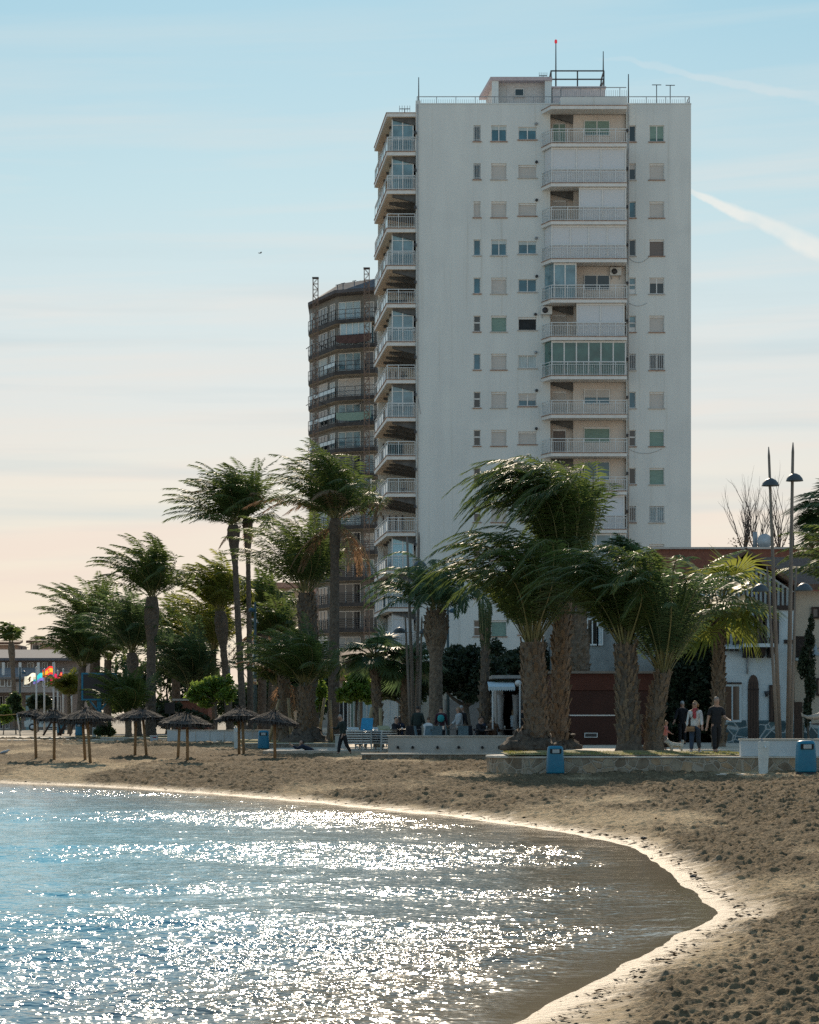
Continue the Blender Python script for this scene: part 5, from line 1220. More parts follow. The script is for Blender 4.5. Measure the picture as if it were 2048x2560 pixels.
    for i, v in enumerate((1500, 1545, 1590, 1635, 1680)):
        m = MB(); m.box(X(624, Ya), X(690, Ya), Ya-1.2, Ya-.002, Z(v+30, Ya)-.15, Z(v+30, Ya)); b = m.build('balcony', trim, a)
        m = MB(); 
        for q in range(14): xx = X(625, Ya)+(X(689, Ya)-X(625, Ya))*q/13; m.bar((xx, Ya-1.15, Z(v+30, Ya)), (xx, Ya-1.15, Z(v+30, Ya)+1), .05)
        m.bar((X(625, Ya), Ya-1.15, Z(v+30, Ya)+1), (X(689, Ya), Ya-1.15, Z(v+30, Ya)+1), .07); m.build('railing', metalw, b)
        simple_window(X(632, Ya), X(652, Ya), Z(v+28, Ya), Z(v, Ya), Ya-.03, glassp, a); simple_window(X(700, Ya), X(725, Ya), Z(v+25, Ya), Z(v+4, Ya), Ya-.03, shutter, a)
    # ---- houses at the far left
    Yl = 235.0; lw_ = M('taupe_render', (.34, .28, .25), rough=.9, var=.12); lt = M('grey_roof', (.13, .13, .145), rough=.9, var=.2, scale=2, stretch=(8, 1, 1))
    l = thing('terraced_house', 'taupe beach houses with grey pitched roofs and verandas at the left edge', 'house', (X(40, Yl), Yl, .78))
    m = MB(); m.box(X(-160, Yl), X(205, Yl), Yl, Yl+10, .78, Z(1650, Yl)); m.build('wall', lw_, l)
    m = MB(); m.slab([(X(-165, Yl), Yl-1.2, Z(1652, Yl)), (X(210, Yl), Yl-1.2, Z(1652, Yl)), (X(205, Yl), Yl+5, Z(1627, Yl)), (X(-160, Yl), Yl+5, Z(1627, Yl))], (0, 0, .25)); m.build('roof', lt, l)
    m = MB(); m.slab([(X(-165, Yl), Yl-5, Z(1700, Yl)), (X(150, Yl), Yl-5, Z(1700, Yl)), (X(150, Yl), Yl-1.3, Z(1675, Yl)), (X(-165, Yl), Yl-1.3, Z(1675, Yl))], (0, 0, .2)); m.build('veranda_roof', M('veranda_roof', (.20, .185, .18), rough=.9, var=.15), l)
    m = MB(); m.box(X(-160, Yl), X(205, Yl), Yl-4.5, Yl-4.2, Z(1732, Yl), Z(1706, Yl)); m.box(X(-160, Yl), X(205, Yl), Yl-1.4, Yl-.003, Z(1680, Yl)-.2, Z(1680, Yl)); m.build('parapet', M('taupe_light', (.42, .36, .33), rough=.9), l)
    for u0, u1 in ((-12, 12), (20, 34), (70, 84), (107, 118)): simple_window(X(u0, Yl), X(u1, Yl), Z(1676, Yl), Z(1658, Yl), Yl-.03, glassd, l)
    for u0, u1 in ((-8, 11), (20, 36), (108, 118), (60, 75)): simple_window(X(u0, Yl-4.5), X(u1, Yl-4.5), Z(1716, Yl), Z(1700, Yl), Yl-4.55, glassd, l)
    for u0, u1 in ((-6, 6), (14, 22), (72, 92), (120, 150)): simple_window(X(u0, Yl), X(u1, Yl), .9, Z(1742, Yl), Yl-.03, darkroom, l)
    for u in (26, 67, 112, 150): m = MB(); m.box(X(u, Yl)-.12, X(u, Yl)+.12, Yl-4.2, Yl-3.96, Z(1706, Yl), Z(1652, Yl)-.25); m.build('post', trim, l)
    m = MB(); m.box(X(66, Yl-6), X(90, Yl-6), Yl-6.4, Yl-6, .78, Z(1740, Yl)); m.build('gate_pillar', M('teal_render', (.22, .32, .33), rough=.9), l)
    Yu = 255.0
    for k, (u0, u1, v0, v1, ue) in enumerate(((-70, 43, 1606, 1632, 52), (76, 150, 1602, 1632, 160))):
        m = MB(); m.box(X(u0, Yu), X(u1, Yu), Yu, Yu+6, Z(1650, Yu), Z(v0+6, Yu)); up = m.build('upper_room', M('pinkish_render', (.42, .31, .25), rough=.9), l)
        m = MB(); m.slab([(X(u0-8, Yu), Yu-.8, Z(v0+6, Yu)), (X(ue, Yu), Yu-.8, Z(v0+6, Yu)), (X(ue-6, Yu), Yu+3, Z(v0-2, Yu)), (X(u0, Yu), Yu+3, Z(v0-2, Yu))], (0, 0, .25)); m.build('roof', tile, up)
    simple_window(X(82, Yu), X(98, Yu), Z(1626, Yu), Z(1613, Yu), Yu-.03, glassd, l); m = MB(); m.box(X(100, Yu), X(108, Yu), Yu+1, Yu+2, Z(1604, Yu), Z(1590, Yu)); m.build('chimney', lw_, l)
    m = MB()
    x, y = X(29, Yu), Yu-1; m.tube([(x, y, Z(1640, Yu)), (x, y, Z(1556, Yu))], .06, 5)
    for q, v in enumerate((1562, 1570, 1580)): m.bar((x-.1, y, Z(v, Yu)), (x+.5-.1*q, y, Z(v, Yu)), .05)
    m.bar((x-.1, y, Z(1580, Yu)), (x+.5, y, Z(1580, Yu)), .05); m.build('antenna', metald, l)
    for u in (56, 68, 92):
        m = MB(); m.tube([(X(u, Yu), Yu-.5, Z(1630, Yu)), (X(u, Yu), Yu-.5, Z(1588 if u == 92 else 1618, Yu))], .05, 5); m.bar((X(u-5, Yu), Yu-.5, Z(1590 if u == 92 else 1619, Yu)), (X(u+5, Yu), Yu-.5, Z(1590 if u == 92 else 1619, Yu)), .05); m.build('antenna', metald, l)
build_houses()
# ================================================================ WALLS, LAWNS, STREET FURNITURE
rubble = crazy_stone('rubble_stone', (.27, .20, .14), (.46, .37, .27), (.40, .34, .27), 3.4)
rubbles = crazy_stone('small_rubble', (.26, .21, .16), (.40, .33, .26), (.38, .33, .27), 5.0)
concw = M('white_concrete', (.46, .44, .40), rough=.92, col2=(.56, .54, .50), scale=1.4, bump=.2, bscale=7)
bluewhite = M('white_painted_wall', (.52, .55, .56), rough=.9, var=.08, scale=1.5, bump=.1)
bluep = M('bin_blue', (.006, .15, .25), rough=.4, col2=(.010, .19, .30), scale=2.5, spec=.5)
blackp = M('black_rubber', (.03, .03, .032), rough=.7, var=.3)
lawnm = M('lawn_grass', (.15, .13, .05), rough=.95, col2=(.28, .235, .10), scale=1.3, bump=.6, bscale=30)
bladem = leafmat('grass_blade', (.09, .11, .03), (.19, .19, .06), .35, .6, 2)
poledk = M('lamp_pole_wood', (.15, .125, .105), rough=.7, col2=(.23, .195, .165), scale=3, stretch=(4, 4, .4))
lampg = M('lamp_head_grey', (.06, .07, .075), rough=.45, var=.2, spec=.5)
propw = M('prop_timber', (.30, .22, .12), rough=.8, col2=(.42, .32, .19), scale=4, stretch=(5, 5, .5), bump=.2)
thatchm = M('thatch', (.035, .029, .026), rough=.95, col2=(.095, .08, .068), scale=9, detail=3)
polew = M('parasol_pole_wood', (.24, .145, .07), rough=.75, col2=(.34, .215, .11), scale=3, stretch=(6, 6, .4), bump=.25)

def wall_thing(name, label, poly, z0, z1, mat, cap=.06, capmat=None, over=.04, cat='wall', group=None):
    cx = sum(p[0] for p in poly)/len(poly); cy = sum(p[1] for p in poly)/len(poly)
    t = thing(name, label, cat, (cx, cy, z0), group)
    m = MB(); m.prism(poly, z0, z1); m.build('wall_body', mat, t)
    if cap:
        q = [(p[0]+(over if p[0] > cx else -over), p[1]+(over if p[1] > cy else -over)) for p in poly]
        m = MB(); m.prism(q, z1+.002, z1+cap); m.build('coping', capmat or concrete_cap, t)
    return t
def build_walls():
    pts = [(X(1425, 74), 73.7)]+[(X(1425, 74), 79)]+[(X(1262, 79)+.2, 79)]
    r0 = X(1240, 74.6)+.75
    for k in range(9):
        a = math.pi/2+math.pi*k/8; pts.append((r0+1.0*math.cos(a), 75.6+1.75*math.sin(a)))
    pts = [pts[0], pts[1]]+pts[3:]+[(r0+.2, 73.72)]
    wall_thing('planter_wall', 'round-ended stone planter wall holding the two tallest foreground palms', pts, .2, 1.0, rubble, .06)
    wall_thing('planter_wall', 'long rubble stone retaining wall from the blue bin to the right edge', [(X(1404, 73), 73.0), (30, 73.0), (30, 73.6), (X(1404, 73), 73.6)], .2, 1.02, rubble, .05)
    wall_thing('boundary_wall', 'white painted wall on the stone wall, behind the tapered shower post', [(X(1850, 73.4), 73.15), (30, 73.15), (30, 73.5), (X(1850, 73.4), 73.5)], 1.075, 1.56, bluewhite, .05, over=.03)
    wall_thing('kerb_wall', 'low stone kerb wall with pale top in front of the cafe terrace', [(X(905, 91), 91), (X(1300, 91), 91), (X(1300, 91), 91.7), (X(905, 91), 91.7)], .3, .80, rubbles, .06)
    t = wall_thing('terrace_wall', 'grey white concrete terrace wall with round drain holes below the cafe guests', [(X(970, 98), 98), (X(1330, 98), 98), (X(1330, 98), 98.4), (X(970, 98), 98.4)], .3, 1.42, concw, .05)
    for u in (995, 1032, 1094, 1147, 1206, 1248):
        m = MB(); m.tube([(X(u, 98), 97.985, Z(1868, 98)), (X(u, 98), 97.9, Z(1869, 98))], .055, 10); m.build('drain_hole', darkroom, t)
    pl = []
    for k in range(9):
        u = 418+(702-418)*k/8; y = 134.5-1.0*math.sin(math.pi*k/8); pl.append((X(u, y), y))
    t = wall_thing('garden_wall', 'curved white garden wall of joined panels behind the parasols', pl+[(p[0], p[1]+.4) for p in reversed(pl)], .6, 1.40, bluewhite, .05)
    for k in (2, 3, 4, 5, 6, 7):
        m = MB(); m.box(pl[k][0]-.02, pl[k][0]+.02, pl[k][1]-.02, pl[k][1]+.1, .7, 1.38); m.build('joint', concw, t)
    wall_thing('kerb_wall', 'curved dark stone kerb of the lawn under the left palm grove', [(X(252, 141), 141), (X(418, 140), 139.6), (X(418, 140), 140.1), (X(262, 142), 141.8)], .5, .9, rubbles, .05)
    wall_thing('kerb_wall', 'straight stone kerb of the lawn behind the lying beachgoer', [(X(612, 112), 112), (X(852, 112), 112), (X(852, 112), 112.5), (X(612, 112), 112.5)], .4, .93, rubbles, .05)
    wall_thing('low_wall', 'short white wall end beside the stacked sunbeds', [(X(838, 108), 108), (X(866, 108), 108), (X(866, 108), 109.5), (X(838, 108), 109.5)], .4, 1.38, concw, .04)
    # lawns
    g = MB(); g.prism([(X(612, 112)+.05, 112.51), (X(852, 112), 112.51), (X(852, 131), 131), (X(600, 131), 131)], .5, .955); struct('lawn', g, lawnm)
    g = MB(); g.prism([(X(258, 142), 141.81), (X(418, 140.2), 140.12), (X(640, 155), 155), (X(190, 155), 155)], .5, .925); struct('lawn', g, lawnm)
    rg = np.random.default_rng(3)
    g = MB(); xs = np.linspace(X(1262, 76), X(1870, 76), 46); ys = np.linspace(73.75, 79.5, 14); vs = []; fs = []
    for j, y in enumerate(ys):
        for i, x in enumerate(xs):
            d = min(math.hypot((x-px_), (y-py_)*.7) for px_, py_ in ((4.5, 77.5), (5.4, 78), (7.25, 77.6), (8.1, 77.7)))
            edge = min(1, min(y-73.75, 79.5-y, (x-xs[0])*1.0, xs[-1]-x)/.6)
            vs.append((x, y, 1.095+max(0, edge)*(.02+.07*math.exp(-(d/.8)**2))+.012*rg.random()))
    n = len(xs)
    for j in range(len(ys)-1):
        for i in range(n-1): fs.append((j*n+i, j*n+i+1, (j+1)*n+i+1, (j+1)*n+i))
    g.smooth = True; g.add(vs, fs); struct('lawn', g, lawnm)
    g = MB(); k = 5200; px = rg.uniform(xs[0]+.1, xs[-1]-.1, k); py_ = rg.uniform(73.8, 79.3, k)
    base = np.stack([px, py_, np.full(k, 1.09)], -1); a = rg.uniform(0, 6.28, k); hgt = rg.uniform(.03, .085, (k, 1))
    w = np.stack([np.cos(a), np.sin(a), 0*a], -1)*.012; tip = base+np.stack([rg.normal(-.03, .03, k), rg.normal(0, .03, k), 0*a], -1)+np.array([0, 0, 1])*hgt
    add_quads(g, base-w, base+w, tip+w*.2, tip-w*.2, 0); o = g.build('lawn_grass', bladem); tag(o, 'short dry grass growing around the foreground palm trunks', 'grass', kind='stuff')
    # root mounds under the big palms
    for pname, (u, v, Y, r, hh) in (('a', (1330, 1872, 84.2, 1.15, .62)), ('b', (1404, 1872, 86.2, .75, .5)), ('c', (766, 1860, 118.2, 1.25, .75))):
        best = min((o for o in COL.objects if o.name.startswith('palm_tree')), key=lambda o: abs(o.location.x-X(u, Y))+abs(o.location.y-Y))
        m = MB(); m.lathe([(r, -.12), (r*.95, .04), (r*.86, hh*.16), (r*.76, hh*.3), (r*.66, hh*.45), (r*.57, hh*.62), (r*.49, hh*.8), (r*.38, hh)], (X(u, Y), Y, best.location.z), 34)
        m.v = [(p[0]+rg.normal(0, .075), p[1]+rg.normal(0, .075), p[2]+rg.normal(0, .06)) for p in m.v]; m.build('root_mound', barkd, best)
build_walls()

def superring(rx, ry, z, n=28, e=3.2):
    out = []
    for k in range(n):
        a = 2*math.pi*k/n; c, s = math.cos(a), math.sin(a)
        out.append((rx*math.copysign(abs(c)**(2/e), c), ry*math.copysign(abs(s)**(2/e), s), z))
    return out
def loft(mb, rings):
    n = len(rings[0]); o = []
    for r in rings: o += r
    fs = [(i*n+k, i*n+(k+1) % n, (i+1)*n+(k+1) % n, (i+1)*n+k) for i in range(len(rings)-1) for k in range(n)]
    fs.append(tuple(reversed(range(n)))); fs.append(tuple(range((len(rings)-1)*n, len(rings)*n)))
    sm = mb.smooth; mb.smooth = True; mb.add(o, fs); mb.smooth = sm
def make_bin(label):
    t = thing('litter_bin', label, 'litter bin', (0, 0, 0), 'blue litter bins')
    m = MB(); loft(m, [superring(.27, .24, .10), superring(.275, .245, .14), superring(.262, .235, .5), superring(.243, .22, .80), superring(.235, .21, .875), superring(.20, .18, .915), superring(.12, .11, .928)]); m.build('body', bluep, t)
    m = MB(); loft(m, [superring(.262, .235, 0), superring(.265, .238, .098)]); m.build('base', blackp, t)
    m = MB(); m.box(-.17, .17, -.245, -.20, .70, .84); o = m.build('opening', darkroom, t)
    m = MB(); m.box(-.10, .11, -.25, -.2455, .715, .825); m.build('hole_light_panel', M('hole_light_grey', (.40, .42, .42), rough=.6), o)  # pale panel: painted daylight showing through the see-through opening
    return t
def build_furniture():
    b = make_bin('blue litter bin against the stone wall between the two planter walls')
    def put(o, u, v, Y, z=None, s=1.0):
        o.location = (X(u, Y), Y, sand_z(X(u, Y), Y)-.01 if z is None else z); o.scale = (s, s, s)
    spots = [(1388.5, 77.0-4.6, None, 1.0, None), (2015, 70.6, None, 1.12, 'blue litter bin by the tapered shower post near the right edge'), (659, 110.5, None, 1.0, 'blue litter bin on the sand beside the thatched parasols'),
             (2066, 76.2, 1.1, 1.0, 'blue litter bin cut by the right edge behind the white wall'), (152, 176, .83, 1.0, 'small far blue bin by the dark leaning struts'), (198, 158, .83, .95, 'small far blue bin below the blue screen')]
    for i, (u, Y, z, s, lab) in enumerate(spots):
        o = b if i == 0 else copy_tree(b, label=lab)
        put(o, u, 0, Y, z, s)
    # shower posts
    def post(label, u, Y, w, h, slab=None):
        z = sand_z(X(u, Y), Y)-.02; x = X(u, Y)
        t = thing('shower_post', label, 'foot shower', (x, Y, z), 'white foot shower posts')
        m = MB(); m.slab([(x-w*.42, Y-w*.35, z), (x+w*.36, Y-w*.35, z), (x+w*.55, Y-w*.4, z+h), (x-w*.5, Y-w*.4, z+h)], (0, w*.75, 0)); m.build('column', M('shower_white', (.60, .61, .58), rough=.6, var=.08, scale=3), t)
        m = MB(); m.tube([(x+w*.1, Y-w*.4, z+h*.84), (x+w*.1, Y-w*.75, z+h*.84)], .03, 8); m.tube([(x+w*.1, Y-w*.75, z+h*.85), (x+w*.1, Y-w*.75, z+h*.78)], .02, 6); m.build('tap', metalw, t)
        m = MB(); m.lathe([(.03, 0), (.045, .04), (.02, .08)], (x-.05, Y, z+h), 8); m.build('nozzle', metalg, t)
        if slab: m = MB(); m.box(X(slab[0], Y), X(slab[1], Y), Y-.6, Y+.5, z-.1, z+.05); m.build('floor_slab', concrete_cap, t)
    post('tapered white foot shower post in front of the white wall', 1909, 71.5, .30, 1.02, (1785, 1990)); post('slim white foot shower post behind the paired parasol poles', 591, 111.5, .22, 1.05, (532, 638))
    # street lamps in two bundles
    def lamp(label, top, base, Y, hv, off, z0, r=.075, hr=.29, group='leaning lamp poles, right bundle'):
        a = P(*base, Y); a.z = z0; c = P(*top, Y)
        t = thing('street_lamp', label, 'street lamp', tuple(a), group)
        m = MB(); m.tube([a-Vector((0, 0, .1)), a.lerp(c, .5), a.lerp(c, .97), c], [r, r*.8, r*.55, r*.2], 10); m.build('pole', poledk, t)
        k = (Z(hv, Y)-a.z)/(c.z-a.z); p = a.lerp(c, k); q = p+Vector((off*Y/F, -.12, 0))
        m = MB(); m.bar(p, q, .06, .05); m.build('arm', lampg, t)
        m = MB(); m.lathe([(hr, -.10), (hr*.985, -.085), (hr*.9, -.01), (hr*.62, .09), (hr*.25, .15), (.001, .165)], (q.x, q.y, q.z), 20); m.mat(1); m.lathe([(.001, -.088), (hr*.93, -.089)], (q.x, q.y, q.z), 20); m.build('lamp_head', [lampg, M('lamp_glass', (.30, .30, .28), rough=.3)], t)
    zp = 1.1; Y = 79.5
    lamp('tall leaning lamp pole, left of the tall pair by the blue house', (1922, 1117), (1951, 1860), Y, 1208, 0, zp)
    lamp('tallest lamp pole of the right bundle, nearly upright', (1983, 1106), (1970, 1860), Y+.5, 1196, 4, zp, .085)
    lamp('short lamp pole with its head hung out to the left', (1918, 1415), (1946, 1860), Y-.4, 1472, -21, zp, .06)
    lamp('short lamp pole with its head hung out to the right', (1991, 1415), (1977, 1860), Y-.2, 1470, 20, zp, .06)
    m = MB(); zc = Z(1709, Y)
    Y = 111.0; zp = .95; gr = 'leaning lamp poles, middle bundle'
    lamp('tall lamp pole of the middle bundle leaning right at its foot', (1018, 1341), (1036, 1870), Y, 1425, -2, zp, .10, .32, gr)
    lamp('tall upright lamp pole of the middle bundle before the white tower', (1048, 1330), (1041, 1870), Y+.6, 1410, 3, zp, .10, .32, gr)
    lamp('short lamp pole of the middle bundle with its head on the left', (1013, 1536), (1028, 1870), Y-.4, 1577, -16, zp, .075, .32, gr)
    lamp('short lamp pole of the middle bundle with its head on the right', (1055, 1540), (1047, 1870), Y-.2, 1579, 10, zp, .075, .32, gr)
    def straight_lamp(label, u, vt, Y, z0, r, side):
        a = Vector((X(u, Y), Y, z0)); c = P(u, vt, Y)
        t = thing('street_lamp', label, 'street lamp', tuple(a), None)
        m = MB(); m.tube([a, a.lerp(c, .4), c], [r*1.3, r, r*.7], 8); m.build('pole', M('lamp_pole_green', (.05, .08, .085), rough=.5), t)
        m = MB(); m.bar(c-Vector((0, 0, .5)), c-Vector((-side*.35, 0, .45)), .05); m.build('arm', lampg, t)
        m = MB(); m.lathe([(.17, -.12), (.17, .02), (.10, .10), (.001, .13)], (c.x+side*.42, c.y, c.z-.45), 12); m.build('lamp_head', M('lamp_blue', (.03, .09, .14), rough=.4), t)
        return t
    straight_lamp('thin teal lamp post in front of the white tower by the canary palm', 1120, 1505, 126, .9, .08, .6)
    sp = straight_lamp('dark lamp post with an orange camera sign among the palm trunks', 638, 1505, 137, .9, .09, -.5)
    Y = 136.8; m = MB(); m.box(X(634, Y), X(642, Y), Y-.05, Y-.02, Z(1711, Y), Z(1697, Y)); s = m.build('sign', M('sign_orange', (.55, .28, .13), rough=.6, var=.05), sp)
    m = MB(); m.box(X(635, Y), X(641, Y), Y-.056, Y-.052, Z(1704, Y), Z(1699, Y)); m.mat(1); m.box(X(636, Y), X(638.6, Y), Y-.062, Y-.058, Z(1703, Y), Z(1700.5, Y)); m.box(X(638.6, Y), X(640, Y), Y-.062, Y-.058, Z(1702, Y), Z(1700.5, Y))
    for k in range(2): m.box(X(635.5, Y), X(640.5, Y), Y-.056, Y-.052, Z(1708.2+k*1.6, Y), Z(1707.4+k*1.6, Y))
    m.build('camera_symbol', [trim, blackp], s)
    straight_lamp('lamp post with a flat round head by the far left houses', 50, 1668, 205, .8, .1, .8)
    t = thing('pole', 'thin dark pole right of the bright green tree', 'pole', (X(903, 117), 117, .95)); m = MB(); m.tube([(X(903, 117), 117, .95), (X(904, 117), 117, Z(1668, 117))], .07, 8); m.build('shaft', poledk, t); m = MB(); m.bar((X(904, 117), 117, Z(1690, 117)), (X(893, 117), 117, Z(1685, 117)), .05); m.build('bracket', poledk, t)
    # timber props of the newly planted palms
    for a, b, Y, lab in (((699, 1748), (671, 1850), 119, 'slanting timber prop on the left of the short propped palm'), ((721, 1745), (729, 1850), 119.5, 'steep timber prop on the right of the short propped palm'), ((726, 1750), (742, 1848), 121.5, 'rear timber prop of the short propped palm'),
                         ((812, 1745), (794, 1850), 122, 'timber prop leaning by the tallest dark palm'), ((825, 1750), (830, 1855), 120, 'upright timber stake at the tallest dark palm'), ((930, 1768), (913, 1862), 109, 'timber prop leaning against the left small fan palm'), ((951, 1770), (953, 1862), 109.5, 'upright stake at the left small fan palm')):
        p, q = P(*a, Y), P(*b, Y); q.z = .93
        m = MB(); m.tube([q-Vector((0, 0, .1)), p], .075, 8); tag(m.build('wooden_prop', propw, origin=tuple(q)), lab, 'timber prop', 'timber props of the palms')
    # blue board with a dark screen
    Y = 149.0; x0, x1 = X(204, Y), X(292, Y); z0, z1 = Z(1751, Y), Z(1682, Y)
    t = thing('display_board', 'large blue framed dark display board half hidden by a palm', 'display board', (X(248, Y), Y, .83))
    m = MB(); m.box(x0+.1, x1-.1, Y-.1, Y+.12, z0+.1, z1-.1); m.build('screen', M('dead_screen', (.012, .013, .018), rough=.35, var=.2), t)
    m = MB(); fb = M('frame_blue', (.008, .16, .26), rough=.45, var=.12); m.box(x0, x0+.12, Y-.14, Y+.16, z0, z1); m.box(x1-.12, x1, Y-.14, Y+.16, z0, z1); m.box(x0+.12, x1-.12, Y-.14, Y+.16, z0, z0+.1); m.box(x0+.12, x1-.12, Y-.14, Y+.16, z1-.1, z1); m.build('frame', fb, t)
    m = MB(); m.box(X(243, Y), X(253, Y), Y-.05, Y+.15, .83, z0-.002); m.build('post', fb, t)
    m = MB(); m.bar((X(244, Y), Y, Z(1775, Y)), (X(225, Y), Y, z0-.03), .10); m.bar((X(252, Y), Y, Z(1775, Y)), (X(271, Y), Y, z0-.03), .10); m.build('brace', fb, t)
    m = MB(); m.box(X(234, Y)-.0, X(242, Y), Y-.6, Y-.3, .83, Z(1818, Y)); tag(m.build('utility_box', bluewhite, origin=(X(238, Y), Y-.45, .83)), 'pale metal utility box at the foot of the blue board', 'utility box')
    # flags
    Y = 188.0; pm = M('flagpole_white', (.62, .60, .57), rough=.4, var=.06)
    fl = lambda n_, c_: leafmat('flag_'+n_, c_, tuple(x*1.15 for x in c_), .4, .8); red = fl('red', (.42, .02, .03)); yel = fl('yellow', (.72, .38, .03)); org = fl('orange', (.65, .10, .03)); cy = fl('cyan', (.03, .34, .48)); pur = fl('purple', (.16, .12, .38)); wh = fl('white', (.60, .60, .52)); brn = M('flag_emblem', (.16, .10, .06), rough=.8)
    flags = [(91, 1672, 1684, 1704, 27, 'white', 'flagpole with a white flag bearing a dark cross emblem'), (111, 1676, 1684, 1703, 25, 'cyan', 'flagpole with a cyan and purple flag'), (134, 1660, 1667, 1687, 25, 'spain', 'flagpole with a red and yellow striped flag, highest of the flags'), (144.5, 1680, 1686, 1705, 16, 'red', 'flagpole with a plain crimson flag with small yellow marks'), (158, 1676, 1682, 1704, 12, 'castle', 'flagpole with a crimson flag with four yellow squares')]
    for u, vt, v0, v1, w, kind, lab in flags:
        x = X(u, Y); t = thing('flagpole', lab, 'flagpole', (x, Y, .8), 'flagpoles on the seafront')
        m = MB(); m.tube([(x, Y, .8), (x, Y, Z(vt, Y))], [.09, .06], 8); m.ball((x, Y, Z(vt, Y)+.06), .09, 8); m.build('pole', pm, t)
        n = 12; mats = {'white': [wh, wh, brn], 'cyan': [cy, pur, wh], 'spain': [org, yel, red], 'red': [red, red, yel], 'castle': [red, red, yel]}[kind]
        m = MB(); vs = []; rows = 8
        for i in range(n+1):
            for j in range(rows+1):
                f = i/n; g = j/rows
                vs.append((x-.05-f*w*Y/F, Y-.25*math.sin(f*7+g)*f-.05, Z(v0+(v1-v0)*g, Y)-.22*f*f+.07*math.sin(f*6)))
        o = len(m.v); m.v += vs
        for i in range(n):
            for j in range(rows):
                k = 0
                if kind == 'spain': k = 0 if j < 2 else (1 if j < 6 else 0)
                if kind == 'spain' and i in (4, 5) and j in (3, 4): k = 2
                if kind == 'cyan': k = 1 if j > 4 else 0
                if kind == 'cyan' and i > 8 and j < 3: k = 2
                if kind == 'white' and ((i in (6, 7) and 1 < j < 7) or (4 < i < 9 and j == 3)): k = 2
                if kind == 'red' and j in (4, 6) and i % 3 and 2 < i < 10: k = 2
                if kind == 'castle' and j in (1, 2, 4, 5) and i in (2, 3, 6, 7): k = 2
                m.f.append((i*(rows+1)+j, (i+1)*(rows+1)+j, (i+1)*(rows+1)+j+1, i*(rows+1)+j+1)); m.m.append(k); m.sm.append(True)
        m.build('flag', mats, t)
    x = X(179, Y); t = thing('flagpole', 'bare flagpole rightmost, behind the parasols', 'flagpole', (x, Y, .8), 'flagpoles on the seafront'); m = MB(); m.tube([(x, Y, .8), (x, Y, Z(1690, Y))], [.09, .06], 8); m.build('pole', pm, t)
    # odds and ends on the left beach
    Y = 165.0
    t = thing('net_post', 'white leaning net post with a slack rope at the left edge', 'net post', (X(51, Y), Y, .8)); m = MB(); m.tube([(X(51, Y), Y, .75), (X(43, Y), Y, Z(1784, Y))], .06, 8); m.build('post', pm, t); m = MB(); m.tube([(X(43, Y), Y, Z(1785, Y)), (X(10, Y), Y, Z(1788, Y)), (X(-60, Y), Y, Z(1786, Y))], .03, 5); m.build('rope', M('rope_orange', (.45, .30, .14), rough=.8), t)
    t = thing('play_structure', 'dark frame of leaning struts on the sand left of the blue board', 'play structure', (X(140, 170), 170, .8)); Y = 170.0
    for a, b in (((128, 1805), (108, 1838)), ((165, 1808), (144, 1838)), ((146, 1806), (152, 1838)), ((168, 1806), (150, 1838)), ((183, 1808), (175, 1836))):
        m = MB(); q = P(*b, Y); q.z = .78; m.tube([q, P(*a, Y)], .07, 7); m.build('strut', timber, t)
    m = MB(); m.tube([P(128, 1806, Y), P(186, 1808, Y)], .06, 7); m.build('crossbar', timber, t)
    Y = 136.0; t = thing('cool_box', 'white box with a red stripe at the kerb of the palm lawn', 'box', (X(385, Y), Y, .75)); z = .75; x0, x1 = X(376, Y), X(394, Y)
    m = MB(); m.box(x0, x1, Y-.2, Y+.2, z, z+.30); m.build('body', bluewhite, t); m = MB(); m.box(x0-.02, x1+.02, Y-.22, Y+.22, z+.302, z+.36); m.build('lid', bluewhite, t); m = MB(); m.box(x0+.15, x1-.05, Y-.206, Y-.202, z+.22, z+.27); m.build('stripe', red, t)
    Y = 158.0; t = thing('beach_hut', 'dark red brick hut half hidden behind the hedge', 'hut', (X(462, Y), Y, .8)); m = MB(); m.box(X(436, Y), X(520, Y), Y, Y+3, .8, Z(1752, Y)); m.build('wall', MATS['red_brick'], t); m = MB(); m.box(X(432, Y), X(524, Y), Y-.2, Y+3.2, Z(1752, Y)+.002, Z(1747, Y)); m.build('roof', soffit, t)
    Y = 150.0; t = thing('notice_board', 'small black board on a post left of the bright green tree', 'notice board', (X(424, Y), Y, .85)); m = MB(); m.box(X(412, Y), X(437, Y), Y-.06, Y+.06, Z(1784, Y), Z(1757, Y)); m.build('panel', MATS['dead_screen'], t); m = MB(); m.box(X(423, Y), X(426, Y), Y-.03, Y+.03, .85, Z(1784, Y)-.002); m.build('post', metald, t)
    # white lattice light ornament between the trunks
    Y = 172.0; c = P(573, 1632, Y); t = thing('light_ornament', 'white round lattice ornament of star shapes behind a palm trunk', 'ornament', (c.x, c.y, .8))
    m = MB(); r = 30*Y/F*1.0
    for rr in (1.0, .93):
        for k in range(28): a0, a1 = 2*math.pi*k/28, 2*math.pi*(k+1)/28; m.bar((c.x+r*.75*rr*math.cos(a0), c.y, c.z+r*1.15*rr*math.sin(a0)), (c.x+r*.75*rr*math.cos(a1), c.y, c.z+r*1.15*rr*math.sin(a1)), .03)
    for cx, cz in ((0, .55), (0, -.1), (0, -.7), (.38, .2), (-.38, .2), (.38, -.42), (-.38, -.42)):
        for k in range(8): a = math.pi*k/4; m.bar((c.x+cx*r, c.y-.02, c.z+cz*r), (c.x+cx*r+.26*r*math.cos(a), c.y-.02, c.z+cz*r+.3*r*math.sin(a)), .035)
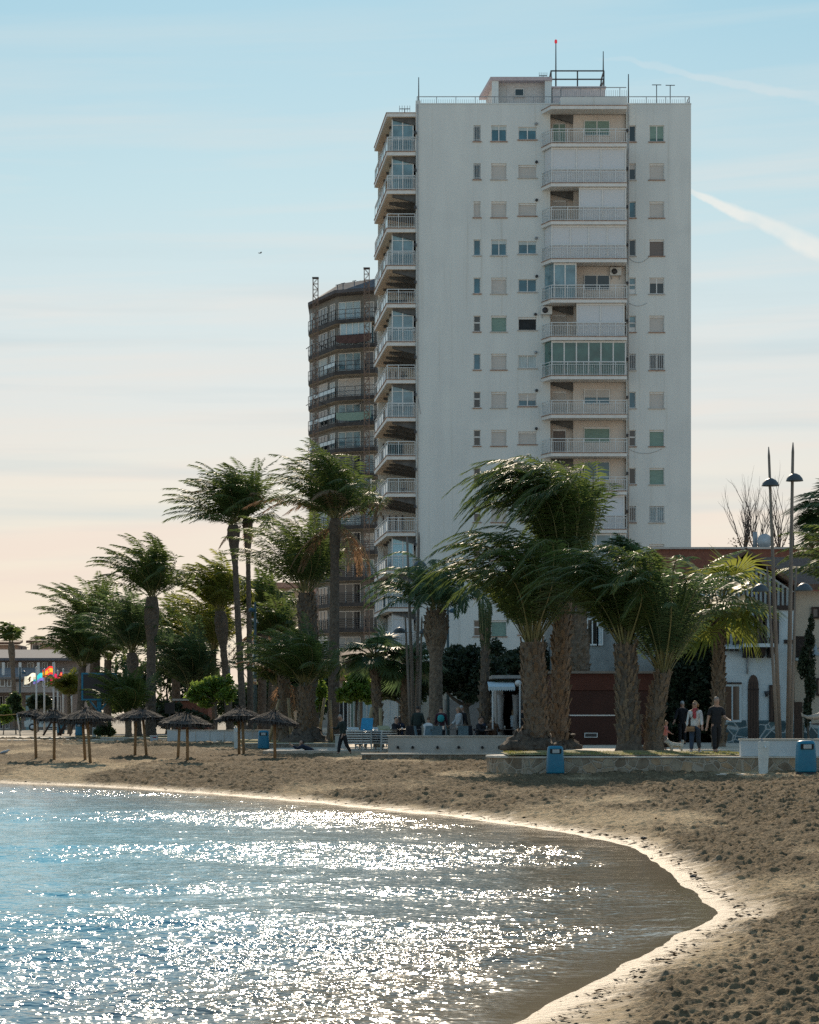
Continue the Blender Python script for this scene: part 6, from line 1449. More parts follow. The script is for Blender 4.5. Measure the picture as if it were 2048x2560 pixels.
    m.build('lattice', M('ornament_white', (.68, .66, .60), rough=.6), t); m = MB(); m.tube([(c.x, c.y+.1, .8), (c.x, c.y+.1, c.z-r*1.1)], .08, 6); m.build('post', metalg, t)
    # parked car far left
    Y = 212.0; x = X(122, Y); t = thing('parked_car', 'pale blue-white parked car behind the flagpoles', 'car', (x, Y, .8))
    m = MB(); prof = [(-2.0, .35), (2.0, .35), (2.05, .75), (1.3, .92), (.75, 1.42), (-.9, 1.45), (-1.7, .95), (-2.05, .85)]; m.slab([(x+p[0], Y-.85, .8+p[1]) for p in prof], (0, 1.7, 0)); m.build('body', M('car_paint', (.45, .55, .58), rough=.25, var=.04, spec=.6), t)
    m = MB(); wp = [(-1.45, .98), (1.0, .98), (.62, 1.36), (-.85, 1.38)]; m.slab([(x+p[0], Y-.87, .8+p[1]) for p in wp], (0, .015, 0)); m.build('side_window', glassd, t)
    for sx in (-1.3, 1.3):
        m = MB(); m.tube([(x+sx, Y-.9, 1.13), (x+sx, Y-.68, 1.13)], .33, 14); w = m.build('wheel', blackp, t); m = MB(); m.tube([(x+sx, Y-.915, 1.13), (x+sx, Y-.902, 1.13)], .2, 12); m.build('rim', metalw, w)
    # pale fish-like sculpture cut by the right edge
    Y = 80.5; t = thing('fish_sculpture', 'pale fish-shaped sculpture with a raised tail, cut by the right edge', 'sculpture', (X(2048, Y), Y, 1.1)); fm = M('sculpture_pale', (.40, .36, .31), rough=.6, var=.2, scale=4)
    z = Z(1792, Y); m = MB(); pts = [(X(u, Y), Y, Z(v, Y)) for u, v in ((2008, 1788), (2018, 1793), (2035, 1793), (2060, 1788), (2085, 1785), (2105, 1786))]; m.tube(pts, [.03, .055, .085, .14, .13, .02], 12); m.build('body', fm, t)
    m = MB(); m.slab([(X(2003, Y), Y-.02, Z(1781, Y)), (X(2012, Y), Y-.02, Z(1789, Y)), (X(2016, Y), Y-.02, Z(1794, Y)), (X(2005, Y), Y-.02, Z(1791, Y))], (0, .04, 0)); m.build('tail', fm, t)
    m = MB(); m.box(X(2058, Y), X(2064, Y), Y-.05, Y+.05, 1.1, z-.05); m.box(X(2030, Y), X(2090, Y), Y-.12, Y+.12, Z(1812, Y), Z(1808, Y)); m.build('stand', metald, t)

    # ------------------------------------------------ thatched parasols
    rg = np.random.default_rng(77)
    data = [(91, 1893, 82, 'leftmost thatched parasol, its ragged rim hanging low'), (135, 1897, 86, 'small thatched parasol second from the left'), (214, 1902, 112, 'thatched parasol behind the widest one, paired with it'), (227, 1907, 138, 'widest thatched parasol in front of the blue board'),
            (337, 1890, 100, 'thatched parasol with a flat wide rim behind another'), (368, 1893, 108, 'thatched parasol before the palm lawn, pole leaning left'), (444, 1897, 104, 'rear thatched parasol of the pair left of the garden wall middle'), (469, 1908, 124, 'front thatched parasol of the pair before the white garden wall'),
            (598, 1889, 118, 'tall dark thatched parasol with a hanging frayed left rim'), (610, 1890, 100, 'thatched parasol just behind the tall dark one'), (688, 1900, 120, 'thatched parasol right of the blue bin, tilted to the left')]
    apex = [(86, 1776), (136, 1776), (206, 1782), (217, 1772), (340, 1775), (356, 1772), (450, 1783), (468, 1786), (597, 1768), (606, 1772), (686, 1778)]
    for i, ((u, v, wpx, lab), (au, av)) in enumerate(zip(data, apex)):
        Y = 92.0
        for _ in range(6): Y = F*(EYE-sand_z(X(u, Y), Y))/(v-CV)
        if i in (2, 4, 6, 9): Y += .0
        b = Vector((X(u, Y), Y, sand_z(X(u, Y), Y)-.25)); a = P(au, av, Y); r = wpx*1.02*Y/F/2; hh = r*(.30, .44, .38, .35, .27, .40, .33, .37, .46, .36, .42)[i]
        t = thing('thatched_parasol', lab, 'parasol', (b.x, b.y, b.z+.25), 'thatched parasols on the beach')
        m = MB(); m.tube([b, a-Vector((0, 0, .12))], [.062, .055], 9); m.build('pole', polew, t)
        tilt = [-.16, .04, .0, .02, .08, .03, .10, -.03, .06, .0, -.10][i]
        m = MB(); n = 40; vs = [tuple(a)]; fs = []
        prof = [(.16, .10), (.45, .42), (.75, .74), (1.0, 1.0)]
        for f, d in prof:
            for k in range(n):
                an = 2*math.pi*k/n; q = r*f*(1+rg.uniform(-.05, .05)); vs.append((a.x+math.cos(an)*q, a.y+math.sin(an)*q, a.z-hh*d+math.cos(an)*q*tilt+rg.uniform(-.025, .025)))
        for k in range(n): fs.append((0, 1+k, 1+(k+1) % n))
        for j in range(3):
            for k in range(n): p0 = 1+j*n; fs.append((p0+k, p0+n+k, p0+n+(k+1) % n, p0+(k+1) % n))
        m.add(vs, fs)
        o = len(m.v); m.add([(p[0], p[1], p[2]-.10) for p in vs], [tuple(reversed(f)) for f in fs])
        k = 620; an = rg.uniform(0, 2*math.pi, k); f0 = rg.uniform(.08, .85, k); f1 = np.minimum(f0+rg.uniform(.2, .5, k), 1.0+rg.uniform(.0, .16, k))
        def pt(f, dz): 
            q = r*f; return np.stack([a.x+np.cos(an)*q, a.y+np.sin(an)*q, a.z-hh*f*.97+np.cos(an)*q*tilt+dz], -1)
        p0 = pt(f0, rg.uniform(.01, .05, k)); p1 = pt(f1, rg.uniform(-.03, .07, k)-np.maximum(0, f1-.95)*1.3)
        w = np.stack([-np.sin(an), np.cos(an), 0*an], -1)*rg.uniform(.006, .016, (k, 1))*r
        add_quads(m, p0-w, p0+w, p1+w*.5, p1-w*.5, 0)
        k2 = 150; an = rg.uniform(0, 2*math.pi, k2); f1 = rg.uniform(.93, 1.07, k2); p0 = pt(f1, 0); p1 = p0+np.stack([np.cos(an)*.05, np.sin(an)*.05, -rg.uniform(.08, .26, k2)], -1); w = np.stack([-np.sin(an), np.cos(an), 0*an], -1)*.018
        add_quads(m, p0-w, p0+w, p1+w*.3, p1-w*.3, 0)
        k3 = 60; an = rg.uniform(0, 6.28, k3); p0 = np.array([[a.x, a.y, a.z-.06]]*k3); p1 = p0+np.stack([np.cos(an)*.22, np.sin(an)*.22, rg.uniform(-.02, .16, k3)], -1); w = np.stack([-np.sin(an), np.cos(an), 0*an], -1)*.02; add_quads(m, p0-w, p0+w, p1+w*.3, p1-w*.3, 0)
        m.build('thatch_roof', thatchm, t)
build_furniture()
# ================================================================ PEOPLE, ANIMALS, CAFE FURNITURE
skinm = M('skin', (.40, .24, .17), rough=.55, var=.08, scale=9)
SKINS = []
def cloth(name, c, r=.9): return M('cloth_'+name, c, rough=r, var=.18, scale=7, bump=.2, bscale=25)
def skin_object(name, V, E, RR, mat, parent, sub=1):
    me = bpy.data.meshes.new(name); me.from_pydata([tuple(v) for v in V], E, []); me.materials.append(mat)
    ob = bpy.data.objects.new(name, me); COL.objects.link(ob); ob.parent = parent
    md = ob.modifiers.new('Skin', 'SKIN'); md.use_smooth_shade = True; md.branch_smoothing = .4
    for i, sv in enumerate(me.skin_vertices[0].data):
        r = RR[i]; r = r if isinstance(r, tuple) else (r, r); sv.radius = (r[0]*1.14, r[1]*1.14); sv.use_root = (i == 0)
    if sub: s = ob.modifiers.new('Sub', 'SUBSURF'); s.levels = sub; s.render_levels = sub
    SKINS.append([ob, None]); return ob
def rot(v, ax, a): return Matrix.Rotation(a, 3, ax) @ Vector(v)
def person(label, loc, yaw=0, h=1.72, lean=0, legs=((8, 5), (-8, 8)), arms=((5, 12, 20), (-5, 12, 20)), top='black', bottom='black', hair=(.05, .035, .025), hairlen='short', shoes='black', sleeves='long', sit=None, head=(0, 0), coat=False, bulk=1.0, extra=None, lying=False, group=None):
    """figure facing -Y at yaw 0; legs: (hip swing, knee bend) and arms: (swing, out, elbow) in degrees, right then left"""
    k = h/1.75
    root = thing('person', label, 'person', tuple(loc), group); root.rotation_euler = (0, 0, R(yaw)); root['_o'] = (0, 0, 0)
    pz = .93 if sit is None else sit
    hip = Vector((0, 0, pz)); 
    T = lambda v: hip+rot(Vector(v), 'X', R(lean))                  # lean forward (towards -Y) about the hips
    spine = [hip, T((0, 0, .18)), T((0, -.01, .36)), T((0, 0, .50))]
    neck = T((0, -.02, .585)); hb = R(head[0])
    hd = lambda v: neck+rot(rot(Vector(v), 'Z', R(head[1])), 'X', R(lean)*.4+hb)
    heads = [hd((0, -.015, .07)), hd((0, -.02, .145)), hd((0, -.01, .225))]
    V = spine+[neck]+heads; E = [(0, 1), (1, 2), (2, 3), (3, 4), (4, 5), (5, 6), (6, 7)]
    RR = [(.125, .09), (.13, .095), (.15, .105), (.12, .085), (.058, .060), (.074, .082), (.086, .104), (.070, .082)]
    J = {}
    for s, (sw, out, el) in zip((-1, 1), arms):
        sh = T((.185*s, 0, .475)); d = rot(rot((0, 0, -1), 'Y', -R(out)*s), 'X', -R(sw)); 
        d = rot(d, 'X', R(lean)*.5)
        e = sh+d*.29; d2 = rot(d, 'X', -R(el)); w = e+d2*.25; p = w+d2*.085
        i = len(V); V += [sh, e, w, p]; E += [(3, i), (i, i+1), (i+1, i+2), (i+2, i+3)]; RR += [.062, .045, .031, (.04, .018)]
        side = Vector((1, 0, 0))
        for q in range(4):                                           # four fingers, unequal and slightly curled
            a = p+d2*.035+side*(q-1.5)*.019; c = a+rot(d2, 'X', -R(12+6*q % 14))*(.05, .058, .055, .043)[q]; c2 = c+rot(d2, 'X', -R(38))*(.022, .027, .025, .02)[q]
            j = len(V); V += [a, c, c2]; E += [(i+3, j), (j, j+1), (j+1, j+2)]; RR += [.0095, .0085, .007]
        j = len(V); th = w+d2*.04-side*s*.032; V += [th, th+(d2-side*s*.55).normalized()*.05]; E += [(i+2, j), (j, j+1)]; RR += [.012, .009]
        J[s] = (sh, e, w, p)
    LG = {}
    for s, (sw, kn) in zip((-1, 1), legs):
        hp = hip+Vector((.092*s, 0, -.03)); d = rot((0, 0, -1), 'X', -R(sw)); 
        if lying: d = Vector((.05*s, 1, -.03)).normalized()
        kp = hp+d*.43; d2 = rot(d, 'X', R(kn)); an = kp+d2*.41; ft = an+rot(d2, 'X', -R(88))*.15+Vector((0, 0, -.035)) if not lying else an+d2*.12
        i = len(V); V += [hp, kp, an, ft]; E += [(0, i), (i, i+1), (i+1, i+2), (i+2, i+3)]; RR += [.088, .058, .040, (.04, .032)]
        LG[s] = (hp, kp, an, ft)
    sc = lambda vs: [v*k for v in vs]; sr = lambda rs: [tuple(x*k for x in r) if isinstance(r, tuple) else r*k for r in rs]
    body = skin_object('body', sc(V), E, sr(RR), skinm, root)
    # face: nose, eyes, mouth, ears are added to the body surface after it is grown
    fm = MB(); cc = heads[1]
    def fp(v): return tuple((cc+rot(rot(Vector(v), 'Z', R(head[1])), 'X', R(lean)*.4+hb))*k)
    fm.add([fp((-.014, -.088, -.022)), fp((.014, -.088, -.022)), fp((0, -.120, -.02)), fp((0, -.092, .03))], [(0, 1, 2), (0, 2, 3), (1, 3, 2)])
    for s in (-1, 1):
        fm.ball(fp((.03*s, -.083, .012)), .012*k, 6); fm.ball(fp((.076*s, .0, -.01)), .022*k, 6, .5, 1, 1.3)
    fm.add([fp((-.024, -.09, -.052)), fp((.024, -.09, -.052)), fp((.02, -.093, -.060)), fp((-.02, -.093, -.060))], [(0, 1, 2, 3)])
    SKINS[-1][1] = fm
    b = bulk
    # top
    tv = [spine[0]+rot((0, 0, -.13 if not coat else -.18), 'X', R(lean)), spine[1], spine[2], spine[3]]; te = [(0, 1), (1, 2), (2, 3)]; tr = [(.178*b, .138*b), (.15*b, .118*b), (.17*b, .128*b), (.135*b, .10*b)]
    if coat: tr[0] = (.18*b, .14*b)
    for s in (-1, 1):
        sh, e, w, p = J[s]; i = len(tv)
        if sleeves == 'long': tv += [sh, e, w-(w-e)*.05]; te += [(3, i), (i, i+1), (i+1, i+2)]; tr += [.075*b, .060*b, .045*b]
        elif sleeves == 'short': tv += [sh, sh.lerp(e, .5), sh.lerp(e, .85)]; te += [(3, i), (i, i+1), (i+1, i+2)]; tr += [.075*b, .066*b, .062*b]
        else: tv += [sh]; te += [(3, i)]; tr += [.072*b]
    i = len(tv); tv += [spine[3].lerp(neck, .75)]; te += [(3, i)]; tr += [(.075*b, .07*b)]
    skin_object('jacket' if sleeves == 'long' else 'shirt', sc(tv), te, sr(tr), cloth(*top) if isinstance(top, tuple) else CL[top], root)
    bv = [hip+Vector((0, 0, .07)), hip+Vector((0, 0, -.02))]; be = [(0, 1)]; br_ = [(.175, .135), (.178, .138)]
    for s in (-1, 1):
        hp, kp, an, ft = LG[s]; i = len(bv); bv += [hp, kp, an+(kp-an)*.06]; be += [(1, i), (i, i+1), (i+1, i+2)]; br_ += [.102, .075, .060]
    skin_object('trousers', sc(bv), be, sr(br_), CL[bottom], root)
    for s in (-1, 1):
        hp, kp, an, ft = LG[s]; d = (ft-an)
        skin_object('shoe', sc([an+Vector((0, .02, -.02)) if not lying else an, an.lerp(ft, .55)+Vector((0, 0, -.015)), ft+d*.1]), [(0, 1), (1, 2)], sr([.05, (.05, .042), (.042, .03)]), CL[shoes], root)
    # hair
    hm = M('hair_%d_%d' % (int(hair[0]*100), int(hair[1]*100)), hair, rough=.6, var=.3, scale=18, stretch=(4, 4, 1))
    hv = [hd((0, .035, .10)), hd((0, .022, .185)), hd((0, -.005, .238)), hd((0, -.05, .225))]; he = [(0, 1), (1, 2), (2, 3)]; hr = [(.070, .06), (.084, .082), (.070, .06), (.045, .03)]
    if hairlen == 'long': hv += [hd((0, .055, .02)), hd((0, .06, -.10))]; he += [(0, 4), (4, 5)]; hr += [(.075, .05), (.06, .04)]
    if hairlen == 'tail': hv += [hd((.02, .11, .19)), hd((.05, .16, .12)), hd((.05, .15, .04))]; he += [(1, 4), (4, 5), (5, 6)]; hr += [.03, .035, .015]
    if hairlen == 'hat': hr = [(.075, .07), (.092, .10), (.082, .09), (.06, .055)]; hv += [hd((0, .01, .30))]; he += [(2, 4)]; hr += [.035]
    skin_object('hat' if hairlen == 'hat' else 'hair', sc(hv), he, sr(hr), CL['black'] if hairlen == 'hat' else hm, root)
    if extra: extra(root, k, spine, neck, heads, J, LG, hd)
    return root
CL = {'black': cloth('black', (.018, .019, .023)), 'navy': cloth('navy', (.022, .028, .05)), 'green': cloth('dark_green', (.022, .034, .030)), 'white': cloth('white', (.62, .61, .60)), 'jeans': cloth('jeans', (.035, .055, .09)), 'brown': cloth('brown', (.11, .06, .035)),
      'puffer': cloth('puffer', (.42, .43, .44)), 'beige': cloth('beige', (.34, .25, .17)), 'maroon': cloth('maroon', (.06, .022, .035)), 'blue': cloth('blue', (.03, .05, .09)), 'grey': cloth('grey', (.14, .14, .15)), 'pink': cloth('pink', (.45, .18, .16)), 'paleblue': cloth('pale_blue', (.48, .56, .62)), 'whiteshoe': cloth('white_shoe', (.55, .54, .52), .6)}
def build_people():
    GR = 'guests on the cafe terrace'
    def on_sand(u, Y): return (X(u, Y), Y, sand_z(X(u, Y), Y))
    def phone(root, k, sp, neck, hs, J, LG, hd):
        p = J[-1][3]*k; m = MB(); m.box(p.x-.035, p.x+.035, p.y-.10, p.y-.02, p.z+.02, p.z+.035); m.build('phone', blackp, root)
        m = MB()
        for s in (-1, 1): c = hd((.033*s, -.105, .155))*k; m.box(c.x-.024, c.x+.024, c.y-.004, c.y+.004, c.z-.016, c.z+.016)
        m.build('glasses', blackp, root)
    person('man in dark clothes on the sand looking down at his phone', on_sand(858, 100), -62, 1.70, 6, ((16, 6), (-14, 18)), ((28, 6, 75), (4, 10, 25)), 'green', 'black', (.30, .27, .24), 'short', 'black', head=(22, 0), extra=phone)
    # walking couple
    def woman(root, k, sp, neck, hs, J, LG, hd):
        m = MB(); m.box(-.22, .02, -.24, -.14, .70, .86); b = m.build('handbag', cloth('bag', (.22, .12, .06), .6), root); m = MB(); m.box(-.215, .015, -.245, -.2405, .79, .855); m.build('flap', cloth('bag_flap', (.28, .16, .08), .6), b)
        m = MB(); m.tube([(-.21, -.16, .86), (-.10, -.19, 1.1), (.05, -.14, 1.36), (.12, -.02, 1.43)], .012, 5); m.build('strap', CL['brown'], b)
        skin_object('scarf', [Vector(v) for v in ((.06, .0, 1.43), (.0, -.10, 1.40), (-.06, -.02, 1.43), (.0, -.14, 1.28), (.02, -.15, 1.10))], [(0, 1), (1, 2), (1, 3), (3, 4)], [.05, .055, .05, (.06, .03), (.05, .02)], cloth('red_scarf', (.42, .06, .07)), root)
        skin_object('open_coat', [Vector(v) for v in ((-.13, .03, 1.34), (-.155, .03, 1.1), (-.165, .03, .82))], [(0, 1), (1, 2)], [(.07, .12), (.07, .125), (.07, .125)], CL['black'], root)
        m = MB()
        for s in (-1, 1): c = hd((.033*s, -.105, .155))*k; m.box(c.x-.028, c.x+.028, c.y-.005, c.y+.005, c.z-.018, c.z+.018)
        m.build('sunglasses', blackp, root)
    Y = 77.5; person('woman in a white top, red scarf and sunglasses with a brown bag', (X(1738, Y), Y, 1.10), -18, 1.66, 0, ((14, 4), (-12, 22)), ((-6, 10, 18), (10, 10, 22)), 'white', 'jeans', (.24, .15, .07), 'tail', 'whiteshoe', head=(2, -14), extra=woman)
    Y = 77.2; person('grey-haired man in a black T-shirt and black jeans walking toward the sea', (X(1791, Y), Y, 1.10), 12, 1.78, 1, ((10, 6), (-12, 16)), ((-4, 14, 14), (14, 12, 62)), 'black', 'black', (.27, .25, .23), 'short', 'black', 'short', bulk=1.08)
    Y = 100; person('old man in dark clothes seen from behind with hands behind his back', (X(1706, Y), Y, 1.10), 172, 1.76, 3, ((4, 3), (-4, 3)), ((-28, 14, -10), (-28, 14, -10)), 'black', 'black', (.42, .41, .40), 'short')
    Y = 81.5; person('child in pink holding the dog leash behind the leaning palm', (X(1663, Y), Y, 1.10), 70, 1.02, 4, ((6, 4), (-6, 8)), ((40, 12, 20), (0, 10, 10)), 'pink', 'grey', (.28, .17, .08), 'long')
    # lying beachgoer
    Y = 103.0; x = X(766, Y); z = sand_z(x, Y)
    person('dark-haired person in navy lying on the sand propped on the elbows', (x+.25, Y, z-.0), -90, 1.68, 62, arms=((96, 10, 60), (96, 10, 60)), legs=((0, 0), (0, 0)), top='navy', bottom='navy', hair=(.05, .03, .02), sit=.13, lying=True, head=(-58, 0))
    # terrace guests: standing
    zt = .95
    def backpack(root, k, sp, neck, hs, J, LG, hd):
        skin_object('backpack', [Vector((0, .15, 1.02)), Vector((0, .17, 1.22)), Vector((0, .15, 1.38))], [(0, 1), (1, 2)], [(.14, .08), (.155, .10), (.11, .07)], cloth('teal_pack', (.03, .30, .31)), root)
    Y = 104; person('person with a teal backpack standing at the terrace tables', (X(1103, Y), Y, zt), 176, 1.70, 2, ((4, 3), (-4, 3)), ((12, 8, 30), (12, 8, 30)), 'maroon', 'black', (.06, .04, .03), 'short', group=GR, extra=backpack)
    def fur(mat):
        def f(root, k, sp, neck, hs, J, LG, hd):
            skin_object('fur_hood', [hd((-.10, .02, .0)), hd((-.06, .10, -.01)), hd((.06, .10, -.01)), hd((.10, .02, .0))], [(0, 1), (1, 2), (2, 3)], [.05, .065, .065, .05], mat, root)
        return f
    Y = 103.5; person('woman in a long pale grey puffer coat with a fur hood', (X(1149, Y), Y, zt), -75, 1.68, 3, ((4, 3), (-4, 3)), ((16, 10, 40), (10, 10, 30)), 'puffer', 'jeans', (.30, .20, .11), 'long', coat=True, bulk=1.35, group=GR, extra=fur(cloth('fur_brown', (.14, .09, .06))))
    Y = 105; person('grey-haired person half hidden behind the pale puffer coat', (X(1153, Y), Y, zt), 150, 1.74, 2, ((4, 3), (-4, 3)), ((5, 8, 20), (5, 8, 20)), 'black', 'black', (.38, .37, .36), 'short', group=GR)
    Y = 104; person('person in a dark green jacket standing left on the terrace', (X(1044, Y), Y, zt), 165, 1.70, 4, ((4, 3), (-4, 3)), ((8, 12, 25), (8, 12, 25)), 'green', 'black', (.03, .025, .02), 'short', bulk=1.25, group=GR)
    Y = 103; person('woman in a pale blue top with long hair by the awning', (X(1284, Y), Y, zt), 120, 1.60, 0, ((4, 3), (-4, 3)), ((10, 8, 30), (10, 8, 30)), 'paleblue', 'black', (.28, .20, .12), 'long', group=GR)
    Y = 102; person('woman in a dark jacket and woolly hat with beige trousers', (X(1307, Y), Y, zt), 150, 1.68, 0, ((4, 3), (-4, 3)), ((10, 10, 30), (10, 10, 30)), 'black', 'beige', (.05, .035, .03), 'hat', group=GR, bulk=1.15, coat=True)
    # seated
    def seated(label, u, Y, yaw, **kw):
        person(label, (X(u, Y), Y, zt), yaw, kw.pop('h', 1.68), kw.pop('lean', 10), ((84, 84), (84, 84)), kw.pop('arms', ((38, 10, 60), (38, 10, 60))), sit=.50, group=GR, **kw)
    seated('person in a white shirt seated with their back to the beach', 1067, 101.5, 150, top='white', bottom='black', hair=(.10, .06, .035), lean=14)
    seated('man in a dark jacket seated facing right at the terrace', 1193, 100.6, 70, top='black', bottom='black', hair=(.09, .055, .03), head=(0, 14))
    seated('woman in a brown coat with a fur hood seated from behind', 1231, 101.2, 172, top='brown', bottom='black', hair=(.25, .17, .10), hairlen='short', bulk=1.25, coat=True, extra=fur(cloth('fur_pale', (.36, .26, .19))))
    seated('dark-clad guest seated at the left end of the terrace', 984, 103, 60, top='black', bottom='black', hair=(.03, .025, .02))
    seated('dark-haired guest seated beside the left end guest', 1001, 104.5, 200, top='navy', bottom='black', hair=(.05, .03, .02), hairlen='long')
    seated('guest in shade seated behind the seated man in the dark jacket', 1212, 105, -60, top='navy', bottom='black', hair=(.06, .04, .03))
    seated('guest in black seated right of the brown coat', 1257, 104, -40, top='black', bottom='black', hair=(.04, .03, .025))
    # grow the skins and fix them as plain meshes
    bpy.context.view_layer.update(); dg = bpy.context.evaluated_depsgraph_get()
    done = [(ob, bpy.data.meshes.new_from_object(ob.evaluated_get(dg)), fm) for ob, fm in SKINS]
    for ob, me, fm in done:
        old = ob.data; ob.modifiers.clear(); nm = old.name
        if fm:
            n = len(me.vertices); V = [tuple(v.co) for v in me.vertices]+fm.v; Fc = [tuple(p.vertices) for p in me.polygons]+[tuple(i+n for i in f) for f in fm.f]
            m2 = bpy.data.meshes.new(nm); m2.from_pydata(V, [], Fc); m2.materials.append(old.materials[0]); m2.polygons.foreach_set('use_smooth', [True]*len(Fc)); m2.update(); me = m2
        elif not me.materials: me.materials.append(old.materials[0])
        ob.data = me
    # ------------------------------------------------ dogs
    def dog(label, u, Y, z, col, s, tailup=True):
        x = X(u, Y); fur_ = M('fur_'+label.split()[0]+label.split()[1], col, rough=.95, var=.25, scale=14, bump=.5, bscale=45)
        V = [(.20, 0, .25), (.08, 0, .245), (-.08, 0, .25), (-.19, 0, .27), (-.25, 0, .33), (-.30, 0, .375), (-.37, 0, .365), (-.42, 0, .35)]; E = [(i, i+1) for i in range(7)]
        RR = [(.085, .08), (.085, .085), (.10, .10), (.095, .10), (.07, .075), (.078, .078), (.05, .045), (.03, .028)]
        def limb(root_i, pts, rs):
            p = root_i
            for q, r in zip(pts, rs): V.append(q); RR.append(r); E.append((p, len(V)-1)); p = len(V)-1
        for sy in (-1, 1):
            limb(3, [(-.17, .06*sy, .18), (-.165, .065*sy, .09), (-.17, .065*sy, .03), (-.20, .065*sy, .015)], [.05, .034, .03, .026])
            limb(0, [(.19, .065*sy, .19), (.16, .07*sy, .13), (.225, .07*sy, .085), (.21, .07*sy, .025), (.18, .07*sy, .014)], [.062, .045, .03, .028, .026])
            limb(5, [(-.285, .045*sy, .44), (-.285, .055*sy, .475)], [.024, .01])
        limb(0, [(.255, 0, .31), (.275, 0, .38), (.265, 0, .44)] if tailup else [(.27, 0, .24), (.32, 0, .2)], [.035, .032, .016])
        root = thing('dog', label, 'dog', (x, Y, z)); root['_o'] = (0, 0, 0)
        SK = len(SKINS); ob = skin_object('body', [Vector(v)*s for v in V], E, [tuple(c*s for c in r) if isinstance(r, tuple) else r*s for r in RR], fur_, root, 1)
        bpy.context.view_layer.update(); me = bpy.data.meshes.new_from_object(ob.evaluated_get(bpy.context.evaluated_depsgraph_get())); ob.modifiers.clear(); ob.data = me
        m = MB(); m.ball((-.447*s, 0, .357*s), .017*s, 7)
        for sy in (-1, 1): m.ball((-.355*s, .042*s*sy, .40*s), .011*s, 6)
        m.build('face', blackp, root)
        m = MB(); m.lathe([(.082*s, -.02*s), (.084*s, .0), (.082*s, .02*s)], (-.235*s, 0, .32*s), 14); m.build('collar', CL['maroon'], root)
    dog('white small terrier with upright tail on a leash', 1690, 79.4, 1.10, (.62, .58, .50), .92)
    dog('black dog standing close behind the white terrier', 1667, 80.6, 1.10, (.022, .02, .02), .85)
    m = MB(); a = Vector((X(1682, 79.4), 79.4, 1.38)); b = Vector((X(1665, 81), 81.0, 1.62)); m.tube([a, a.lerp(b, .5)-Vector((0, 0, .04)), b], .010, 5); tag(m.build('dog_leash', metald, origin=tuple(a)), 'dark leash running up from the white terrier', 'leash')
    # ------------------------------------------------ cafe tables and chairs
    ch = cloth('chair_teal', (.10, .16, .19), .5); chd = cloth('chair_dark', (.03, .03, .035), .5); tb = M('table_top', (.10, .09, .085), rough=.35, var=.15, spec=.5)
    def chair(label, mat):
        t = thing('cafe_chair', label, 'chair', (0, 0, 0), 'chairs on the cafe terrace')
        m = MB(); m.box(-.22, .22, -.22, .22, .43, .46); m.build('seat', mat, t)
        m = MB(); m.slab([(-.22, .20, .47), (.22, .20, .47), (.21, .27, .90), (-.21, .27, .90)], (0, .03, 0)); m.build('backrest', mat, t)
        for sx in (-1, 1):
            for sy in (-1, 1): m = MB(); m.bar((.19*sx, .19*sy, .43), (.22*sx, .23*sy, 0), .03); m.build('leg', metalg, t)
        return t
    c0 = chair('teal cafe chair behind the white-shirted guest', ch); c1 = chair('black cafe chair at the left end of the terrace', chd)
    spots = [(c0, 1067, 101.0, 330, None), (c0, 1088, 100.4, 200, 'teal cafe chair turned sideways below the backpack'), (c0, 1131, 100.6, 90, 'teal cafe chair left of the pale puffer coat'), (c0, 1158, 100.3, 180, 'teal cafe chair right below the pale puffer coat'), (c0, 1054, 100.5, 80, 'teal cafe chair facing right behind the white shirt'),
             (c1, 984, 103.2, 240, None), (c1, 1193, 100.9, 250, 'black cafe chair under the seated man in the dark jacket'), (c1, 1231, 101.0, 352, 'black cafe chair under the brown coat'), (c1, 1001, 104.6, 20, 'black cafe chair under the long-haired left guest'), (c1, 1257, 104.1, 140, 'black cafe chair right of the brown coat'), (c1, 1212, 105.1, 120, 'black cafe chair in the shade behind two seated guests'), (c1, 1022, 101.2, 200, 'empty black cafe chair between the left guests and the white shirt'), (c1, 1178, 101, 30, 'empty black cafe chair left of the seated man')]
    for o, u, Y, rz, lab in spots:
        c = o if lab is None else copy_tree(o, label=lab); c.location = (X(u, Y), Y, zt); c.rotation_euler = (0, 0, R(rz))
    def table(label):
        t = thing('cafe_table', label, 'table', (0, 0, 0), 'tables on the cafe terrace')
        m = MB(); m.box(-.38, .38, -.38, .38, .72, .75); m.build('table_top', tb, t); m = MB(); m.tube([(0, 0, .03), (0, 0, .72)], .035, 8); m.build('column', metald, t); m = MB(); m.lathe([(.26, 0), (.26, .02), (.05, .04)], (0, 0, 0), 14); m.build('base', metald, t); return t
    t0 = table('cafe table in front of the person with the backpack')
    tpos = [(1098, 101.4, None), (1143, 101.2, 'cafe table beside the pale puffer coat'), (1211, 100.8, 'cafe table between the seated man and the brown coat'), (1000, 102.5, 'cafe table at the left end of the terrace'), (1030, 102.6, 'cafe table below the dark green jacket'), (1262, 102.6, 'cafe table between the brown coat and the awning')]
    tops = []
    for u, Y, lab in tpos:
        c = t0 if lab is None else copy_tree(t0, label=lab); c.location = (X(u, Y), Y, zt); tops.append((X(u, Y), Y))
    gl = M('drink_glass', (.45, .42, .36), rough=.1, spec=.8); tin = M('tin', (.55, .55, .55), rough=.25, metal=.8)
    labs = ['glass on the table below the backpack, left', 'metal napkin holder on the table below the backpack', 'glass on the table beside the puffer coat', 'beer glass on the table between the seated man and brown coat', 'bottle on the table below the backpack', 'white cup on the left end table', 'glass on the table near the awning', 'metal napkin holder on the table below the dark green jacket']
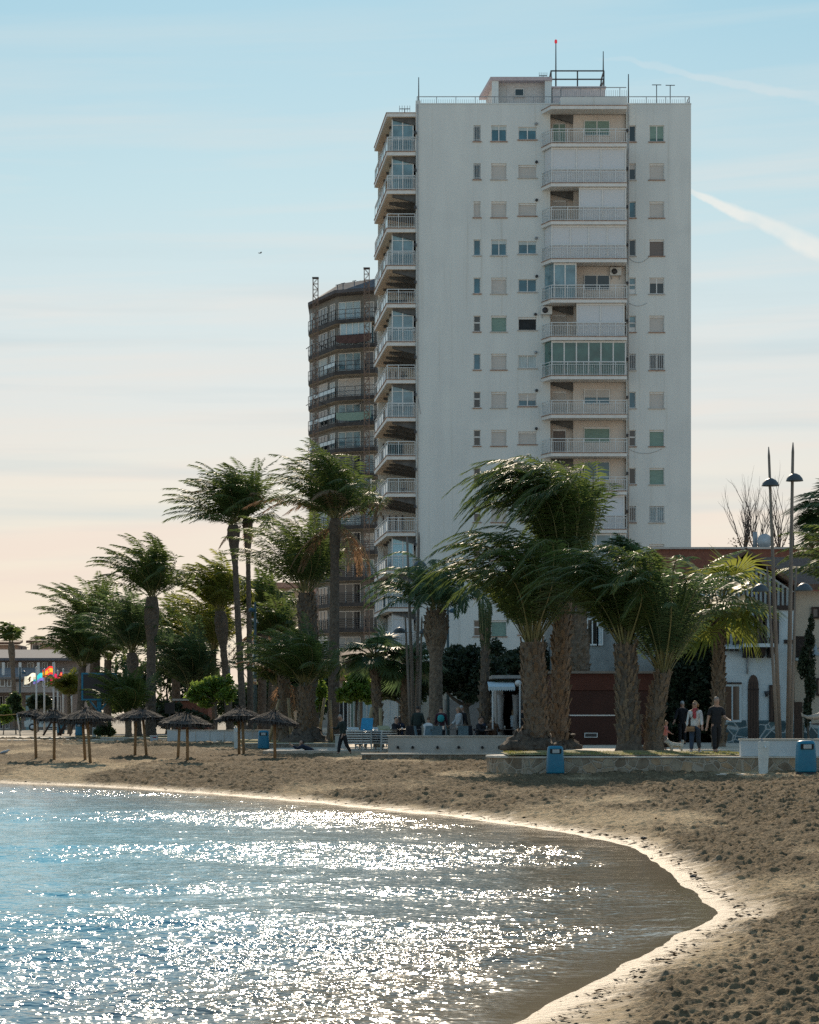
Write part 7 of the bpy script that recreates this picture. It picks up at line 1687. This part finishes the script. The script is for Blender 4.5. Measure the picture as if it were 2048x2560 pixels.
    for i, (ti, dx, kind) in enumerate(((0, -.2, 'g'), (0, .15, 'n'), (1, 0, 'g'), (2, .1, 'g'), (0, 0, 'b'), (3, .1, 'c'), (5, 0, 'g'), (4, 0, 'n'))):
        x, y = tops[ti]; x += dx; y -= .15; z = zt+.752; m = MB()
        if kind == 'g': m.lathe([(.026, 0), (.036, .14), (.033, .14), (.024, .02)], (x, y, z), 10); n_, c_, mm = 'drinking_glass', 'glass', gl
        elif kind == 'n': m.box(x-.06, x+.06, y-.04, y+.04, z, z+.12); m.box(x-.045, x+.045, y-.03, y+.03, z+.121, z+.14); n_, c_, mm = 'napkin_holder', 'napkin holder', tin
        elif kind == 'b': m.lathe([(.033, 0), (.033, .15), (.013, .20), (.013, .25)], (x, y, z), 10); n_, c_, mm = 'bottle', 'bottle', glassg
        else: m.lathe([(.028, 0), (.04, .07), (.037, .07), (.024, .012)], (x, y, z), 10); n_, c_, mm = 'cup', 'cup', trim
        tag(m.build(n_, mm, origin=(x, y, z)), labs[i], c_)
    # ------------------------------------------------ stacked sunbeds
    plast = M('white_plastic', (.58, .57, .54), rough=.4, var=.08, scale=3, spec=.5)
    def lounger(label, mat, back=8):
        t = thing('sunbed', label, 'sunbed', (0, 0, 0), 'sunbeds stacked beside the terrace wall')
        m = MB()
        for sx in (-.29, .29): m.bar((sx, -.95, .30), (sx, .95, .30), .045, .06)
        m.bar((-.29, -.95, .30), (.29, -.95, .30), .05); m.bar((-.29, .95, .30), (.29, .95, .30), .05); m.build('frame', plast, t)
        m = MB(); 
        for i in range(9): y = -.88+i*.13; m.box(-.26, .26, y, y+.10, .315, .335)
        m.build('bed', mat, t)
        m = MB(); a = R(back); c, s = math.cos(a), math.sin(a); m.slab([(-.26, .30, .335), (.26, .30, .335), (.25, .30+.66*c, .335+.66*s), (-.25, .30+.66*c, .335+.66*s)], (0, 0, .03)); m.build('backrest', mat, t)
        for sx in (-1, 1):
            for y in (-.72, .62): m = MB(); m.slab([(.30*sx, y-.11, .30), (.30*sx, y+.11, .30), (.345*sx, y+.03, 0), (.345*sx, y-.03, 0)], (.03*sx, 0, 0)); m.build('leg', plast, t)
        return t
    w0 = lounger('white sunbed, lowest of the left stack', plast); b0 = lounger('blue sunbed with raised back, top of the second stack', cloth('sunbed_blue', (.03, .24, .40), .6), 48); y0_ = lounger('beige sunbed with padded top, top of the right stack', cloth('sunbed_beige', (.36, .32, .18), .7), 14)
    Y = 103.6; z0 = .79; rank = ['lowest', 'second', 'third', 'fourth', 'fifth', 'sixth', 'topmost']
    for si, (u, n, nm, dy) in enumerate(((884, 6, 'left', 0), (914, 6, 'second', .1), (934, 6, 'third', .9), (966, 6, 'right', -.2))):
        for i in range(n):
            lab = 'white sunbed, %s of the %s stack' % (rank[i], nm)
            if si == 0 and i == 0: o = w0
            elif i == n-1 and si == 1: o = b0
            elif i == n-1 and si == 3: o = y0_
            else: o = copy_tree(w0, label=lab)
            o.location = (X(u, Y+dy), Y+dy, z0+i*.105); o.rotation_euler = (0, 0, R((4, -6, 3, 10)[si]))
    # ------------------------------------------------ birds and litter
    def bird(label, loc, s, flying, yaw=0):
        root = thing('bird', label, 'bird', loc); root.rotation_euler = (0, 0, R(yaw)); root['_o'] = (0, 0, 0); bm = M('gull_'+('dark' if flying else 'white'), (.05, .05, .05) if flying else (.50, .50, .50), rough=.8)
        m = MB(); m.tube([(-.24*s, 0, .14*s), (-.15*s, 0, .16*s), (0, 0, .19*s), (.12*s, 0, .23*s), (.17*s, 0, .28*s), (.21*s, 0, .285*s), (.26*s, 0, .275*s)], [.01*s, .04*s, .075*s, .06*s, .04*s, .035*s, .006*s], 9); m.build('body', bm, root)
        m = MB()
        for sy in (-1, 1):
            if flying: m.slab([(.08*s, .04*s*sy, .21*s), (-.08*s, .04*s*sy, .20*s), (-.10*s, .30*s*sy, .30*s), (-.06*s, .62*s*sy, .26*s), (.05*s, .32*s*sy, .31*s)], (0, 0, .012*s))
            else: m.slab([(.10*s, .07*s*sy, .24*s), (-.26*s, .05*s*sy, .17*s), (-.10*s, .085*s*sy, .15*s)], (0, .012*s*sy, 0))
        m.build('wing', M('gull_grey', (.22, .23, .25), rough=.8) if not flying else bm, root)
        if not flying:
            for sy in (-1, 1): m = MB(); m.tube([(0, .03*sy*s, .13*s), (.01*s, .03*sy*s, 0)], .008*s, 5); m.build('leg', propw, root)
    x, y = X(10, 101), 101.0; bird('pale gull standing on the sand at the left edge', (x, y, sand_z(x, y)), 1.0, False, 20)
    p = P(651, 636, 150); bird('tiny dark bird flying in the sky left of the ochre tower', tuple(p), .45, True, 30)
    def litter(label, u, v, size, mat, name, cat, seed):
        Y = 40.0
        for _ in range(12): Y = F*(EYE-sand_z(X(u, Y), Y))/(v-CV)
        x = X(u, Y); z = sand_z(x, Y)+.02; rg = np.random.default_rng(seed); m = MB(); m.ball((x, Y, z+size*.3), size, 10, 1.5, 1, .55); m.v = [tuple(np.array(q)+rg.normal(0, size*.16, 3)) for q in m.v]; tag(m.build(name, mat, origin=(x, Y, z)), label, cat)
    darkst = M('wet_stone', (.05, .045, .04), rough=.5, var=.3)
    litter('dark stone lying on the wet sand by the water bend', 1733, 2196, .035, darkst, 'stone', 'stone', 1); litter('crumpled white scrap on the sand below the stone wall', 1418, 1997, .05, trim, 'paper_scrap', 'litter', 2); litter('white scrap on the sand toward the right edge', 1908, 2021, .06, trim, 'paper_scrap', 'litter', 3); litter('white bag lump on the sand beside the left blue bin', 636, 1872, .22, trim, 'plastic_bag', 'bag', 4); litter('small stone on the left shoreline', 245, 1962, .09, darkst, 'stone', 'stone', 5); litter('flat dark stone at the left shoreline edge', 8, 1955, .12, darkst, 'stone', 'stone', 6); litter('dark driftwood piece on the shore right of the bay', 1610, 2100, .045, darkst, 'driftwood', 'driftwood', 7)
build_people()
